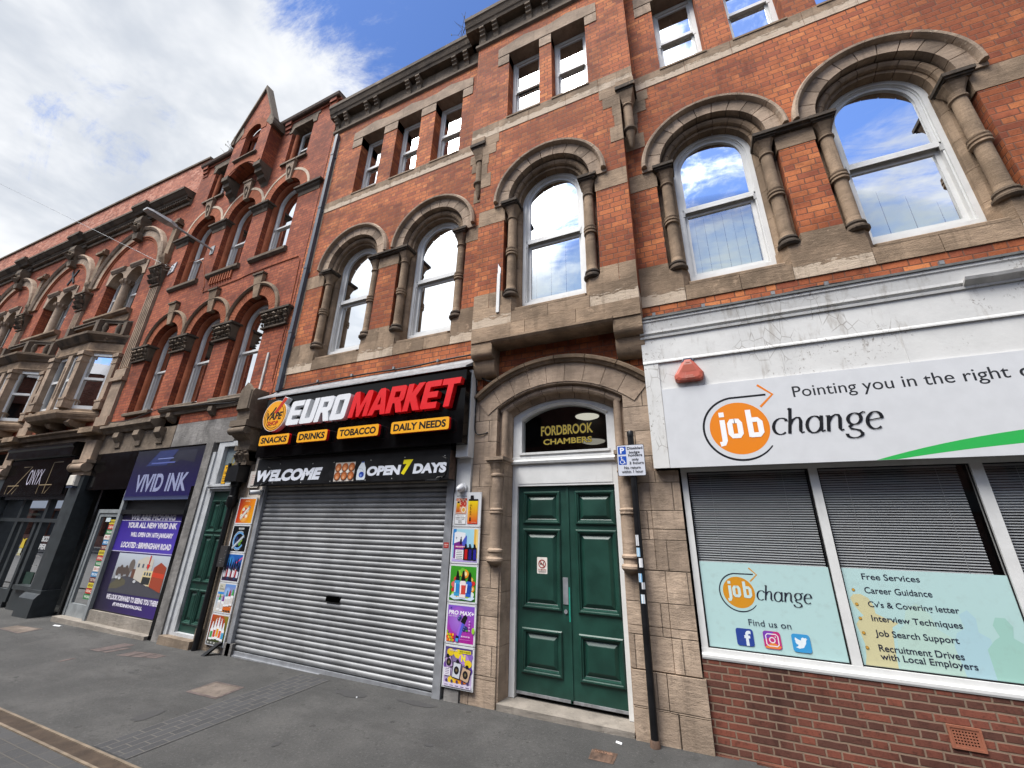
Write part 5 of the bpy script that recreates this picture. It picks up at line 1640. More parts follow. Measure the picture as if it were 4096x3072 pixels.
mb.build('wall', DARKB, B1)
mb = MB()
for q in range(14):
    mb.tone = (.4, 0, .2, 1)
    mb.box(-.15 + q * .34, -.15 + q * .34 + .32, -.02 - .01 * (q % 2), .1, -.2, gz(q * .34) + random.uniform(-.005, .022))
mb.build('plinth', PLINTH, B1)
AB = thing('air_brick', 'terracotta air brick with small square holes low in the brown brick wall', 'air brick')
mb = MB()
ax0, ax1, az0, az1 = 1.582, 1.785, .403, .556
hs = [rect(ax0 + .028 + q * .0186, ax0 + .028 + q * .0186 + .011, az0 + .03 + r * .0196, az0 + .03 + r * .0196 + .0115) for q in range(8) for r in range(5)]
mb.plate(rect(ax0, ax1, az0, az1), hs, .004, .03)
mb.plate(rect(ax0, ax1, az0, az1), [rect(ax0 + .016, ax1 - .016, az0 + .016, az1 - .016)], .0, .0035)
mb.build('grille', TERRA, AB)
mb = MB(); mb.poly([(ax0 + .01, .0105, az0 + .01), (ax1 - .01, .0105, az0 + .01), (ax1 - .01, .0105, az1 - .01), (ax0 + .01, .0105, az1 - .01)])
mb.build('dark_hollow', MATS['black_void'], AB)

# ------------------------------------------------------------------ parking sign post
SP = thing('sign_post', 'black post with a blue and white disabled parking sign by the green doors', 'sign post')
px_, py_ = -.655, -.10
mb = MB(); mb.lathe(px_, py_, [(.037, -.05), (.036, 3.02), (.036, 3.03)], 20)
mb.build('post', BLACKP, SP)
mb = MB(); mb.lathe(px_, py_, [(.040, 3.02), (.040, 3.07), (.03, 3.085), (.005, 3.087)], 20)
mb.build('post_cap', BLACKP, SP)
mb = MB(); mb.lathe(px_, py_, [(.05, gz(px_) - .01), (.047, gz(px_) + .04), (.038, gz(px_) + .06)], 20)
mb.build('post_collar', RUST, SP)
sy = py_ - .043
x0, x1, z0, z1 = -.822, -.508, 2.548, 2.91
pr = Print(sy)
mb = MB()
p_ = []
for cx_, cz_, a in ((x1 - .015, z1 - .015, 0), (x0 + .015, z1 - .015, 90), (x0 + .015, z0 + .015, 180), (x1 - .015, z0 + .015, 270)): p_ += arcpts(cx_, cz_, .015, a, a + 90, 4)
mb.plate(p_, [], sy, sy + .004)
pl_ = mb.build('sign_plate', simple('black_sign_edge', (.01, .01, .01), .5), SP)
pr.rr(x0 + .005, x1 - .005, z0 + .005, z1 - .005, .013, '#d8dbe4')
pr.rr(x0 + .016, x0 + .108, 2.798, 2.892, .008, '#1a51b4'); pr.tx('P', x0 + .040, x0 + .088, 2.812, 2.880, '#f2f4fa', .035)
pr.rr(x0 + .016, x0 + .108, 2.678, 2.778, .008, '#1a51b4')
wx, wz = x0 + .058, 2.712
pr.st_(arcpts(wx, wz, .024, 150, 400, 20), .007, '#f2f4fa'); pr.el(wx - .008, 2.765, .0075, .0075, '#f2f4fa', 10)
pr.st_([(wx - .008, 2.755), (wx - .006, 2.727), (wx + .018, 2.725), (wx + .03, 2.697), (wx + .040, 2.70)], .008, '#f2f4fa'); pr.st_([(wx - .006, 2.742), (wx + .014, 2.742)], .006, '#f2f4fa')
for s_, a, c, z in (('Disabled', .122, .298, 2.854), ('badge', .142, .262, 2.806), ('holders', .132, .288, 2.772), ('only', .168, .246, 2.722), ('3 hours', .138, .298, 2.682), ('No return', .075, .26, 2.628), ('within 1 hour', .045, .285, 2.583)):
    up_ = .030
    dn = .007 if any(q in s_ for q in 'gy') else 0
    pr.tx(s_, x0 + a, x0 + c, z - dn, z + up_, '#20222c', .018)
pr.build('sign_face', TEXTM, pl_)
for x, a, c, cl, c2 in ((-.672, 1.80, 1.91, '#dcdde0', '#9a9ca0'), (-.668, 1.69, 1.78, '#9cc4e0', '#d8e6f0'), (-.645, 1.585, 1.675, '#f0f0f2', '#ffffff'), (-.668, 1.44, 1.525, '#7fb4dc', '#e4ecf4'), (-.64, 1.375, 1.44, '#e8e8ea', '#8a8c90'), (-.655, 1.24, 1.325, '#f2f2f2', '#a0c8e0')):
    mb = MB(); mb.tone = lin(cl) + (1,)
    n = 6
    a0 = math.asin(max(-1, min(1, (x - px_) / .04))) - .55
    P_ = [(px_ + .0375 * math.sin(a0 + 1.1 * q / n), py_ - .0375 * math.cos(a0 + 1.1 * q / n)) for q in range(n + 1)]
    V0 = [mb.v((p[0], p[1], a)) for p in P_]; V1 = [mb.v((p[0], p[1], c)) for p in P_]
    for q in range(n):
        mb.tone = lin(cl if q % 3 else c2) + (1,)
        mb.f([V0[q], V0[q + 1], V1[q + 1], V1[q]])
    mb.build('sticker', PRINTM, SP)
# ------------------------------------------------------------------ red brick building with the gabled dormer
B2 = thing('red_brick_building', 'dark red brick building with three arched bays and a gabled dormer', 'building')
BX0, BX1 = -13.76, -7.6
BC = [-12.51, -10.73, -8.98]
BW = .60
BZS, CZS = 6.42, 10.06
TH = .42
mb = MB()
h1 = [archhole(c, BW, 4.50, BZS, 20) for c in BC]
h2 = [archhole(c, BW - .02, 8.16, CZS, 20) for c in BC]
h3 = [rect(BC[0] - .43, BC[0] + .43, 11.32, 12.72), rect(BC[2] - .43, BC[2] + .43, 11.32, 12.72)]
mb.plate(rect(BX0, BX1 + .001, 4.28, 13.0), h1 + h2 + h3, -.01, TH)
mb.build('wall', ORANGEB, B2)
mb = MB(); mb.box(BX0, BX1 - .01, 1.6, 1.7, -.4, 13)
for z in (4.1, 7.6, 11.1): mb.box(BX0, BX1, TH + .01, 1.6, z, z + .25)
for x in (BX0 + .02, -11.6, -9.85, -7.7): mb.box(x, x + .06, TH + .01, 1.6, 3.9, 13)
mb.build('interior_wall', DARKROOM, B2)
mb = MB(); mb.extx([(.1, 13.0), (6, 15.2), (11, 13), (11, -.4), (10.9, -.4), (10.9, 12.9), (6, 15), (.2, 12.85)], BX0, BX1)
mb.build('roof', MATS['roof_slate'], B2)


def bwin(cx, z0, zs, hw, rail, yf, mullion=False):
    mb = MB()
    mb.plate(archhole(cx, hw, z0, zs, 18), [archhole(cx, hw - .085, z0 + .07, zs, 18)], yf, yf + .08)
    w = mb.build('window', WHITE, B2)
    mb = MB()
    hi = hw - .06
    mb.plate([(cx - hi, rail), (cx + hi, rail)] + arcpts(cx, zs, hi, 0, 180, 18), [[(cx - hi + .04, rail + .05), (cx + hi - .04, rail + .05)] + arcpts(cx, zs, hi - .04, 0, 180, 18)], yf + .02, yf + .05)
    mb.plate(rect(cx - hi, cx + hi, z0 + .055, rail + .03), [rect(cx - hi + .045, cx + hi - .045, z0 + .13, rail - .015)], yf + .052, yf + .08)
    for sx in (-1, 1): mb.box(cx + sx * hi - .02, cx + sx * hi + .02, yf, yf + .02, rail - .09, rail - .01)
    mb.build('sash', WHITE, w)
    mb = MB()
    mb.sheet([(cx - hi + .04, rail + .05), (cx + hi - .04, rail + .05)] + arcpts(cx, zs, hi - .04, 0, 180, 18), yf + .034)
    mb.sheet(rect(cx - hi + .045, cx + hi - .045, z0 + .13, rail - .015), yf + .066)
    mb.build('pane', GLASS2, w)
    if zs > 7 or cx > -10:
        mb = MB(); mb.box(cx - hi, cx + hi * .3, yf + .20, yf + .205, z0, zs + .1)
        mb.build('blind', BLINDM, w)
    return w


for i, c in enumerate(BC):
    for z0, zs, rail, lvl in ((4.55, BZS - .02, 5.68, 1), (8.32, CZS - .02, 9.30, 2)):
        bwin(c, z0, zs, BW - .09, rail, .235)
        mb = MB()                                            # rounded brick nook round the frame
        mb.smooth = True
        rr_ = BW - .055
        pr_ = [(rr_ + .062 * math.cos(t), .175 + .075 * math.sin(t)) for t in [2 * PI * q / 10 for q in range(10)]]
        mb.arc(c, zs, pr_, 0, 180, 20)
        for sx in (-1, 1): mb.extz([(c + sx * r, y) for r, y in pr_], z0, zs)
        mb.build('nook_roll', RUBBED, B2)
        mb = MB()                                            # gauged brick arch
        n = 30
        for q in range(n):
            mb.tone = (random.uniform(.2, .6), 0, .12, 1)
            R0_ = BW if lvl == 1 else BW - .02
            mb.arc(c, zs + .02, [(R0_, -.022), (R0_ + .26, -.022), (R0_ + .26, .05), (R0_, .3)], 180 * q / n + .35, 180 * (q + 1) / n - .35, 2, False)
        mb.build('brick_arch', RUBBED, B2)
        mb = MB()
        if lvl == 1:
            mb.tone = (.4, .12, .55, 1)
            mb.arc(c, zs + .02, [(BW + .25, .0), (BW + .25, -.05), (BW + .29, -.085), (BW + .34, -.06), (BW + .345, 0)], 0, 180, 24)
        else:
            mb.tone = (.75, .9, 0, 1)
            mb.arc(c, zs + .02, [(BW + .235, .0), (BW + .235, -.03), (BW + .31, -.03), (BW + .31, 0)], 4, 176, 24)
        mb.build('hood_mould', STONE if lvl == 1 else STONEP, B2)
        mb = MB(); zk0, zk1 = (6.96, 7.56) if lvl == 1 else (10.60, 11.18)
        mb.tone = (.55, .1, .15 if lvl == 1 else 0, 1)
        mb.loft([[(c - q, y0, z), (c + q, y0, z), (c + q, .05, z), (c - q, .05, z)] for q, y0, z in ((.085, -.05, zk0), (.165, -.10, zk1))])
        mb.tone = (.4, 0, .75 if lvl == 1 else .3, 1)
        mb.box(c - .19, c + .19, -.125, .05, zk1, zk1 + .05)
        if lvl == 2:                                       # carved leaf on the upper keystones
            mb.tone = (.3, 0, .55, 1)
            for a_ in (-.045, .045): mb.tube([(c + a_ * .2, -.062, zk0 + .12), (c + a_, -.075, zk0 + .22), (c + a_ * 1.5, -.088, zk0 + .34), (c + a_ * .6, -.095, zk0 + .44), (c, -.095, zk0 + .36)], .016, 6)
            mb.tube([(c, -.058, zk0 + .06), (c, -.075, zk0 + .26)], .014, 6)
        mb.build('keystone', STONEP if lvl == 2 else STONE, B2)
        mb = MB(); mb.tone = (.4, 0, .55, 1)
        if lvl == 2:
            mb.extx([(.3, 8.36), (-.06, 8.24), (-.09, 8.22), (-.09, 8.15), (-.03, 8.10), (.3, 8.10)], c - BW - .07, c + BW + .07)
        else:
            mb.extx([(.34, 4.57), (-.08, 4.50), (-.10, 4.48), (-.10, 4.42), (.34, 4.40)], c - BW + .01, c + BW - .01)
        mb.build('window_sill', STONED, B2)
PIERS = [(BX0 + .06, BC[0] - BW), (BC[0] + BW, BC[1] - BW), (BC[1] + BW, BC[2] - BW), (BC[2] + BW, BX1 - .06)]
rl = random.Random(4)
for x0, x1 in PIERS:
    mb = MB(); mb.tone = (.4, 0, .8, 1)                        # carved foliage capitals
    for z0, z1, q in ((5.99, 6.03, .05), (6.34, 6.37, .08), (6.37, 6.42, .11)): mb.box(x0 - q, x1 + q, -q - .02, .18, z0, z1)
    mb.tone = (.4, 0, .45, 1)
    mb.loft([[(x0 - q, -.02 - q, z), (x1 + q, -.02 - q, z), (x1 + q, .17, z), (x0 - q, .17, z)] for q, z in ((.0, 6.03), (.02, 6.15), (.07, 6.34))])
    n = max(4, int((x1 - x0) / .11))
    mb.smooth = True
    for q in range(n + 1):
        x = x0 + (x1 - x0) * q / n
        for z, rr_ in ((6.09, .03), (6.18, .042), (6.28, .045)):
            xx = x + rl.uniform(-.03, .03)
            yy = -.03 - (z - 6.03) * .22
            mb.tone = (.4, 0, rl.uniform(.2, .7), 1)
            mb.tube([(xx, yy, z - rr_), (xx + rl.uniform(-.03, .03), yy - .035, z), (xx + rl.uniform(-.03, .03), yy - .02, z + rr_)], [rr_ * .6, rr_, rr_ * .5], 6)
    mb.smooth = False
    mb.build('carved_capital', STONED, B2)
    mb = MB(); mb.tone = (.4, 0, .75, 1)
    mb.loft([[(x0 - q, -.01 - q, z), (x1 + q, -.01 - q, z), (x1 + q, .17, z), (x0 - q, .17, z)] for q, z in ((.01, 9.80), (.02, 9.90), (.06, 9.94), (.07, 9.98), (.11, 10.0), (.11, 10.05))])
    mb.build('impost_block', STONED, B2)
# brick panel ribs under the middle second-floor sill
mb = MB()
for q in range(9): mb.box(BC[1] - .44 + q * .105, BC[1] - .44 + q * .105 + .05, -.05, .02, 7.86, 8.09)
mb.build('brick_corbelling', RUBBED, B2)

# top storey: small square-headed windows, gutter, dormer
for c in (BC[0], BC[2]):
    mb = MB()
    mb.plate(rect(c - .33, c + .33, 11.40, 12.66), [rect(c - .26, c + .26, 11.46, 12.59)], .22, .30)
    mb.box(c - .27, c + .27, .23, .27, 12.0, 12.05)
    w = mb.build('window', WHITE, B2)
    mb = MB(); mb.box(c - .26, c + .26, .255, .258, 11.46, 12.6); mb.build('pane', GLASS2, w)
    mb = MB(); mb.tone = (.4, 0, .25, 1)
    mb.plate([(c - .55, 12.55), (c - .43, 12.55), (c - .36, 12.70), (c + .36, 12.70), (c + .43, 12.55), (c + .55, 12.55), (c + .55, 12.83), (c + .62, 12.83), (c + .62, 13.0), (c - .62, 13.0), (c - .62, 12.83), (c - .55, 12.83)], [], -.03, .3)
    mb.build('lintel', STONED, B2)
    mb = MB(); mb.tone = (.4, 0, .6, 1); mb.extx([(.3, 11.36), (-.07, 11.33), (-.08, 11.26), (.3, 11.24)], c - .5, c + .5)
    mb.build('window_sill', STONED, B2)
    mb = MB()
    for sx in (-1, 1): mb.lathe(c + sx * .37, .12, [(.055, 11.35), (.055, 12.56)], 12)
    mb.build('nook_roll', RUBBED, B2)
mb = MB()
for x in (BX0 + .1, -11.75, -9.72, BX1 - .35):
    for q in range(3): mb.box(x, x + .24, -.03 - .035 * q, .05, 12.62 + .13 * q, 12.75 + .13 * q)
mb.box(BX0, BX1, -.045, .1, 12.93, 13.0)
mb.build('brick_corbelling', ORANGEB, B2)
mb = MB(); mb.extx([(.2, 13.0), (-.10, 13.0), (-.13, 13.03), (-.15, 13.10), (-.12, 13.13), (.3, 13.16)], BX0, BX1)
mb.build('gutter', RUST, B2)

DX, DW, DYF = BC[1], .81, -.35
ap, ev = 14.78, 13.06
mb = MB()
ol = [(DX - DW, 11.35)] + [(DX - .5 + 1.0 * q / 12, 11.38 + .26 * math.sin(PI * q / 12)) for q in range(13)] + [(DX + DW, 11.35), (DX + DW, ev), (DX, ap), (DX - DW, ev)]
mb.plate(ol, [archhole(DX, .34, 11.92, 12.83, 18)], DYF, DYF + .14)
for sx in (-1, 1): mb.box(min(DX + sx * DW, DX + sx * (DW - .2)), max(DX + sx * DW, DX + sx * (DW - .2)), DYF + .141, .05, 11.36, ev - .06)
mb.box(DX - DW + .201, DX + DW - .201, DYF + .141, .05, 11.66, 11.9)
mb.box(DX - DW + .201, DX + DW - .201, DYF + .141, .05, ev - .2, ev - .06)
mb.build('dormer', ORANGEB, B2)
mb = MB()
n = 22
for q in range(n):
    mb.tone = (random.uniform(.2, .6), 0, .12, 1)
    mb.arc(DX, 12.83, [(.33, DYF - .012), (.56, DYF - .012), (.56, DYF + .05), (.33, DYF + .05)], 180 * q / n + .4, 180 * (q + 1) / n - .4, 2, False)
R_, zc_, a_ = segarch(.62, .27, DX, 11.37)
for q in range(24):
    mb.tone = (random.uniform(.2, .6), 0, .12, 1)
    mb.arc(DX, zc_, [(R_ - .01, DYF - .012), (R_ + .19, DYF - .012), (R_ + .19, DYF + .05), (R_ - .01, -.02)], 90 - a_ + 2 * a_ * q / 24 + .1, 90 - a_ + 2 * a_ * (q + 1) / 24 - .1, 2, False)
mb.arc(DX, 12.83, [(.30 + .035 * math.cos(t), -.16 + .05 * math.sin(t)) for t in [2 * PI * q / 8 for q in range(8)]], 0, 180, 16)
mb.plate(archhole(DX, .36, 11.9, 12.83, 16), [archhole(DX, .29, 11.95, 12.83, 16)], -.16, -.06)
mb.build('brick_arch', RUBBED, B2)
mb = MB(); mb.plate(archhole(DX, .30, 11.92, 12.80, 16), [archhole(DX, .22, 11.98, 12.80, 16)], -.10, -.04); mb.box(DX - .23, DX + .23, -.09, -.05, 12.40, 12.45)
w = mb.build('window', WHITE, B2)
mb = MB(); mb.plate(archhole(DX, .23, 11.97, 12.80, 16), [], -.062, -.06); mb.build('pane', GLASS2, w)
mb = MB(); mb.tone = (.4, 0, .6, 1); mb.extx([(.0, 11.92), (DYF - .06, 11.89), (DYF - .07, 11.84), (DYF, 11.81), (.0, 11.81)], DX - .5, DX + .5)
mb.build('window_sill', STONED, B2)
mb = MB(); mb.tone = (.5, 0, .2, 1)
for sx in (-1, 1):
    k = .085
    pts = [(DX + sx * (DW + .14), ev - .22), (DX, ap + .06), (DX, ap + .06 - k * 1.9), (DX + sx * (DW + .14), ev - .22 - k * 1.2)]
    mb.plate(pts if sx < 0 else list(reversed(pts)), [], DYF - .06, DYF + .15)
    mb.tone = (.6, 0, .05, 1)
    tri = [(DX + sx * DW, ev - .32), (DX + sx * DW, ev - .04), (DX + sx * (DW - .20), ev + .30), (DX + sx * (DW - .30), ev - .02)]
    mb.plate(tri, [], DYF - .014, DYF + .05)
    mb.tone = (.4, 0, .6, 1)
    mb.box(min(DX + sx * DW, DX + sx * (DW + .12)), max(DX + sx * DW, DX + sx * (DW + .12)), DYF - .05, .0, ev - .36, ev - .10)
mb.build('coping', STONED, B2)
for sx in (-1, 1):
    mb = MB(); mb.tone = (.4, 0, .65, 1)
    x0, x1 = sorted((DX + sx * .56, DX + sx * .84))
    mb.extx([(.0, 11.40), (DYF - .02, 11.40), (DYF - .02, 11.26), (DYF + .06, 11.22), (DYF + .07, 11.10), (DYF + .17, 11.06), (DYF + .18, 10.96), (-.06, 10.90), (.0, 10.78)], x0, x1)
    mb.build('stone_bracket', STONED, B2)

# ground floor of this building: stone cornice, black fascia, purple window, green door
mb = MB()
mb.tone = (.4, 0, .55, 1)
mb.extx([(.05, 4.42), (-.10, 4.44), (-.12, 4.40), (-.10, 4.36), (-.05, 4.33), (-.04, 4.26), (.05, 4.24)], -11.4, -8.42)
for x in (-10.9, -9.35): mb.extx([(.05, 4.30), (-.12, 4.30), (-.12, 4.20), (-.05, 4.12), (.05, 4.08)], x - .07, x + .07)
mb.build('stone_ledge', STONED, B2)
mb = MB(); mb.tone = (.5, .2, .1, 1)
mb.box(-10.6, -8.42, -.012, .3, 3.50, 4.02)
mb.build('rendered_panel', RENDER, B2)
mb = MB(); mb.tone = (.5, .3, .15, 1); mb.box(-9.20, -8.96, -.06, .3, -.2, 3.5)
mb.build('pale_pilaster', RENDER, B2)
mb = MB(); mb.box(-10.6, -8.42, -.006, .3, 4.02, 4.30)
mb.build('wall', ORANGEB, B2)
mb = MB(); mb.tone = (.4, .1, .35, 1); mb.box(-13.72, -10.61, -.02, .3, 3.49, 4.0)
mb.tone = (.5, .1, .2, 1); mb.extx([(.1, 4.0), (-.08, 4.0), (-.12, 4.06), (-.20, 4.12), (-.20, 4.18), (-.05, 4.24), (-.03, 4.32), (.1, 4.34)], -13.76, -11.38)
for x in (-12.9, -12.0, -11.1): mb.extx([(.05, 3.98), (-.14, 3.98), (-.15, 3.86), (-.06, 3.74), (-.05, 3.62), (.05, 3.60)], x - .12, x + .12)
mb.build('stone_frieze', STONED, B2)
mb = MB()
mb.box(-13.72, -9.12, -.03, .3, 2.62, 3.50); mb.box(-11.77, -9.19, -.028, .3, 2.36, 2.622); 
mb.box(-12.98, -12.90, .0, .9, -.2, 2.62); mb.box(-9.34, -9.20, -.045, .3, -.2, 2.63)
mb.build('black_shopfront', BLACKG, B2)
pr = Print(-.062)
for q, (a, c, z0, z1, k) in enumerate(((-12.7, -12.2, 2.75, 3.5, '#2a2d2c'), (-12.55, -12.35, 2.7, 3.3, '#454a46'))): pass
pr.bm.free()
mb = MB()
mb.box(-13.05, -12.98, .3, .62, -.1, 2.62); mb.box(-12.93, -11.85, .05, .13, 2.10, 2.18); mb.box(-12.93, -12.82, .05, .13, -.06, 2.10)
mb.plate(rect(-12.82, -11.88, -.06, 2.10), [rect(-12.74, -11.97, .24, 2.02)], .07, .12)
mb.box(-11.87, -11.77, -.01, .1, -.1, 2.70)
dg = mb.build('shop_door', GREYP, B2)
mb = MB(); mb.sheet(rect(-12.73, -11.98, .25, 2.0), .095); mb.build('pane', GLASSD, dg)
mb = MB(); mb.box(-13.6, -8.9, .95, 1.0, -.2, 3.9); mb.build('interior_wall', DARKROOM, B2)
pr = Print(.09)
for q in range(15):
    z = 1.86 - q * .108
    c_ = ('#d8c23c', '#b83a30', '#3a7a4c', '#e8e0d8', '#3f7fb0', '#6a3a3a')[q % 6]
    xo = -12.33 + .012 * math.sin(q * 1.7)
    pr.rc(xo, xo + .30, z, z + .10, c_)
    pr.tx(('MONDAY', 'DEALS', 'WALSALL', '50% OFF', 'PIERCING', 'TATTOO')[q % 6], xo + .03, xo + .27, z + .025, z + .075, ('#2a2010', '#f2e6d0', '#e8f0e0', '#a83030', '#eef4f8', '#f0d8c0')[q % 6], .02)
pr.rc(-12.50, -12.30, 1.91, 2.0, '#cfdce0')
pr.build('price_stickers', PRINTM, dg)
mb = MB(); mb.tone = (.6, 0, 0, 1); mb.box(-12.9, -9.35, -.10, .6, -.3, -.005)
mb.box(-11.77, -9.35, .02, .3, -.05, .20)
mb.build('door_step', CONC, B2)
mb = MB(); mb.box(-11.77, -9.34, .06, .3, .19, 2.65)
mb.box(-11.78, -9.34, -.0, .3, 2.08, 2.17)
sfr = mb.build('display_window', BLACKP, B2)
VP = thing('window_poster', 'purple window poster announcing a move, with white lettering and a street picture', 'poster')
pr = Print(.058)
x0, x1 = -11.76, -9.36
y = pr.up(); cs = [pr.c(q) for q in ('#17121f', '#3c2478', '#3a2a86', '#231a3e')]
pr.f([pr.v((a, y, c_)) for a, c_ in ((x0, .22), (x1, .22), (x1, 2.08), (x0, 2.08))], cs)
y = pr.up(); cs = [pr.c(q) for q in ('#4a36a4', '#5a48b8', '#4a3ca0', '#3d2c90')]
pr.f([pr.v((a, y, c_)) for a, c_ in ((x0, 1.33), (x1, 1.33), (x1, 1.95), (x0, 1.95))], cs)
pr.rc(x0, x1, 1.325, 1.338, '#d8d4ea'); pr.rc(x0, x1, 1.945, 1.957, '#d8d4ea')
wl = '#e6e2ee'
pr.tx('WE ARE MOVING', -11.42, -9.75, 1.965, 2.075, wl, .05)
pr.tx('YOUR ALL NEW VIVID INK', -11.45, -9.62, 1.80, 1.915, wl, .05)
pr.tx('WILL OPEN ON 16TH JANUARY', -11.22, -9.66, 1.60, 1.72, wl, .05)
pr.tx('LOCATED : BIRMINGHAM ROAD', -11.46, -9.62, 1.405, 1.52, wl, .05)
pr.tx('WE LOOK FORWARD TO SEEING YOU THERE', -11.38, -9.52, .43, .525, wl, .05)
pr.tx('@VIVIDINKWALSALL', -11.05, -9.98, .315, .395, wl, .05)
a, c, z0, z1 = -11.40, -9.52, .56, 1.30
pr.rc(a, c, z0, z1, '#6a625c', '#c9d2dc')
pr.pl([(a, z0 + .0), (c, z0), (c, .66), (-10.5, .86), (-10.9, .88), (a, .80)], '#4a4a52'); pr.pl([(a, .70), (-11.1, .86), (-10.86, .80), (-10.84, .72), (-11.1, .64), (a, .62)], '#5f5a48')
for q in range(5): pr.el(-11.25 + q * .10, .95 + .04 * (q % 2), .07, .09, '#584c46', 10)
pr.el(-10.78, 1.08, .10, .12, '#6f665f', 12); pr.rc(-10.72, -10.60, .86, 1.02, '#6e4a3a')
pr.pl([(-10.60, .85), (-10.05, .74), (-10.05, 1.22), (-10.32, 1.27), (-10.60, 1.18)], '#cfc8ba'); pr.pl([(-10.30, .80), (-9.98, .74), (-9.98, 1.02), (-10.30, 1.0)], '#e0cf9c'); pr.rc(-10.28, -10.0, .77, .90, '#2c2f30')
pr.pl([(-9.98, .74), (-9.56, .66), (-9.56, 1.10), (-9.78, 1.18), (-9.98, 1.08)], '#a4462e'); pr.pl([(-9.98, .92), (-9.56, .90), (-9.56, .98), (-9.98, 1.0)], '#d0442a')
for q in range(3): pr.rc(-10.56 + q * .16, -10.50 + q * .16, 1.06, 1.13, '#5a6470'); pr.rc(-10.26 + q * .09, -10.21 + q * .09, .93, .985, '#39506a')
pr.rc(-10.20, -10.165, 1.10, 1.29, '#d82a22'); pr.pl([(-10.24, 1.12), (-10.125, 1.12), (-10.18, 1.02)], '#d82a22')
for xx, zz in ((-11.22, .84), (-10.52, .80), (-11.10, .83)): pr.el(xx, zz, .055, .028, '#c9ccd0', 10)
pr.build('poster_print', PRINT, VP)
VT = thing('window_poster', 'dark violet upper window poster with large white striped lettering over the purple poster', 'poster')
pr = Print(-.032)
pr.rc(-11.80, -9.24, 2.38, 3.46, '#211a58', '#110e1c'); pr.rc(-11.80, -9.24, 2.375, 2.45, '#4d5878', '#2a2c50'); pr.pl([(-11.3, 3.1), (-10.9, 3.43), (-10.2, 3.43), (-10.5, 3.1)], '#2a3468'); pr.pl([(-10.4, 3.08), (-10.0, 3.2), (-9.5, 3.12), (-9.5, 3.4), (-10.2, 3.4)], '#2a2a38')
pr.tx('VIVID INK', -11.5, -9.55, 2.54, 2.92, '#9aa0c2', .03); pr.rc(-11.1, -10.2, 3.14, 3.17, '#5a66a8'); pr.rc(-10.9, -10.3, 3.24, 3.26, '#7f8cc0')
pr.build('poster_print', PRINT, VT)
# green side door
mb = MB()
mb.plate(rect(-8.86, -8.0, -.2, 3.50), [rect(-8.70, -8.0 - .06, .12, 2.52), rect(-8.66, -8.06, 2.66, 3.40)], .0, .08)
mb.box(-8.78, -7.95, -.05, .02, 2.56, 2.63); mb.box(-8.80, -7.96, -.07, .0, 2.60, 2.64)
mb.box(-8.97, -8.86, -.03, .2, -.2, 3.3)
f2 = mb.build('door_frame', simple('faded_white_paint', (.42, .43, .44), .5, dirt=.5), B2)
mb = MB(); mb.box(-8.68, -8.04, .07, .075, 2.64, 3.42)
mb.build('fanlight', simple('grey_glass', (.16, .19, .20), .12), f2)
pr = Print(.068)
pr.tx('ORIEL', -8.44, -7.98, 3.02, 3.20, '#8a7a34', .02); pr.tx('CHAMBERS', -8.62, -7.98, 2.80, 2.92, '#6f6434', .02)
pr.build('gilt_lettering', TEXTM, f2)
mb = MB()
xs = ((-8.62, -8.40), (-8.33, -8.12)); zz = ((.28, .78), (.95, 1.70), (1.80, 2.32))
mb.plate(rect(-8.71, -8.04, .12, 2.54), [rect(a + .01, c - .01, p + .01, q - .01) for a, c in xs for p, q in zz], .06, .10)
for a, c in xs:
    for p, q in zz: panel(mb, a - .03, c + .03, p - .03, q + .03, .06)
mb.build('door', GREEN, B2)
mb = MB(); mb.tone = (.5, 0, .3, 1); mb.box(-8.9, -8.0, -.12, .3, -.3, .07); mb.box(-8.02, -7.9, -.06, .2, -.3, .25)
mb.build('door_step', STONED, B2)
mb = MB(); mb.tone = (.45, 0, .2, 1); mb.box(-8.03, -7.6, .0, .3, -.3, 3.0)
mb.build('stone_pier', STONED, B2)
# tall carved console between the two shopfronts
mb = MB(); mb.tone = (.4, .1, .25, 1)
x0, x1 = -8.03, -7.66
mb.extx([(.1, 4.44), (-.30, 4.44), (-.34, 4.36), (-.34, 4.02), (-.30, 3.98), (-.28, 3.72), (-.30, 3.70), (-.34, 3.66), (-.34, 3.58), (-.28, 3.50), (-.16, 3.44), (-.12, 3.30), (.1, 3.26)], x0, x1)
mb.tone = (.35, 0, .5, 1)
mb.loft([[(x0 + q, y, 4.02), (x1 - q, y, 4.02), (x1 - q, y, 4.40), ((x0 + x1) / 2, y, 4.56), (x0 + q, y, 4.40)] for q, y in ((.0, -.30), (.03, -.36))])
mb.box(x0 - .06, x1 + .06, -.36, .05, 3.68, 3.80)
mb.smooth = True
mb.tube([(x0 - .05, -.30, 3.60), (x1 + .05, -.30, 3.60)], .075, 14)
for q in range(7): mb.tube([(x0 + .04 + .05 * q, -.10 - .02 * (q % 2), 3.06), (x0 + .05 + .05 * q, -.16, 3.16 + .03 * (q % 3)), (x0 + .03 + .05 * q, -.12, 3.25)], [.03, .045, .03], 7)
mb.smooth = False
mb.tone = (.35, 0, .5, 1)
mb.box(x0 - .04, x1 + .02, -.16, .05, 3.255, 3.34); mb.box(x0 + .02, x1 - .02, -.12, .05, 2.98, 3.06)
mb.build('carved_console', STONED, B2)
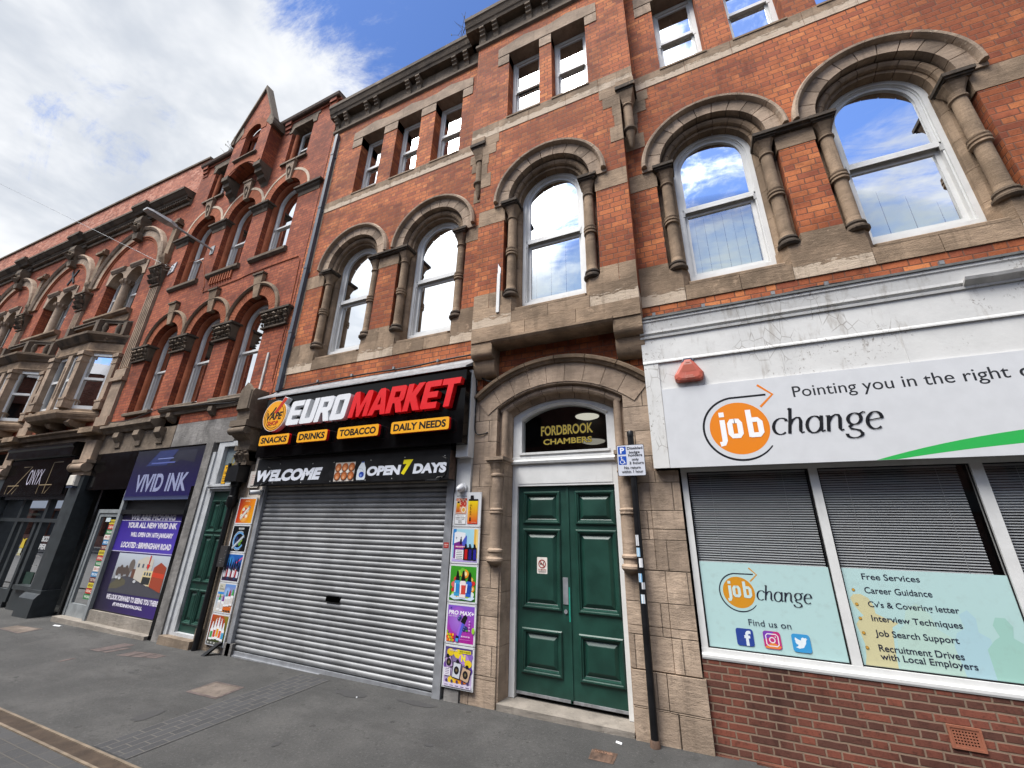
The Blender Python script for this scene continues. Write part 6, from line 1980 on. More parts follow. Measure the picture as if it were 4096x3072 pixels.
# black meter box, parking notice, keypad, pipe
JB = thing('junction_box', 'black street box with a yellow number 16 plate beside the WELCOME panel', 'junction box')
mb = MB(); mb.box(-8.03, -7.70, -.22, .0, 2.66, 2.96)
for x in (-8.0, -7.74): mb.box(x, x + .04, -.24, -.2, 2.94, 3.0)
mb.build('box_body', BLACKP, JB)
mb = MB(); mb.box(-8.15, -8.032, -.20, -.19, 2.62, 2.98); mb.build('notice_plate', BLACKP, JB)
pr = Print(-.2); pr.rc(-8.145, -8.04, 2.63, 2.97, '#f0b423'); pr.tx('16', -8.12, -8.06, 2.80, 2.86, '#151208', .03)
for q in range(4): pr.rc(-8.13, -8.055, 2.66 + q * .03, 2.67 + q * .03, '#3a2c10')
pr.tx('P', -8.10, -8.07, 2.90, 2.94, '#151208', .03)
pr.build('notice_print', TEXTM, JB)
PN = thing('paper_notice', 'small white paper notice left of the WELCOME sign', 'notice')
pr = Print(-.035); pr.rr(-7.60, -7.32, 2.56, 2.86, .02, '#ddd5cc')
for q in range(5): pr.rc(-7.54, -7.40 + .03 * (q % 2), 2.64 + q * .035, 2.648 + q * .035, '#c99a94')
pr.build('paper', PRINTM, PN)
DP = thing('drain_pipe', 'black cast iron drain pipe between the narrow green door and the posters', 'drain pipe')
mb = MB(); mb.tube([(-7.90, -.07, -.12), (-7.90, -.07, 1.4), (-7.90, -.07, 2.30)], .045, 12)
mb.build('pipe', BLACKP, DP)
mb = MB(); mb.lathe(-7.90, -.07, [(.05, 2.20), (.085, 2.26), (.085, 2.40), (.065, 2.42), (.065, 2.58), (.09, 2.60), (.09, 2.66)], 14); mb.box(-7.98, -7.82, -.03, 0, 2.3, 2.36)
mb.build('pipe_collar', BLACKP, DP)
IC = thing('intercom_panel', 'dark metal intercom panel beside the blue vape poster', 'intercom')
mb = MB(); mb.box(-7.86, -7.66, -.085, -.03, 1.22, 1.56); mb.build('panel_plate', simple('dark_bronze_metal', (.045, .042, .042), .45, metal=.3), IC)
mb = MB()
for q in range(4): mb.box(-7.70, -7.688, -.089, -.085, 1.48 - q * .06, 1.492 - q * .06)
for q in range(3): mb.box(-7.80, -7.74, -.087, -.085, 1.28 + q * .035, 1.286 + q * .035)
mb.build('buttons', STEEL, IC)
BP = thing('pipe_stub', 'broken square black pipe stub at the foot of the lowest left poster', 'pipe stub')
mb = MB(); mb.loft([[(x + q, y - .03, z + .0), (x + q + .08, y - .03, z), (x + q + .08, y + .06, z + .02), (x + q, y + .06, z + .02)] for q, x, y, z in ((0, -7.50, -.18, -.05), (0, -7.36, -.06, .12))])
mb.build('stub', BLACKP, BP)
# ------------------------------------------------------------------ far left stone-trimmed building (slightly turned with the street)
B3 = thing('ornate_corner_building', 'red brick and carved stone building with round arches and oriel windows', 'building')
B3.location = (-14.0, 0, 0)
B3.rotation_euler = (0, 0, .032)
UC = [-2.15, -6.35, -10.55, -14.75]
PC = [-.03, -4.25, -8.45, -12.65, -16.85]
UL = -21.
mb = MB()
hs = [rect(c - 1.05, c + 1.05, 7.98, 9.75) for c in UC]
mb.plate(rect(UL, .2, 3.9, 12.0), hs, 0, .4)
mb.build('wall', ORANGEB, B3)
mb = MB(); mb.box(UL, .2, .05, .4, 11.9, 13.62)
pw = mb.build('parapet', PARAPET, B3)
mb = MB(); mb.tone = (.4, 0, .55, 1); mb.box(UL, .22, .0, .45, 13.62, 13.70)
mb.build('coping', STONED, pw)
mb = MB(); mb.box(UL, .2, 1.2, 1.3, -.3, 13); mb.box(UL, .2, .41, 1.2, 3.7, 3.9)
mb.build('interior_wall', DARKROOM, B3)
mb = MB(); mb.extx([(.1, 13.0), (6, 15.2), (11, 13), (11, -.4), (10.9, -.4), (10.9, 12.9), (6, 15), (.2, 12.85)], UL, .2)
mb.build('roof', MATS['roof_slate'], B3)
mb = MB()
mb.tone = (.4, 0, .35, 1)
mb.extx([(.05, 11.60), (-.05, 11.60), (-.07, 11.66), (-.04, 11.68), (-.04, 11.84), (.05, 11.84)], UL, .15)
mb.tone = (.4, 0, .7, 1)
mb.extx([(.05, 11.83), (-.16, 11.83), (-.18, 11.88), (-.22, 11.90), (-.30, 11.98), (-.33, 12.0), (-.33, 12.08), (.05, 12.12)], UL, .15)
for c in UC:
    mb.extx([(.0, 11.62), (-.10, 11.62), (-.12, 11.70), (-.10, 11.83), (-.26, 11.835), (-.30, 11.90), (-.40, 11.985), (-.43, 12.0), (-.43, 12.10), (.0, 12.13)], c - .42, c + .42)
mb.tone = (.5, 0, .3, 1)
x = UL
while x < .1:
    mb.box(x, x + .055, -.15, -.03, 11.735, 11.825)
    x += .115
mb.build('cornice', STONED, B3)
for k, c in enumerate(UC):
    mb = MB()
    for q in range(13):
        mb.tone = (random.uniform(.3, .75), 0, .12, 1)
        f0, f1 = 180 * q / 13 + .15, 180 * (q + 1) / 13 - .15
        mb.arc(c, 9.32, [(1.62, -.06), (1.86, -.06), (1.86, .1), (1.62, .1)], f0, f1, 4)
        mb.tone = (random.uniform(.3, .75), 0, .35, 1)
        mb.arc(c, 9.32, [(1.85, .0), (1.85, -.10), (1.92, -.15), (1.97, -.12), (1.98, 0)], f0, f1, 4)
    mb.build('arch', STONEP, B3)
    mb = MB()
    for q in range(3):
        mb.tone = (random.uniform(.2, .5), 0, .2, 1)
        mb.arc(c, 9.32, [(1.60 - .06 * q + .03 * math.cos(t), -.035 + .03 * q + .03 * math.sin(t)) for t in [2 * PI * z / 6 for z in range(6)]], 0, 180, 24)
    mb.build('brick_arch', RUBBED, B3)
    mb = MB(); mb.tone = (.4, .05, .3, 1)
    mb.loft([[(c - q, y, z), (c + q, y, z), (c + q, .0, z), (c - q, .0, z)] for q, y, z in ((.13, -.20, 10.80), (.16, -.22, 11.0), (.13, -.16, 11.05), (.17, -.22, 11.25), (.22, -.30, 11.45), (.22, -.28, 11.62))])
    mb.smooth = True
    mb.tube([(c, -.22, 11.06), (c, -.32, 11.2), (c, -.28, 11.35)], [.07, .10, .06], 8); mb.tube([(c - .2, -.2, 11.52), (c + .2, -.2, 11.52)], .09, 10)
    for sx in (-.1, .1): mb.tube([(c + sx, -.22, 11.1), (c + sx * 1.6, -.26, 11.25), (c + sx, -.2, 11.4)], [.04, .06, .04], 7)
    mb.build('keystone', STONED, B3)
    # paired upper windows with a middle column
    mb = MB()
    for sx in (-1, 1):
        wc = c + sx * .52
        mb.plate(archhole(wc, .44, 8.02, 9.22, 14), [archhole(wc, .37, 8.09, 9.22, 14)], .22, .30)
        mb.box(wc - .38, wc + .38, .215, .27, 8.78, 8.84)
        mb.box(wc - .02 * 0 - .37, wc + .37, .28, .29, 8.80, 8.82)
    w = mb.build('window', WHITE, B3)
    mb = MB()
    for sx in (-1, 1): mb.sheet(archhole(c + sx * .52, .38, 8.08, 9.22, 14), .262)
    mb.build('pane', GLASS2, w)
    mb = MB(); mb.tone = (.55, 0, .05, 1)
    mb.plate([(c - 1.10, 9.30)] + [(c - .96, 9.30)] + list(reversed(arcpts(c - .52, 9.24, .44, 8, 172, 12))) + [(c - .08, 9.30), (c + .08, 9.30)] + list(reversed(arcpts(c + .52, 9.24, .44, 8, 172, 12))) + [(c + .96, 9.30), (c + 1.10, 9.30), (c + 1.10, 9.80), (c - 1.10, 9.80)], [], -.03, .35)
    mb.tone = (.4, 0, .5, 1)
    for sx in (-1, 1): mb.extx([(.0, 9.70), (-.05, 9.70), (-.10, 9.78), (-.10, 9.83), (.0, 9.86)], c + sx * .56 - .4, c + sx * .56 + .4)
    mb.build('lintel', STONEP, B3)
    mb = MB(); mb.tone = (.6, 0, 0, 1)
    mb.lathe(c, .08, [(.14, 8.0), (.15, 8.04), (.125, 8.10), (.115, 8.14), (.105, 9.10), (.12, 9.12), (.11, 9.14)], 18)
    mb.tone = (.4, 0, .35, 1)
    mb.lathe(c, .08, [(.11, 9.13), (.13, 9.18), (.17, 9.28), (.18, 9.31)], 14)
    for q in range(10):
        t = 2 * PI * q / 10
        mb.tube([(c + .12 * math.cos(t), .08 + .12 * math.sin(t), 9.15), (c + .165 * math.cos(t), .08 + .165 * math.sin(t), 9.22), (c + .17 * math.cos(t), .08 + .17 * math.sin(t), 9.28)], [.02, .035, .02], 5)
    mb.build('column', STONEP, B3)
    mb = MB(); mb.tone = (.5, .1, .2, 1)
    mb.extx([(.4, 8.02), (-.12, 7.98), (-.16, 7.96), (-.16, 7.90), (-.10, 7.84), (-.04, 7.82), (-.04, 7.60), (.4, 7.60)], c - 1.20, c + 1.20)
    mb.build('window_sill', STONE, B3)
    # oriel
    def ori(q, z): return [(c - 1.55 - q * .6, .0, z), (c - .80 - q * .5, -.45 - q, z), (c + .80 + q * .5, -.45 - q, z), (c + 1.55 + q * .6, .0, z)]
    mb = MB(); mb.tone = (.5, 0, .15, 1)
    mb.loft([ori(.0, 4.45), ori(.05, 4.48), ori(.10, 4.56), ori(.12, 4.60), ori(.12, 4.66), ori(.02, 4.70), ori(.02, 4.76)])
    mb.loft([ori(.0, 6.40), ori(.03, 6.46), ori(.0, 6.50), ori(.0, 6.72)])
    mb.tone = (.4, 0, .7, 1)
    mb.loft([ori(.0, 6.72), ori(.05, 6.76), ori(.14, 6.88), ori(.18, 6.93), ori(.18, 7.0), ori(.02, 7.03)])
    mb.build('oriel', STONE, B3)
    mb = MB(); mb.tone = (.4, 0, .6, 1)
    for z0, z1, q in ((7.38, 7.46, -.05), (7.46, 7.50, -.02)):
        a = ori(q, z0); e = ori(q - .16, z0)
        for i in range(3):
            mb.loft([[(a[i][0], a[i][1], z0), (a[i + 1][0], a[i + 1][1], z0), (e[i + 1][0], e[i + 1][1], z0), (e[i][0], e[i][1], z0)], [(a[i][0], a[i][1], z1), (a[i + 1][0], a[i + 1][1], z1), (e[i + 1][0], e[i + 1][1], z1), (e[i][0], e[i][1], z1)]])
    for x, y in ((-.82, -.42), (.82, -.42), (1.45, -.06), (-1.45, -.06)):
        mb.box(c + x - .09, c + x + .09, y - .07, y + .1, 7.02, 7.42)
    for x, y in ((.98, -.33), (-.98, -.33), (1.28, -.16), (-1.28, -.16)): mb.lathe(c + x, y, [(.06, 7.02), (.05, 7.1), (.07, 7.2), (.04, 7.36)], 10)
    mb.build('balustrade', STONED, B3)
    mb = MB()
    P4 = ori(.0, 0)
    for i in range(4):
        x, y = P4[i][0], P4[i][1]
        mb.tone = (.55, 0, .05, 1)
        for z0, z1, q in ((4.76, 4.98, .15), (4.98, 5.03, .17), (5.03, 6.10, .11), (6.10, 6.14, .13), (6.14, 6.30, .115), (6.30, 6.41, .16)):
            mb.extz([(x - q, y - q * .7), (x + q, y - q * .7), (x + q, y + .2), (x - q, y + .2)], z0, z1)
    for q in (-.02, .02): mb.box(c + q - .006, c + q + .006, -.47, -.45, 5.1, 6.05)
    mb.box(c - .11, c + .11, -.46, -.3, 4.76, 6.41)
    mb.build('oriel_pilaster', STONEP, B3)
    mb = MB(); gl_ = []
    for (xa, ya), (xb, yb) in (((c - .69, -.40), (c - .11, -.40)), ((c + .11, -.40), (c + .69, -.40)), ((c + .90, -.37), (c + 1.44, -.05)), ((c - 1.44, -.05), (c - .90, -.37))):
        d = Vector((xb - xa, yb - ya, 0)); L = d.length; d.normalize(); n_ = Vector((-d.y, d.x, 0))
        def fr(u0, u1, z0, z1, t0, t1):
            P_ = [Vector((xa, ya, 0)) + d * u + n_ * t for u, t in ((u0, t0), (u1, t0), (u1, t1), (u0, t1))]
            mb.extz([(p.x, p.y) for p in P_], z0, z1)
        fr(0, .07, 4.76, 6.40, 0, .08); fr(L - .07, L, 4.76, 6.40, 0, .08); fr(.07, L - .07, 4.76, 4.86, 0, .08); fr(.07, L - .07, 6.32, 6.40, 0, .08); fr(.07, L - .07, 5.60, 5.67, -.01, .08)
        gl_.append([tuple(Vector((xa, ya, z)) + d * u + n_ * .05) for u, z in ((.06, 4.8), (L - .06, 4.8), (L - .06, 6.36), (.06, 6.36))])
    w = mb.build('window', WHITE, B3)
    mb = MB()
    for g_ in gl_: mb.poly(g_)
    mb.build('pane', GLASS2, w)
    mb = MB()
    for sx in (-1, 1): mb.box(c + sx * .38 - .26, c + sx * .38 + .26, -.28, -.275, 4.85, 5.75 + .2 * sx)
    mb.build('blind', BLINDM, w)  # pale planes added inside the oriel to make its panes look lighter
    mb = MB(); mb.tone = (.45, 0, .2, 1)
    for x in (-1.0, .0, 1.0):
        mb.extx([(.0, 4.46), (-.34, 4.46), (-.36, 4.38), (-.30, 4.30), (-.16, 4.26), (-.10, 4.20), (-.10, 4.14), (.0, 4.10)], c + x - .11, c + x + .11)
    mb.build('stone_bracket', STONE, B3)
for k, c in enumerate(PC):
    mb = MB()
    for z0, z1, q, y in ((4.25, 4.50, .28, -.12), (4.50, 5.50, .24, -.08), (5.50, 5.60, .30, -.14), (5.60, 5.86, .26, -.10)):
        mb.tone = (.5, 0, .1 if z1 < 5.5 else .4, 1); mb.box(c - q, c + q, y, .1, z0, z1)
    mb.tone = (.6, 0, .05, 1)
    mb.box(c - .21, c + .21, -.045, .1, 5.86, 8.56)
    for q in range(5): mb.box(c - .20 + q * .09, c - .16 + q * .09, -.075, .0, 5.9, 8.48)
    mb.build('fluted_pilaster', STONEP, B3)
    mb = MB(); mb.tone = (.4, 0, .45, 1)
    mb.box(c - .24, c + .24, -.10, .1, 8.53, 8.58)
    mb.loft([[(c - q, y, z), (c + q, y, z), (c + q, .1, z), (c - q, .1, z)] for q, y, z in ((.20, -.07, 8.58), (.22, -.09, 8.8), (.29, -.17, 9.06))])
    for z, q in ((9.06, .30), (9.11, .34)): mb.box(c - q, c + q, -.20 - (q - .3), .1, z, z + .06)
    mb.smooth = True
    for z, n in ((8.68, 5), (8.84, 5), (8.98, 4)):
        for q in range(n):
            x = c - .2 + .4 * (q + .5 * (n == 4)) / 4
            mb.tone = (.4, 0, rl.uniform(.2, .7), 1)
            mb.tube([(x, -.09 - (z - 8.6) * .2, z - .07), (x + rl.uniform(-.03, .03), -.15 - (z - 8.6) * .22, z + .02), (x + rl.uniform(-.03, .03), -.12 - (z - 8.6) * .2, z + .08)], [.035, .05, .025], 6)
    mb.smooth = False
    mb.build('carved_capital', STONED, B3)
    mb = MB(); mb.tone = (.5, 0, .2, 1)
    mb.loft([[(c - q, y, z), (c + q, y, z), (c + q, .05, z), (c - q, .05, z)] for q, y, z in ((.03, -.05, 9.30), (.16, -.16, 9.52), (.18, -.18, 9.6))])
    mb.tone = (.5, 0, .08, 1)
    mb.box(c - .12, c + .12, -.10, .05, 9.6, 10.75)
    mb.tone = (.4, 0, .6, 1)
    mb.box(c - .22, c + .22, -.2, .05, 10.75, 10.84); mb.box(c - .10, c + .10, -.12, .05, 10.84, 11.02)
    mb.build('stone_shaft', STONE, B3)
mb = MB()                                            # iron wall tie
c = UC[1] + .25
for s_ in (-1, 1): mb.loft([[(c + s_ * u * .22 + q, y, 10.35 + u * .28 + q * s_ * -.7) for q, y in ((-.035, -.03), (.035, -.03), (.035, .02), (-.035, .02))] for u in (-1, 1)])
mb.build('wall_tie', BLACKP, B3)
# shop level
mb = MB(); mb.tone = (.4, 0, .35, 1)
mb.extx([(.05, 4.0), (-.16, 4.02), (-.20, 4.10), (-.26, 4.14), (-.26, 4.18), (.05, 4.24)], UL, .3)
mb.extx([(.05, 3.86), (-.06, 3.86), (-.06, 4.01), (.05, 4.01)], UL, .3)
for c in PC[:2]: mb.box(c - .34, c + .34, -.34, .0, 4.03, 4.17)
mb.build('stone_ledge', STONE, B3)
mb = MB()
mb.extx([(.0, 3.86), (-.24, 3.84), (-.30, 3.78), (-.30, 3.74), (-.26, 3.70), (-.26, 3.50), (.0, 3.46)], -4.0, -.45)
mb.plate(rect(-4.05, -.42, 2.50, 3.50), [], -.10, .1)
mb.box(-4.05, -.42, -.04, .1, 2.42, 2.52)
mb.build('shop_fascia', BLACKG, B3)
for c in PC:
    mb = MB()
    mb.box(c - .27, c + .27, -.12, .2, .42, 2.98)
    mb.extx([(.2, -.35), (-.22, -.35), (-.22, .26), (-.17, .34), (-.14, .36), (-.14, .42), (.2, .42)], c - .34, c + .34)
    mb.build('shop_pilaster', DGREY, B3)
    mb = MB(); mb.tone = (.5, .1, .12, 1)
    mb.box(c - .28, c + .28, -.16, .2, 2.98, 3.06); mb.box(c - .34, c + .34, -.22, .2, 3.28, 3.36)
    mb.box(c - .25, c + .25, -.14, .2, 3.36, 3.86)
    mb.smooth = True
    mb.tube([(c - .30, -.17, 3.17), (c + .30, -.17, 3.17)], .10, 14)
    for sx in (-.30, .30): mb.tube([(c + sx - .02, -.17, 3.17), (c + sx + .02, -.17, 3.17)], .115, 14)
    mb.smooth = False
    mb.box(c - .24, c + .24, -.13, .1, 3.06, 3.30)
    mb.build('ionic_capital', STONEP, B3)
mb = MB()
x0 = -4.0
for x, w_, z1 in ((-3.95, .10, 2.42), (-2.95, .14, 2.42), (-1.60, .14, 2.42), (-.45, .10, 2.42)): mb.box(x - w_ / 2, x + w_ / 2, .10, .22, -.3, z1)
mb.box(-4.0, -.4, .09, .2, 1.86, 1.95)
for x in (-2.62, -1.93): mb.box(x - .06, x + .06, .12, .2, .0, 1.86)
mb.box(-1.53, -.42, .02, .24, .33, .42); mb.box(-1.53, -.42, .10, .22, -.3, .33); mb.box(-3.95, -2.9, .10, .22, -.3, .42)
mb.box(-2.56, -1.99, .12, .2, -.3, .28)
sfa = mb.build('shop_front', DGREY, B3)
mb = MB(); mb.sheet(rect(-3.95, -.42, .3, 2.42), .165); mb.build('pane', GLASSD, sfa)
mb = MB(); mb.box(-3.95, -.42, .9, .95, -.2, 2.6); mb.build('interior_wall', DARKROOM, sfa)
pr = Print(.158)
pr.tx('FINE JEWELLERY', -2.55, -2.0, 2.14, 2.20, '#4c564e', .01); pr.tx('LASER TATTOO REMOVAL', -2.62, -1.95, 2.02, 2.08, '#4c564e', .01)
pr.tx('BODY', -1.36, -.95, 1.40, 1.53, '#d8dada', .03); pr.tx('PIERCING', -1.36, -.62, 1.22, 1.35, '#d8dada', .03)
for q in range(3): pr.rc(-1.35, -1.15, .62 + q * .22, .635 + q * .22, '#9a9a98')
pr.pl([(-2.36, 1.22), (-2.16, 1.22), (-2.18, 1.40), (-2.12, 1.46), (-2.2, 1.45), (-2.26, 1.42), (-2.34, 1.46), (-2.33, 1.38)], '#d2b840'); pr.rc(-2.34, -2.18, 1.10, 1.21, '#c9c8b0'); pr.pl([(-2.36, 1.04), (-2.16, 1.04), (-2.2, 1.10), (-2.32, 1.10)], '#b8b088')
pr.rc(-1.5, -1.1, .43, .70, '#2a4038')
pr.build('window_lettering', PRINTM, sfa)
OX = thing('shop_sign', 'black fascia sign reading ONYX with thin gold lines', 'shop sign')
OX.location = B3.location; OX.rotation_euler = B3.rotation_euler
mb = MB(); mb.box(-3.95, -.55, -.125, -.102, 2.54, 3.46); mb.build('sign_board', BLACKG, OX)
pr = Print(-.126)
gd = '#a08a68'
for pts in ([(-3.1, 3.28), (-2.62, 3.28), (-3.45, 2.56)], [(-3.62, 2.56), (-3.62, 2.78), (-2.98, 2.78), (-3.2, 2.56)], [(-1.05, 3.36), (-1.52, 3.36), (-1.52, 2.56)], [(-1.86, 2.56), (-1.86, 2.78), (-1.20, 2.78), (-1.42, 2.56)]): pr.st_(pts, .022, gd)
pr.tx('ONYX', -2.64, -1.86, 2.79, 3.20, '#cfc8d8', -.004, 0)
pr.build('sign_lettering', TEXTM, OX)
AB2 = thing('alarm_box', 'cream box on the dark pilaster right of the ONYX sign', 'alarm box')
AB2.location = B3.location; AB2.rotation_euler = B3.rotation_euler
mb = MB(); mb.loft([[(x, y, z) for x, z in ((-.24, 2.72), (.08, 2.72), (.06, 2.98), (-.22, 2.98))] for y in (-.12, -.20)] + [[(x, -.22, z) for x, z in ((-.22, 2.74), (.06, 2.74), (.04, 2.96), (-.20, 2.96))]])
mb.build('box_cover', simple('cream_plastic', (.62, .58, .50), .5, dirt=.2), AB2)
mb = MB(); mb.box(-.22, .06, -.21, -.12, 2.675, 2.72); mb.build('box_base', simple('navy_plastic', (.02, .03, .06), .4), AB2)

# ------------------------------------------------------------------ rainwater pipe between the buildings
RP = thing('rainwater_pipe', 'tall blue grey rainwater pipe running down the orange brick from the cornice', 'rainwater pipe')
mb = MB(); mb.box(-7.40, -7.31, -.085, -.005, 4.42, 11.40)
mb.build('pipe', PIPE, RP)
mb = MB()
for z in (5.6, 7.2, 8.9, 10.6): mb.box(-7.43, -7.28, -.03, -.002, z, z + .05); mb.box(-7.408, -7.302, -.092, -.004, z + .1, z + .17)
mb.build('pipe_bracket', PIPE, RP)
mb = MB(); mb.tone = (.7, .4, 0, 1)
for z0, z1 in ((4.5, 6.9), (7.2, 11.2)): mb.box(-7.44, -7.27, -.004, .02, z0, z1)
mb.build('mortar_fillet', STONEP, RP)
for lb, x, y, z0, z1 in (('white weathered timber batten on the brick pier left of the door bay window', -2.45, PY, 5.01, 5.70), ('pale weathered timber batten beside the blue grey pipe over the VAPE badge', -8.0, -.01, 4.5, 5.37)):
    bt_ = thing('timber_batten', lb, 'batten', 'timber battens on the brick')
    mb = MB(); mb.loft([[(x + q + (z - z0) * .0, y - .03, z), (x + q + .05, y - .03, z), (x + q + .05, y - .001, z), (x + q, y - .001, z)] for q, z in ((0, z0), (.0, z1))])
    mb.build('batten', WHITE if y < -.1 else WOOD, bt_)
    if y < -.1:
        mb = MB(); mb.loft([[(x, y - .012, z1), (x + .05, y - .012, z1), (x + .05, y - .001, z1), (x, y - .001, z1)], [(x, y - .012, z1 + .12), (x + .05, y - .012, z1 + .10), (x + .05, y - .001, z1 + .10), (x, y - .001, z1 + .12)], [(x, y - .012, z1 + .20), (x + .012, y - .012, z1 + .17), (x + .012, y - .001, z1 + .17), (x, y - .001, z1 + .20)]])
        mb.build('steel_end', STEELD, bt_)

# ------------------------------------------------------------------ cables
def cable(name, label, pts, r=.008, mat=None, cat='cable', clips=()):
    t = thing(name, label, cat)
    mb = MB()
    P_ = [Vector(p) for p in pts]
    out_ = []
    for i in range(len(P_) - 1):
        p0, p1, p2, p3 = P_[max(i - 1, 0)], P_[i], P_[i + 1], P_[min(i + 2, len(P_) - 1)]
        for q in range(6):
            u = q / 6
            out_.append(.5 * ((2 * p1) + (p2 - p0) * u + (2 * p0 - 5 * p1 + 4 * p2 - p3) * u * u + (3 * p1 - p0 - 3 * p2 + p3) * u ** 3))
    out_.append(P_[-1])
    mb.tube(out_, r, 6)
    mb.build('cable_run', mat or BLACKP, t)
    for x, y, z in clips:
        mb = MB(); mb.box(x - .02, x + .02, y - .02, y + .01, z - .015, z + .03)
        mb.build('cable_clip', LEAD, t)
    return t


cable('wall_cable', 'black cable bundle sagging over the lead flashing of the EURO MARKET sign', [(-7.75, -.03, 4.30), (-7.4, -.03, 4.42), (-6.6, -.03, 4.45), (-5.6, -.03, 4.475), (-5.0, -.03, 4.48), (-4.2, -.03, 4.465), (-3.6, -.03, 4.49), (-3.1, -.03, 4.50), (-2.93, -.05, 4.47), (-2.86, -.06, 4.25), (-2.76, -.05, 4.08), (-2.60, -.03, 4.0), (-2.40, -.03, 4.04), (-2.32, .0, 4.08)], .014, clips=[(x, -.03, 4.49) for x in (-6.3, -5.45, -4.5, -3.6)])
cable('wall_cable', 'thin black cable hanging down the stone beside the WELCOME panel to the doorway arch', [(-2.87, -.06, 4.2), (-2.84, -.04, 3.9), (-2.845, -.03, 3.6), (-2.84, -.03, 3.3), (-2.80, -.02, 3.22), (-2.72, -.02, 3.215), (-2.64, -.005, 3.24)], .009)
cable('wall_cable', 'black cable clipped to the brick above the white jobchange fascia', [(-.40, -.06, 4.2), (-.415, -.04, 4.45), (-.36, -.03, 4.60), (-.1, -.02, 4.61), (.3, -.02, 4.615), (.6, -.02, 4.60), (1.0, -.02, 4.59), (1.5, -.02, 4.62), (2.2, -.02, 4.60), (3.2, -.02, 4.60), (4.4, -.02, 4.61)], .012, clips=[(x, -.02, 4.625) for x in (-.24, .35, 1.1, 1.62, 2.6)])
cable('wall_cable', 'black cable curving from the right stone bracket to the doorway arch', [(-.41, -.06, 4.4), (-.42, -.05, 4.2), (-.47, -.02, 4.10), (-.62, .01, 4.06), (-.85, .01, 4.10)], .010)
cable('wall_cable', 'terracotta painted cable crossing the dark brick under the second floor sills', [(-13.0, -.02, 9.0), (-12.0, -.02, 8.9), (-11.45, -.02, 8.0), (-11.40, -.02, 7.72), (-11.2, -.02, 7.70), (-10, -.02, 7.72), (-9.4, -.02, 7.78), (-8.0, -.02, 7.8), (-7.75, -.02, 7.76), (-7.70, -.02, 7.4), (-7.66, -.02, 6.0), (-7.66, -.02, 4.7)], .009, RUBBED)
cable('wall_cable', 'black cable along the stone ledge over the purple poster', [(-13.6, -.10, 4.30), (-12.6, -.10, 4.28), (-11.4, -.13, 4.42), (-10.6, -.13, 4.40), (-9.6, -.13, 4.36), (-8.5, -.13, 4.30), (-8.1, -.2, 4.42), (-7.7, -.1, 4.33)], .012)
# overhead wire and its wall plate
WP = thing('wire_anchor', 'small white wall plate with hooks holding the overhead wire', 'wall plate')
mb = MB(); mb.plate([(-13.62, 8.82), (-13.36, 8.90), (-13.30, 9.22), (-13.54, 9.12)], [], -.035, -.011); mb.build('anchor_plate', WHITEN, WP)
mb = MB()
for q in range(3): mb.tube([(-13.40 - .03 * q, -.03, 9.12 - .09 * q), (-13.55 - .03 * q, -.12, 9.12 - .09 * q), (-13.62 - .03 * q, -.13, 9.16 - .09 * q)], .010, 6)
mb.build('anchor_hook', RUST, WP)
dA = pxdir(0, 735)
tA = 2.6 / dA.y
far = Vector((0, -5, 1.93)) + dA * tA
near = Vector((-13.6, -.12, 9.1))
cable('overhead_wire', 'thin grey wire stretched across the sky above the far left roof', [near + (far - near) * q for q in (0, .25, .5, .75, 1., 1.6)], .0065, PIPE, 'wire')

# ------------------------------------------------------------------ street lamp on the wall
SL = thing('street_lamp', 'grey wall mounted street lamp with a flat head reaching over the pavement', 'street lamp')
lx, lz = -11.60, 9.12
mb = MB(); mb.box(lx - .08, lx + .08, -.03, -.008, lz - .14, lz + .14); mb.build('wall_plate', LAMPG, SL)
mb = MB(); mb.tube([(lx, -.02, lz), (lx, -.12, lz + .02), (lx, -1.02, lz + .07)], .03, 10); mb.build('arm', LAMPG, SL)
mb = MB()
mb.loft([[(lx - w_, y, lz + .05 + z0), (lx + w_, y, lz + .05 + z0), (lx + w_ * .8, y, lz + .05 + z1), (lx - w_ * .8, y, lz + .05 + z1)] for y, w_, z0, z1 in ((-.94, .05, -.02, .06), (-1.02, .07, -.03, .075), (-1.10, .12, -.025, .075), (-1.50, .125, -.01, .06), (-1.62, .10, .0, .045))])
mb.build('lamp_head', simple('pale_lamp_housing', (.46, .47, .47), .5, dirt=.2), SL)
mb = MB(); mb.box(lx - .095, lx + .095, -1.52, -1.14, lz + .014, lz + .024); mb.build('lamp_lens', LAMPG, SL)

# ------------------------------------------------------------------ weeds on the cornices
rw = random.Random(5)
for x, y, z, h, n, lb in ((-3.55, -.2, 12.34, .75, 14, 'tall dry weed sprouting from the stone cornice left of the door bay'), (-1.9, PY - .2, 12.34, .6, 7, 'thin dry weed sprouting on the cornice over the door bay'), (-12.55, -.05, 13.15, .5, 16, 'bushy dry weed on the gutter left of the gabled dormer'), (-11.9, .0, 13.15, .62, 9, 'sparse dry weed on the gutter close to the gabled dormer')):
    wd = thing('weed', lb, 'plant', 'weeds on the roof edge')
    mb = MB()
    for q in range(n):
        dx, dy = rw.uniform(-.35, .35), rw.uniform(-.2, .15)
        hh = h * rw.uniform(.45, 1)
        sx = x + rw.uniform(-.18, .18)
        mb.tube([(sx, y, z), (sx + dx * .4, y + dy * .4, z + hh * .6), (sx + dx, y + dy, z + hh)], [.007, .005, .003], 4)
        if q % 3 == 0: mb.tube([(sx + dx * .4, y + dy * .4, z + hh * .6), (sx + dx * .4 + .08, y, z + hh * .8)], .004, 4); mb.tube([(sx + dx, y + dy, z + hh - .02), (sx + dx * 1.04, y + dy, z + hh + .04)], .010, 4)
    mb.build('stem', TWIG, wd)

# ------------------------------------------------------------------ pavement ironwork and stains
def onground(x, y, dz): return (x, y, gz(x) + dz)


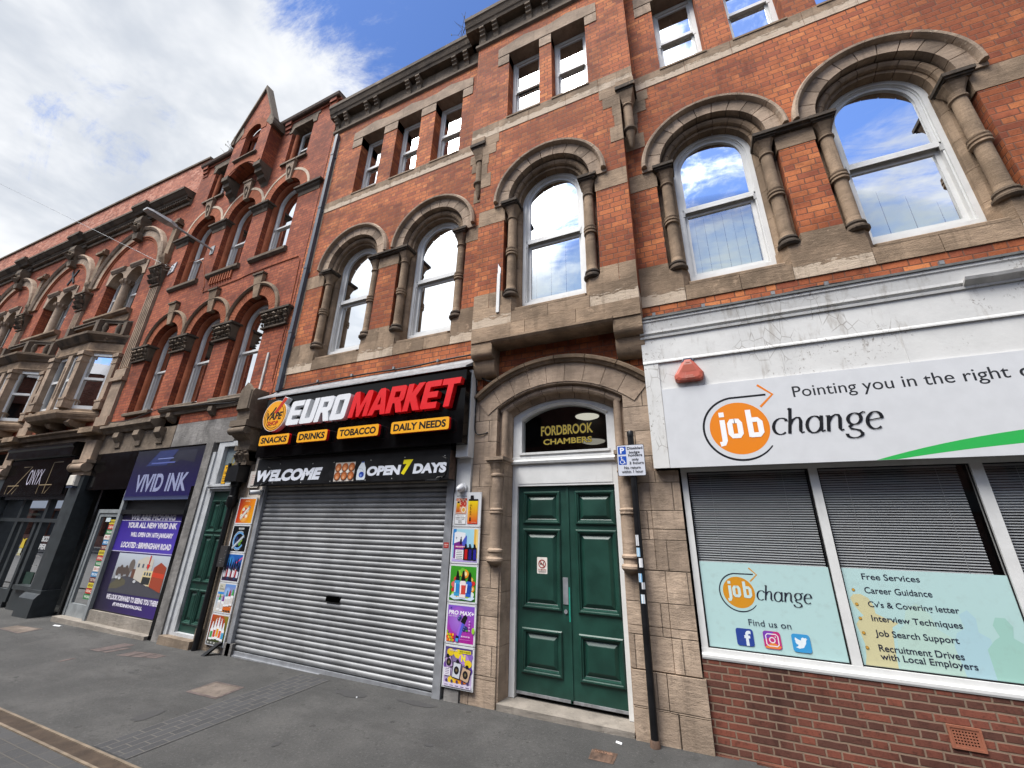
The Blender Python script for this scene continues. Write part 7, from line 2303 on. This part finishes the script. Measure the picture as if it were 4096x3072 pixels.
def cover(name, label, corners, frame, fill, group, inset=.03, pattern=None, text=None):
    t = thing(name, label, 'manhole cover', group)
    mb = MB()
    cx = sum(p[0] for p in corners) / 4; cy = sum(p[1] for p in corners) / 4
    ins = [(cx + (x - cx) * (1 - inset / max(abs(x - cx), .02)), cy + (y - cy) * (1 - inset / max(abs(y - cy), .02))) for x, y in corners]
    a = [mb.v(onground(x, y, .003)) for x, y in corners]; e = [mb.v(onground(x, y, .007)) for x, y in ins]
    for i in range(4): mb.f([a[i], a[(i + 1) % 4], e[(i + 1) % 4], e[i]])
    mb.build('cover_frame', frame, t)
    mb = MB(); mb.poly([onground(x, y, .0055) for x, y in ins])
    if pattern:
        xa, xb = min(p[0] for p in ins), max(p[0] for p in ins); ya, yb = min(p[1] for p in ins), max(p[1] for p in ins)
        n = pattern
        for q in range(n):
            yy = ya + (yb - ya) * (q + .5) / n
            if text and .62 < (q + .5) / n < .86: continue
            pts = [(xa + (xb - xa) * (.06 + .88 * s_ / 16), yy + (yb - ya) / n * .22 * math.sin(s_ * 1.6)) for s_ in range(17)]
            for p0, p1 in zip(pts, pts[1:]): mb.loft([[onground(p0[0], p0[1] + d, h_) for d, h_ in ((-.007, .005), (.007, .005), (.004, .011), (-.004, .011))], [onground(p1[0], p1[1] + d, h_) for d, h_ in ((-.007, .005), (.007, .005), (.004, .011), (-.004, .011))]])
    pl = mb.build('cover_plate', fill, t)
    if text:
        vs, fs = textmesh(text, .03)
        ax, bx = min(p[0] for p in vs), max(p[0] for p in vs); az, bz = min(p[1] for p in vs), max(p[1] for p in vs)
        mb = MB()
        V = [mb.v(onground(xa + .02 + (p[0] - ax) / (bx - ax) * (xb - xa - .04), ya + (yb - ya) * (.66 + .18 * (p[1] - az) / (bz - az)), .0115)) for p in vs]
        for f_ in fs: mb.f([V[i] for i in f_])
        mb.build('raised_lettering', simple('worn_rusty_iron', (.20, .11, .07), .6, var=.3), pl)
    return t


RUSTD = simple('dark_cast_iron', (.075, .055, .05), .75, var=.35, scale=14, bump=.4)
MHC = stone('pale_cover_concrete', (.19, .155, .13), dark=.55, soot=.8)
cover('manhole_cover', 'pale concrete filled square manhole cover beside the block strip', [(-6.06, -1.20), (-5.50, -1.185), (-5.56, -.785), (-6.10, -.81)], RUSTD, MHC, 'covers in the pavement', .035)
cover('manhole_cover', 'pale square manhole cover near the kerb by the far left shop', [(-12.87, -.85), (-11.95, -.85), (-12.07, -.47), (-12.93, -.55)], RUSTD, MHC, 'covers in the pavement', .03)
cover('water_cover', 'small rusty cover with raised wavy ribs reading WATER in front of the green doors', [(-1.18, -.585), (-.96, -.58), (-.955, -.38), (-1.19, -.395)], RUST, RUST, 'covers in the pavement', .012, 9, 'WATER')
for q, (cs, lb) in enumerate((([(-9.42, -.80), (-9.16, -.79), (-9.12, -.31), (-9.42, -.33)], 'brown iron cover in front of the purple poster'), ([(-9.10, -.78), (-8.98, -.77), (-8.93, -.45), (-9.06, -.46)], 'narrow dark iron cover strip beside the brown iron cover'), ([(-8.68, -.78), (-8.44, -.72), (-8.44, -.47), (-8.68, -.52)], 'rusty iron cover nearest the purple poster, left of a row of three'), ([(-8.42, -.72), (-8.20, -.66), (-8.20, -.44), (-8.42, -.47)], 'middle rusty iron cover of a row of three in front of the side door'), ([(-8.18, -.65), (-7.95, -.60), (-7.95, -.44), (-8.18, -.44)], 'rusty iron cover nearest the posters, right of a row of three'), ([(-9.06, -1.32), (-8.98, -1.31), (-9.0, -1.12), (-9.08, -1.13)], 'tiny iron stop tap cover alone in the asphalt'))):
    cover('iron_cover', lb, cs, RUSTD, RUSTD, 'covers in the pavement', .02)
DC_ = thing('drain_channel', 'long rusty slotted drain channel between pavement and road setts', 'drain channel')
mb = MB()
for y0, y1 in ((-2.385, -2.362), (-2.525, -2.502)): mb.box(-14, -1.5, y0, y1, 0, .0)
mb.bm.free(); mb = MB()
def gbox(x0, x1, y0, y1, z0, z1):
    P_ = [onground(x, y, z) for z in (z0, z1) for y in (y0, y1) for x in (x0, x1)]
    V = [mb.v(p) for p in P_]
    for a in ((0, 1, 3, 2), (4, 6, 7, 5), (0, 4, 5, 1), (2, 3, 7, 6), (0, 2, 6, 4), (1, 5, 7, 3)): mb.f([V[i] for i in a])
gbox(-16, -1.0, -2.385, -2.362, -.03, .006); gbox(-16, -1.0, -2.535, -2.512, -.03, .006)
mb.build('channel_edge', simple('worn_steel_edge', (.15, .115, .08), .7, var=.3, dirt=.4), DC_)
mb = MB()
x = -16.
while x < -1.0:
    if abs((x % .5)) > .012: gbox(x, x + .011, -2.511, -2.386, -.03, .0)
    else: gbox(x, x + .03, -2.511, -2.386, -.03, .001)
    x += .020
mb.build('grating', simple('rusty_grating', (.085, .06, .042), .7, var=.3, dirt=.3), DC_)
mb = MB(); mb.poly([onground(-16, -2.512, -.025), onground(-1, -2.512, -.025), onground(-1, -2.385, -.025), onground(-16, -2.385, -.025)])
mb.build('channel_bed', MATS['black_void'], DC_)
st = MB()
rs = random.Random(3)
for x, y, rx, ry in ((-5.68, -1.77, .10, .17), (-4.2, -.35, .25, .10), (-3.3, -.25, .28, .07), (-2.6, -1.0, .05, .03), (-7.5, -1.1, .07, .03), (-3.9, -1.6, .04, .05)):
    n = 16
    V = [st.v(onground(x + rx * math.cos(2 * PI * q / n) * rs.uniform(.75, 1.1), y + ry * math.sin(2 * PI * q / n) * rs.uniform(.7, 1.1), .0035)) for q in range(n)]
    st.f(V)
so_ = st.build('asphalt_patch', simple('dark_tar', (.035, .034, .034), .8, var=.2, scale=40), None)
so_['kind'] = 'structure'
for x, y, l, a, lb in ((-.98, -.17, .06, -.3, 'white cigarette end by the doorstep'), (-4.05, -.42, .015, .6, 'tiny pale scrap on the asphalt in front of the shutter'), (-12.2, -.22, .22, .1, 'white scrap at the foot of the dark pilaster')):
    mb = MB()
    c_, s_ = math.cos(a), math.sin(a)
    mb.loft([[onground(x + u * l * c_ - v_ * s_, y + u * l * s_ + v_ * c_, h_) for v_, h_ in ((-.006 - l * .12, .001), (.006 + l * .12, .001), (.004, .012), (-.004, .012))] for u in (-.5, .5)])
    tag(mb.build('litter_scrap', WHITEN), lb, 'litter', 'litter on the pavement')

# ------------------------------------------------------------------ the terrace across the street (seen only in the glass)
for k, (x0, x1, h_, lb) in enumerate(((-90, -30.1, 10., 'long plain brick terrace across the street at the far left end'), (-30, -16, 9.5, 'tall plain brick terrace house across the street'), (-15.9, -4, 8.6, 'plain brick shop terrace across the street, middle'), (-3.9, 9, 9.2, 'plain brick shop terrace across the street, right'), (9.1, 24, 8.4, 'plain brick terrace house across the street, far right'))):
    ob = thing('brick_terrace', lb, 'building', 'buildings across the street')
    mb = MB(); n = int((x1 - x0) / 3)
    hs = [rect(x0 + 1 + q * 3, x0 + 2.3 + q * 3, z, z + 1.7) for q in range(n) for z in (3.9, 6.3) if z + 1.8 < h_] + [rect(x0 + .5 + q * 3, x0 + 2.8 + q * 3, .6, 2.7) for q in range(n)]
    mb.plate(rect(x0, x1, -.3, h_), hs, -15.5, -15.2)
    mb.build('wall', OPPB, ob)
    mb = MB(); mb.box(x0, x1, -15.6, -15.5, -.3, h_); mb.build('interior_wall', DARKROOM, ob)
    mb = MB(); mb.box(x0, x1, -15.15, -15.0, 2.9, 3.6); mb.build('shop_fascia', DGREY if k % 2 else WHITEN, ob)
    mb = MB(); mb.loft([[(x, -15.1, h_), (x, -19, h_ + 1.6), (x, -23, h_)] for x in (x0, x1)]); mb.build('roof', MATS['roof_slate'], ob)
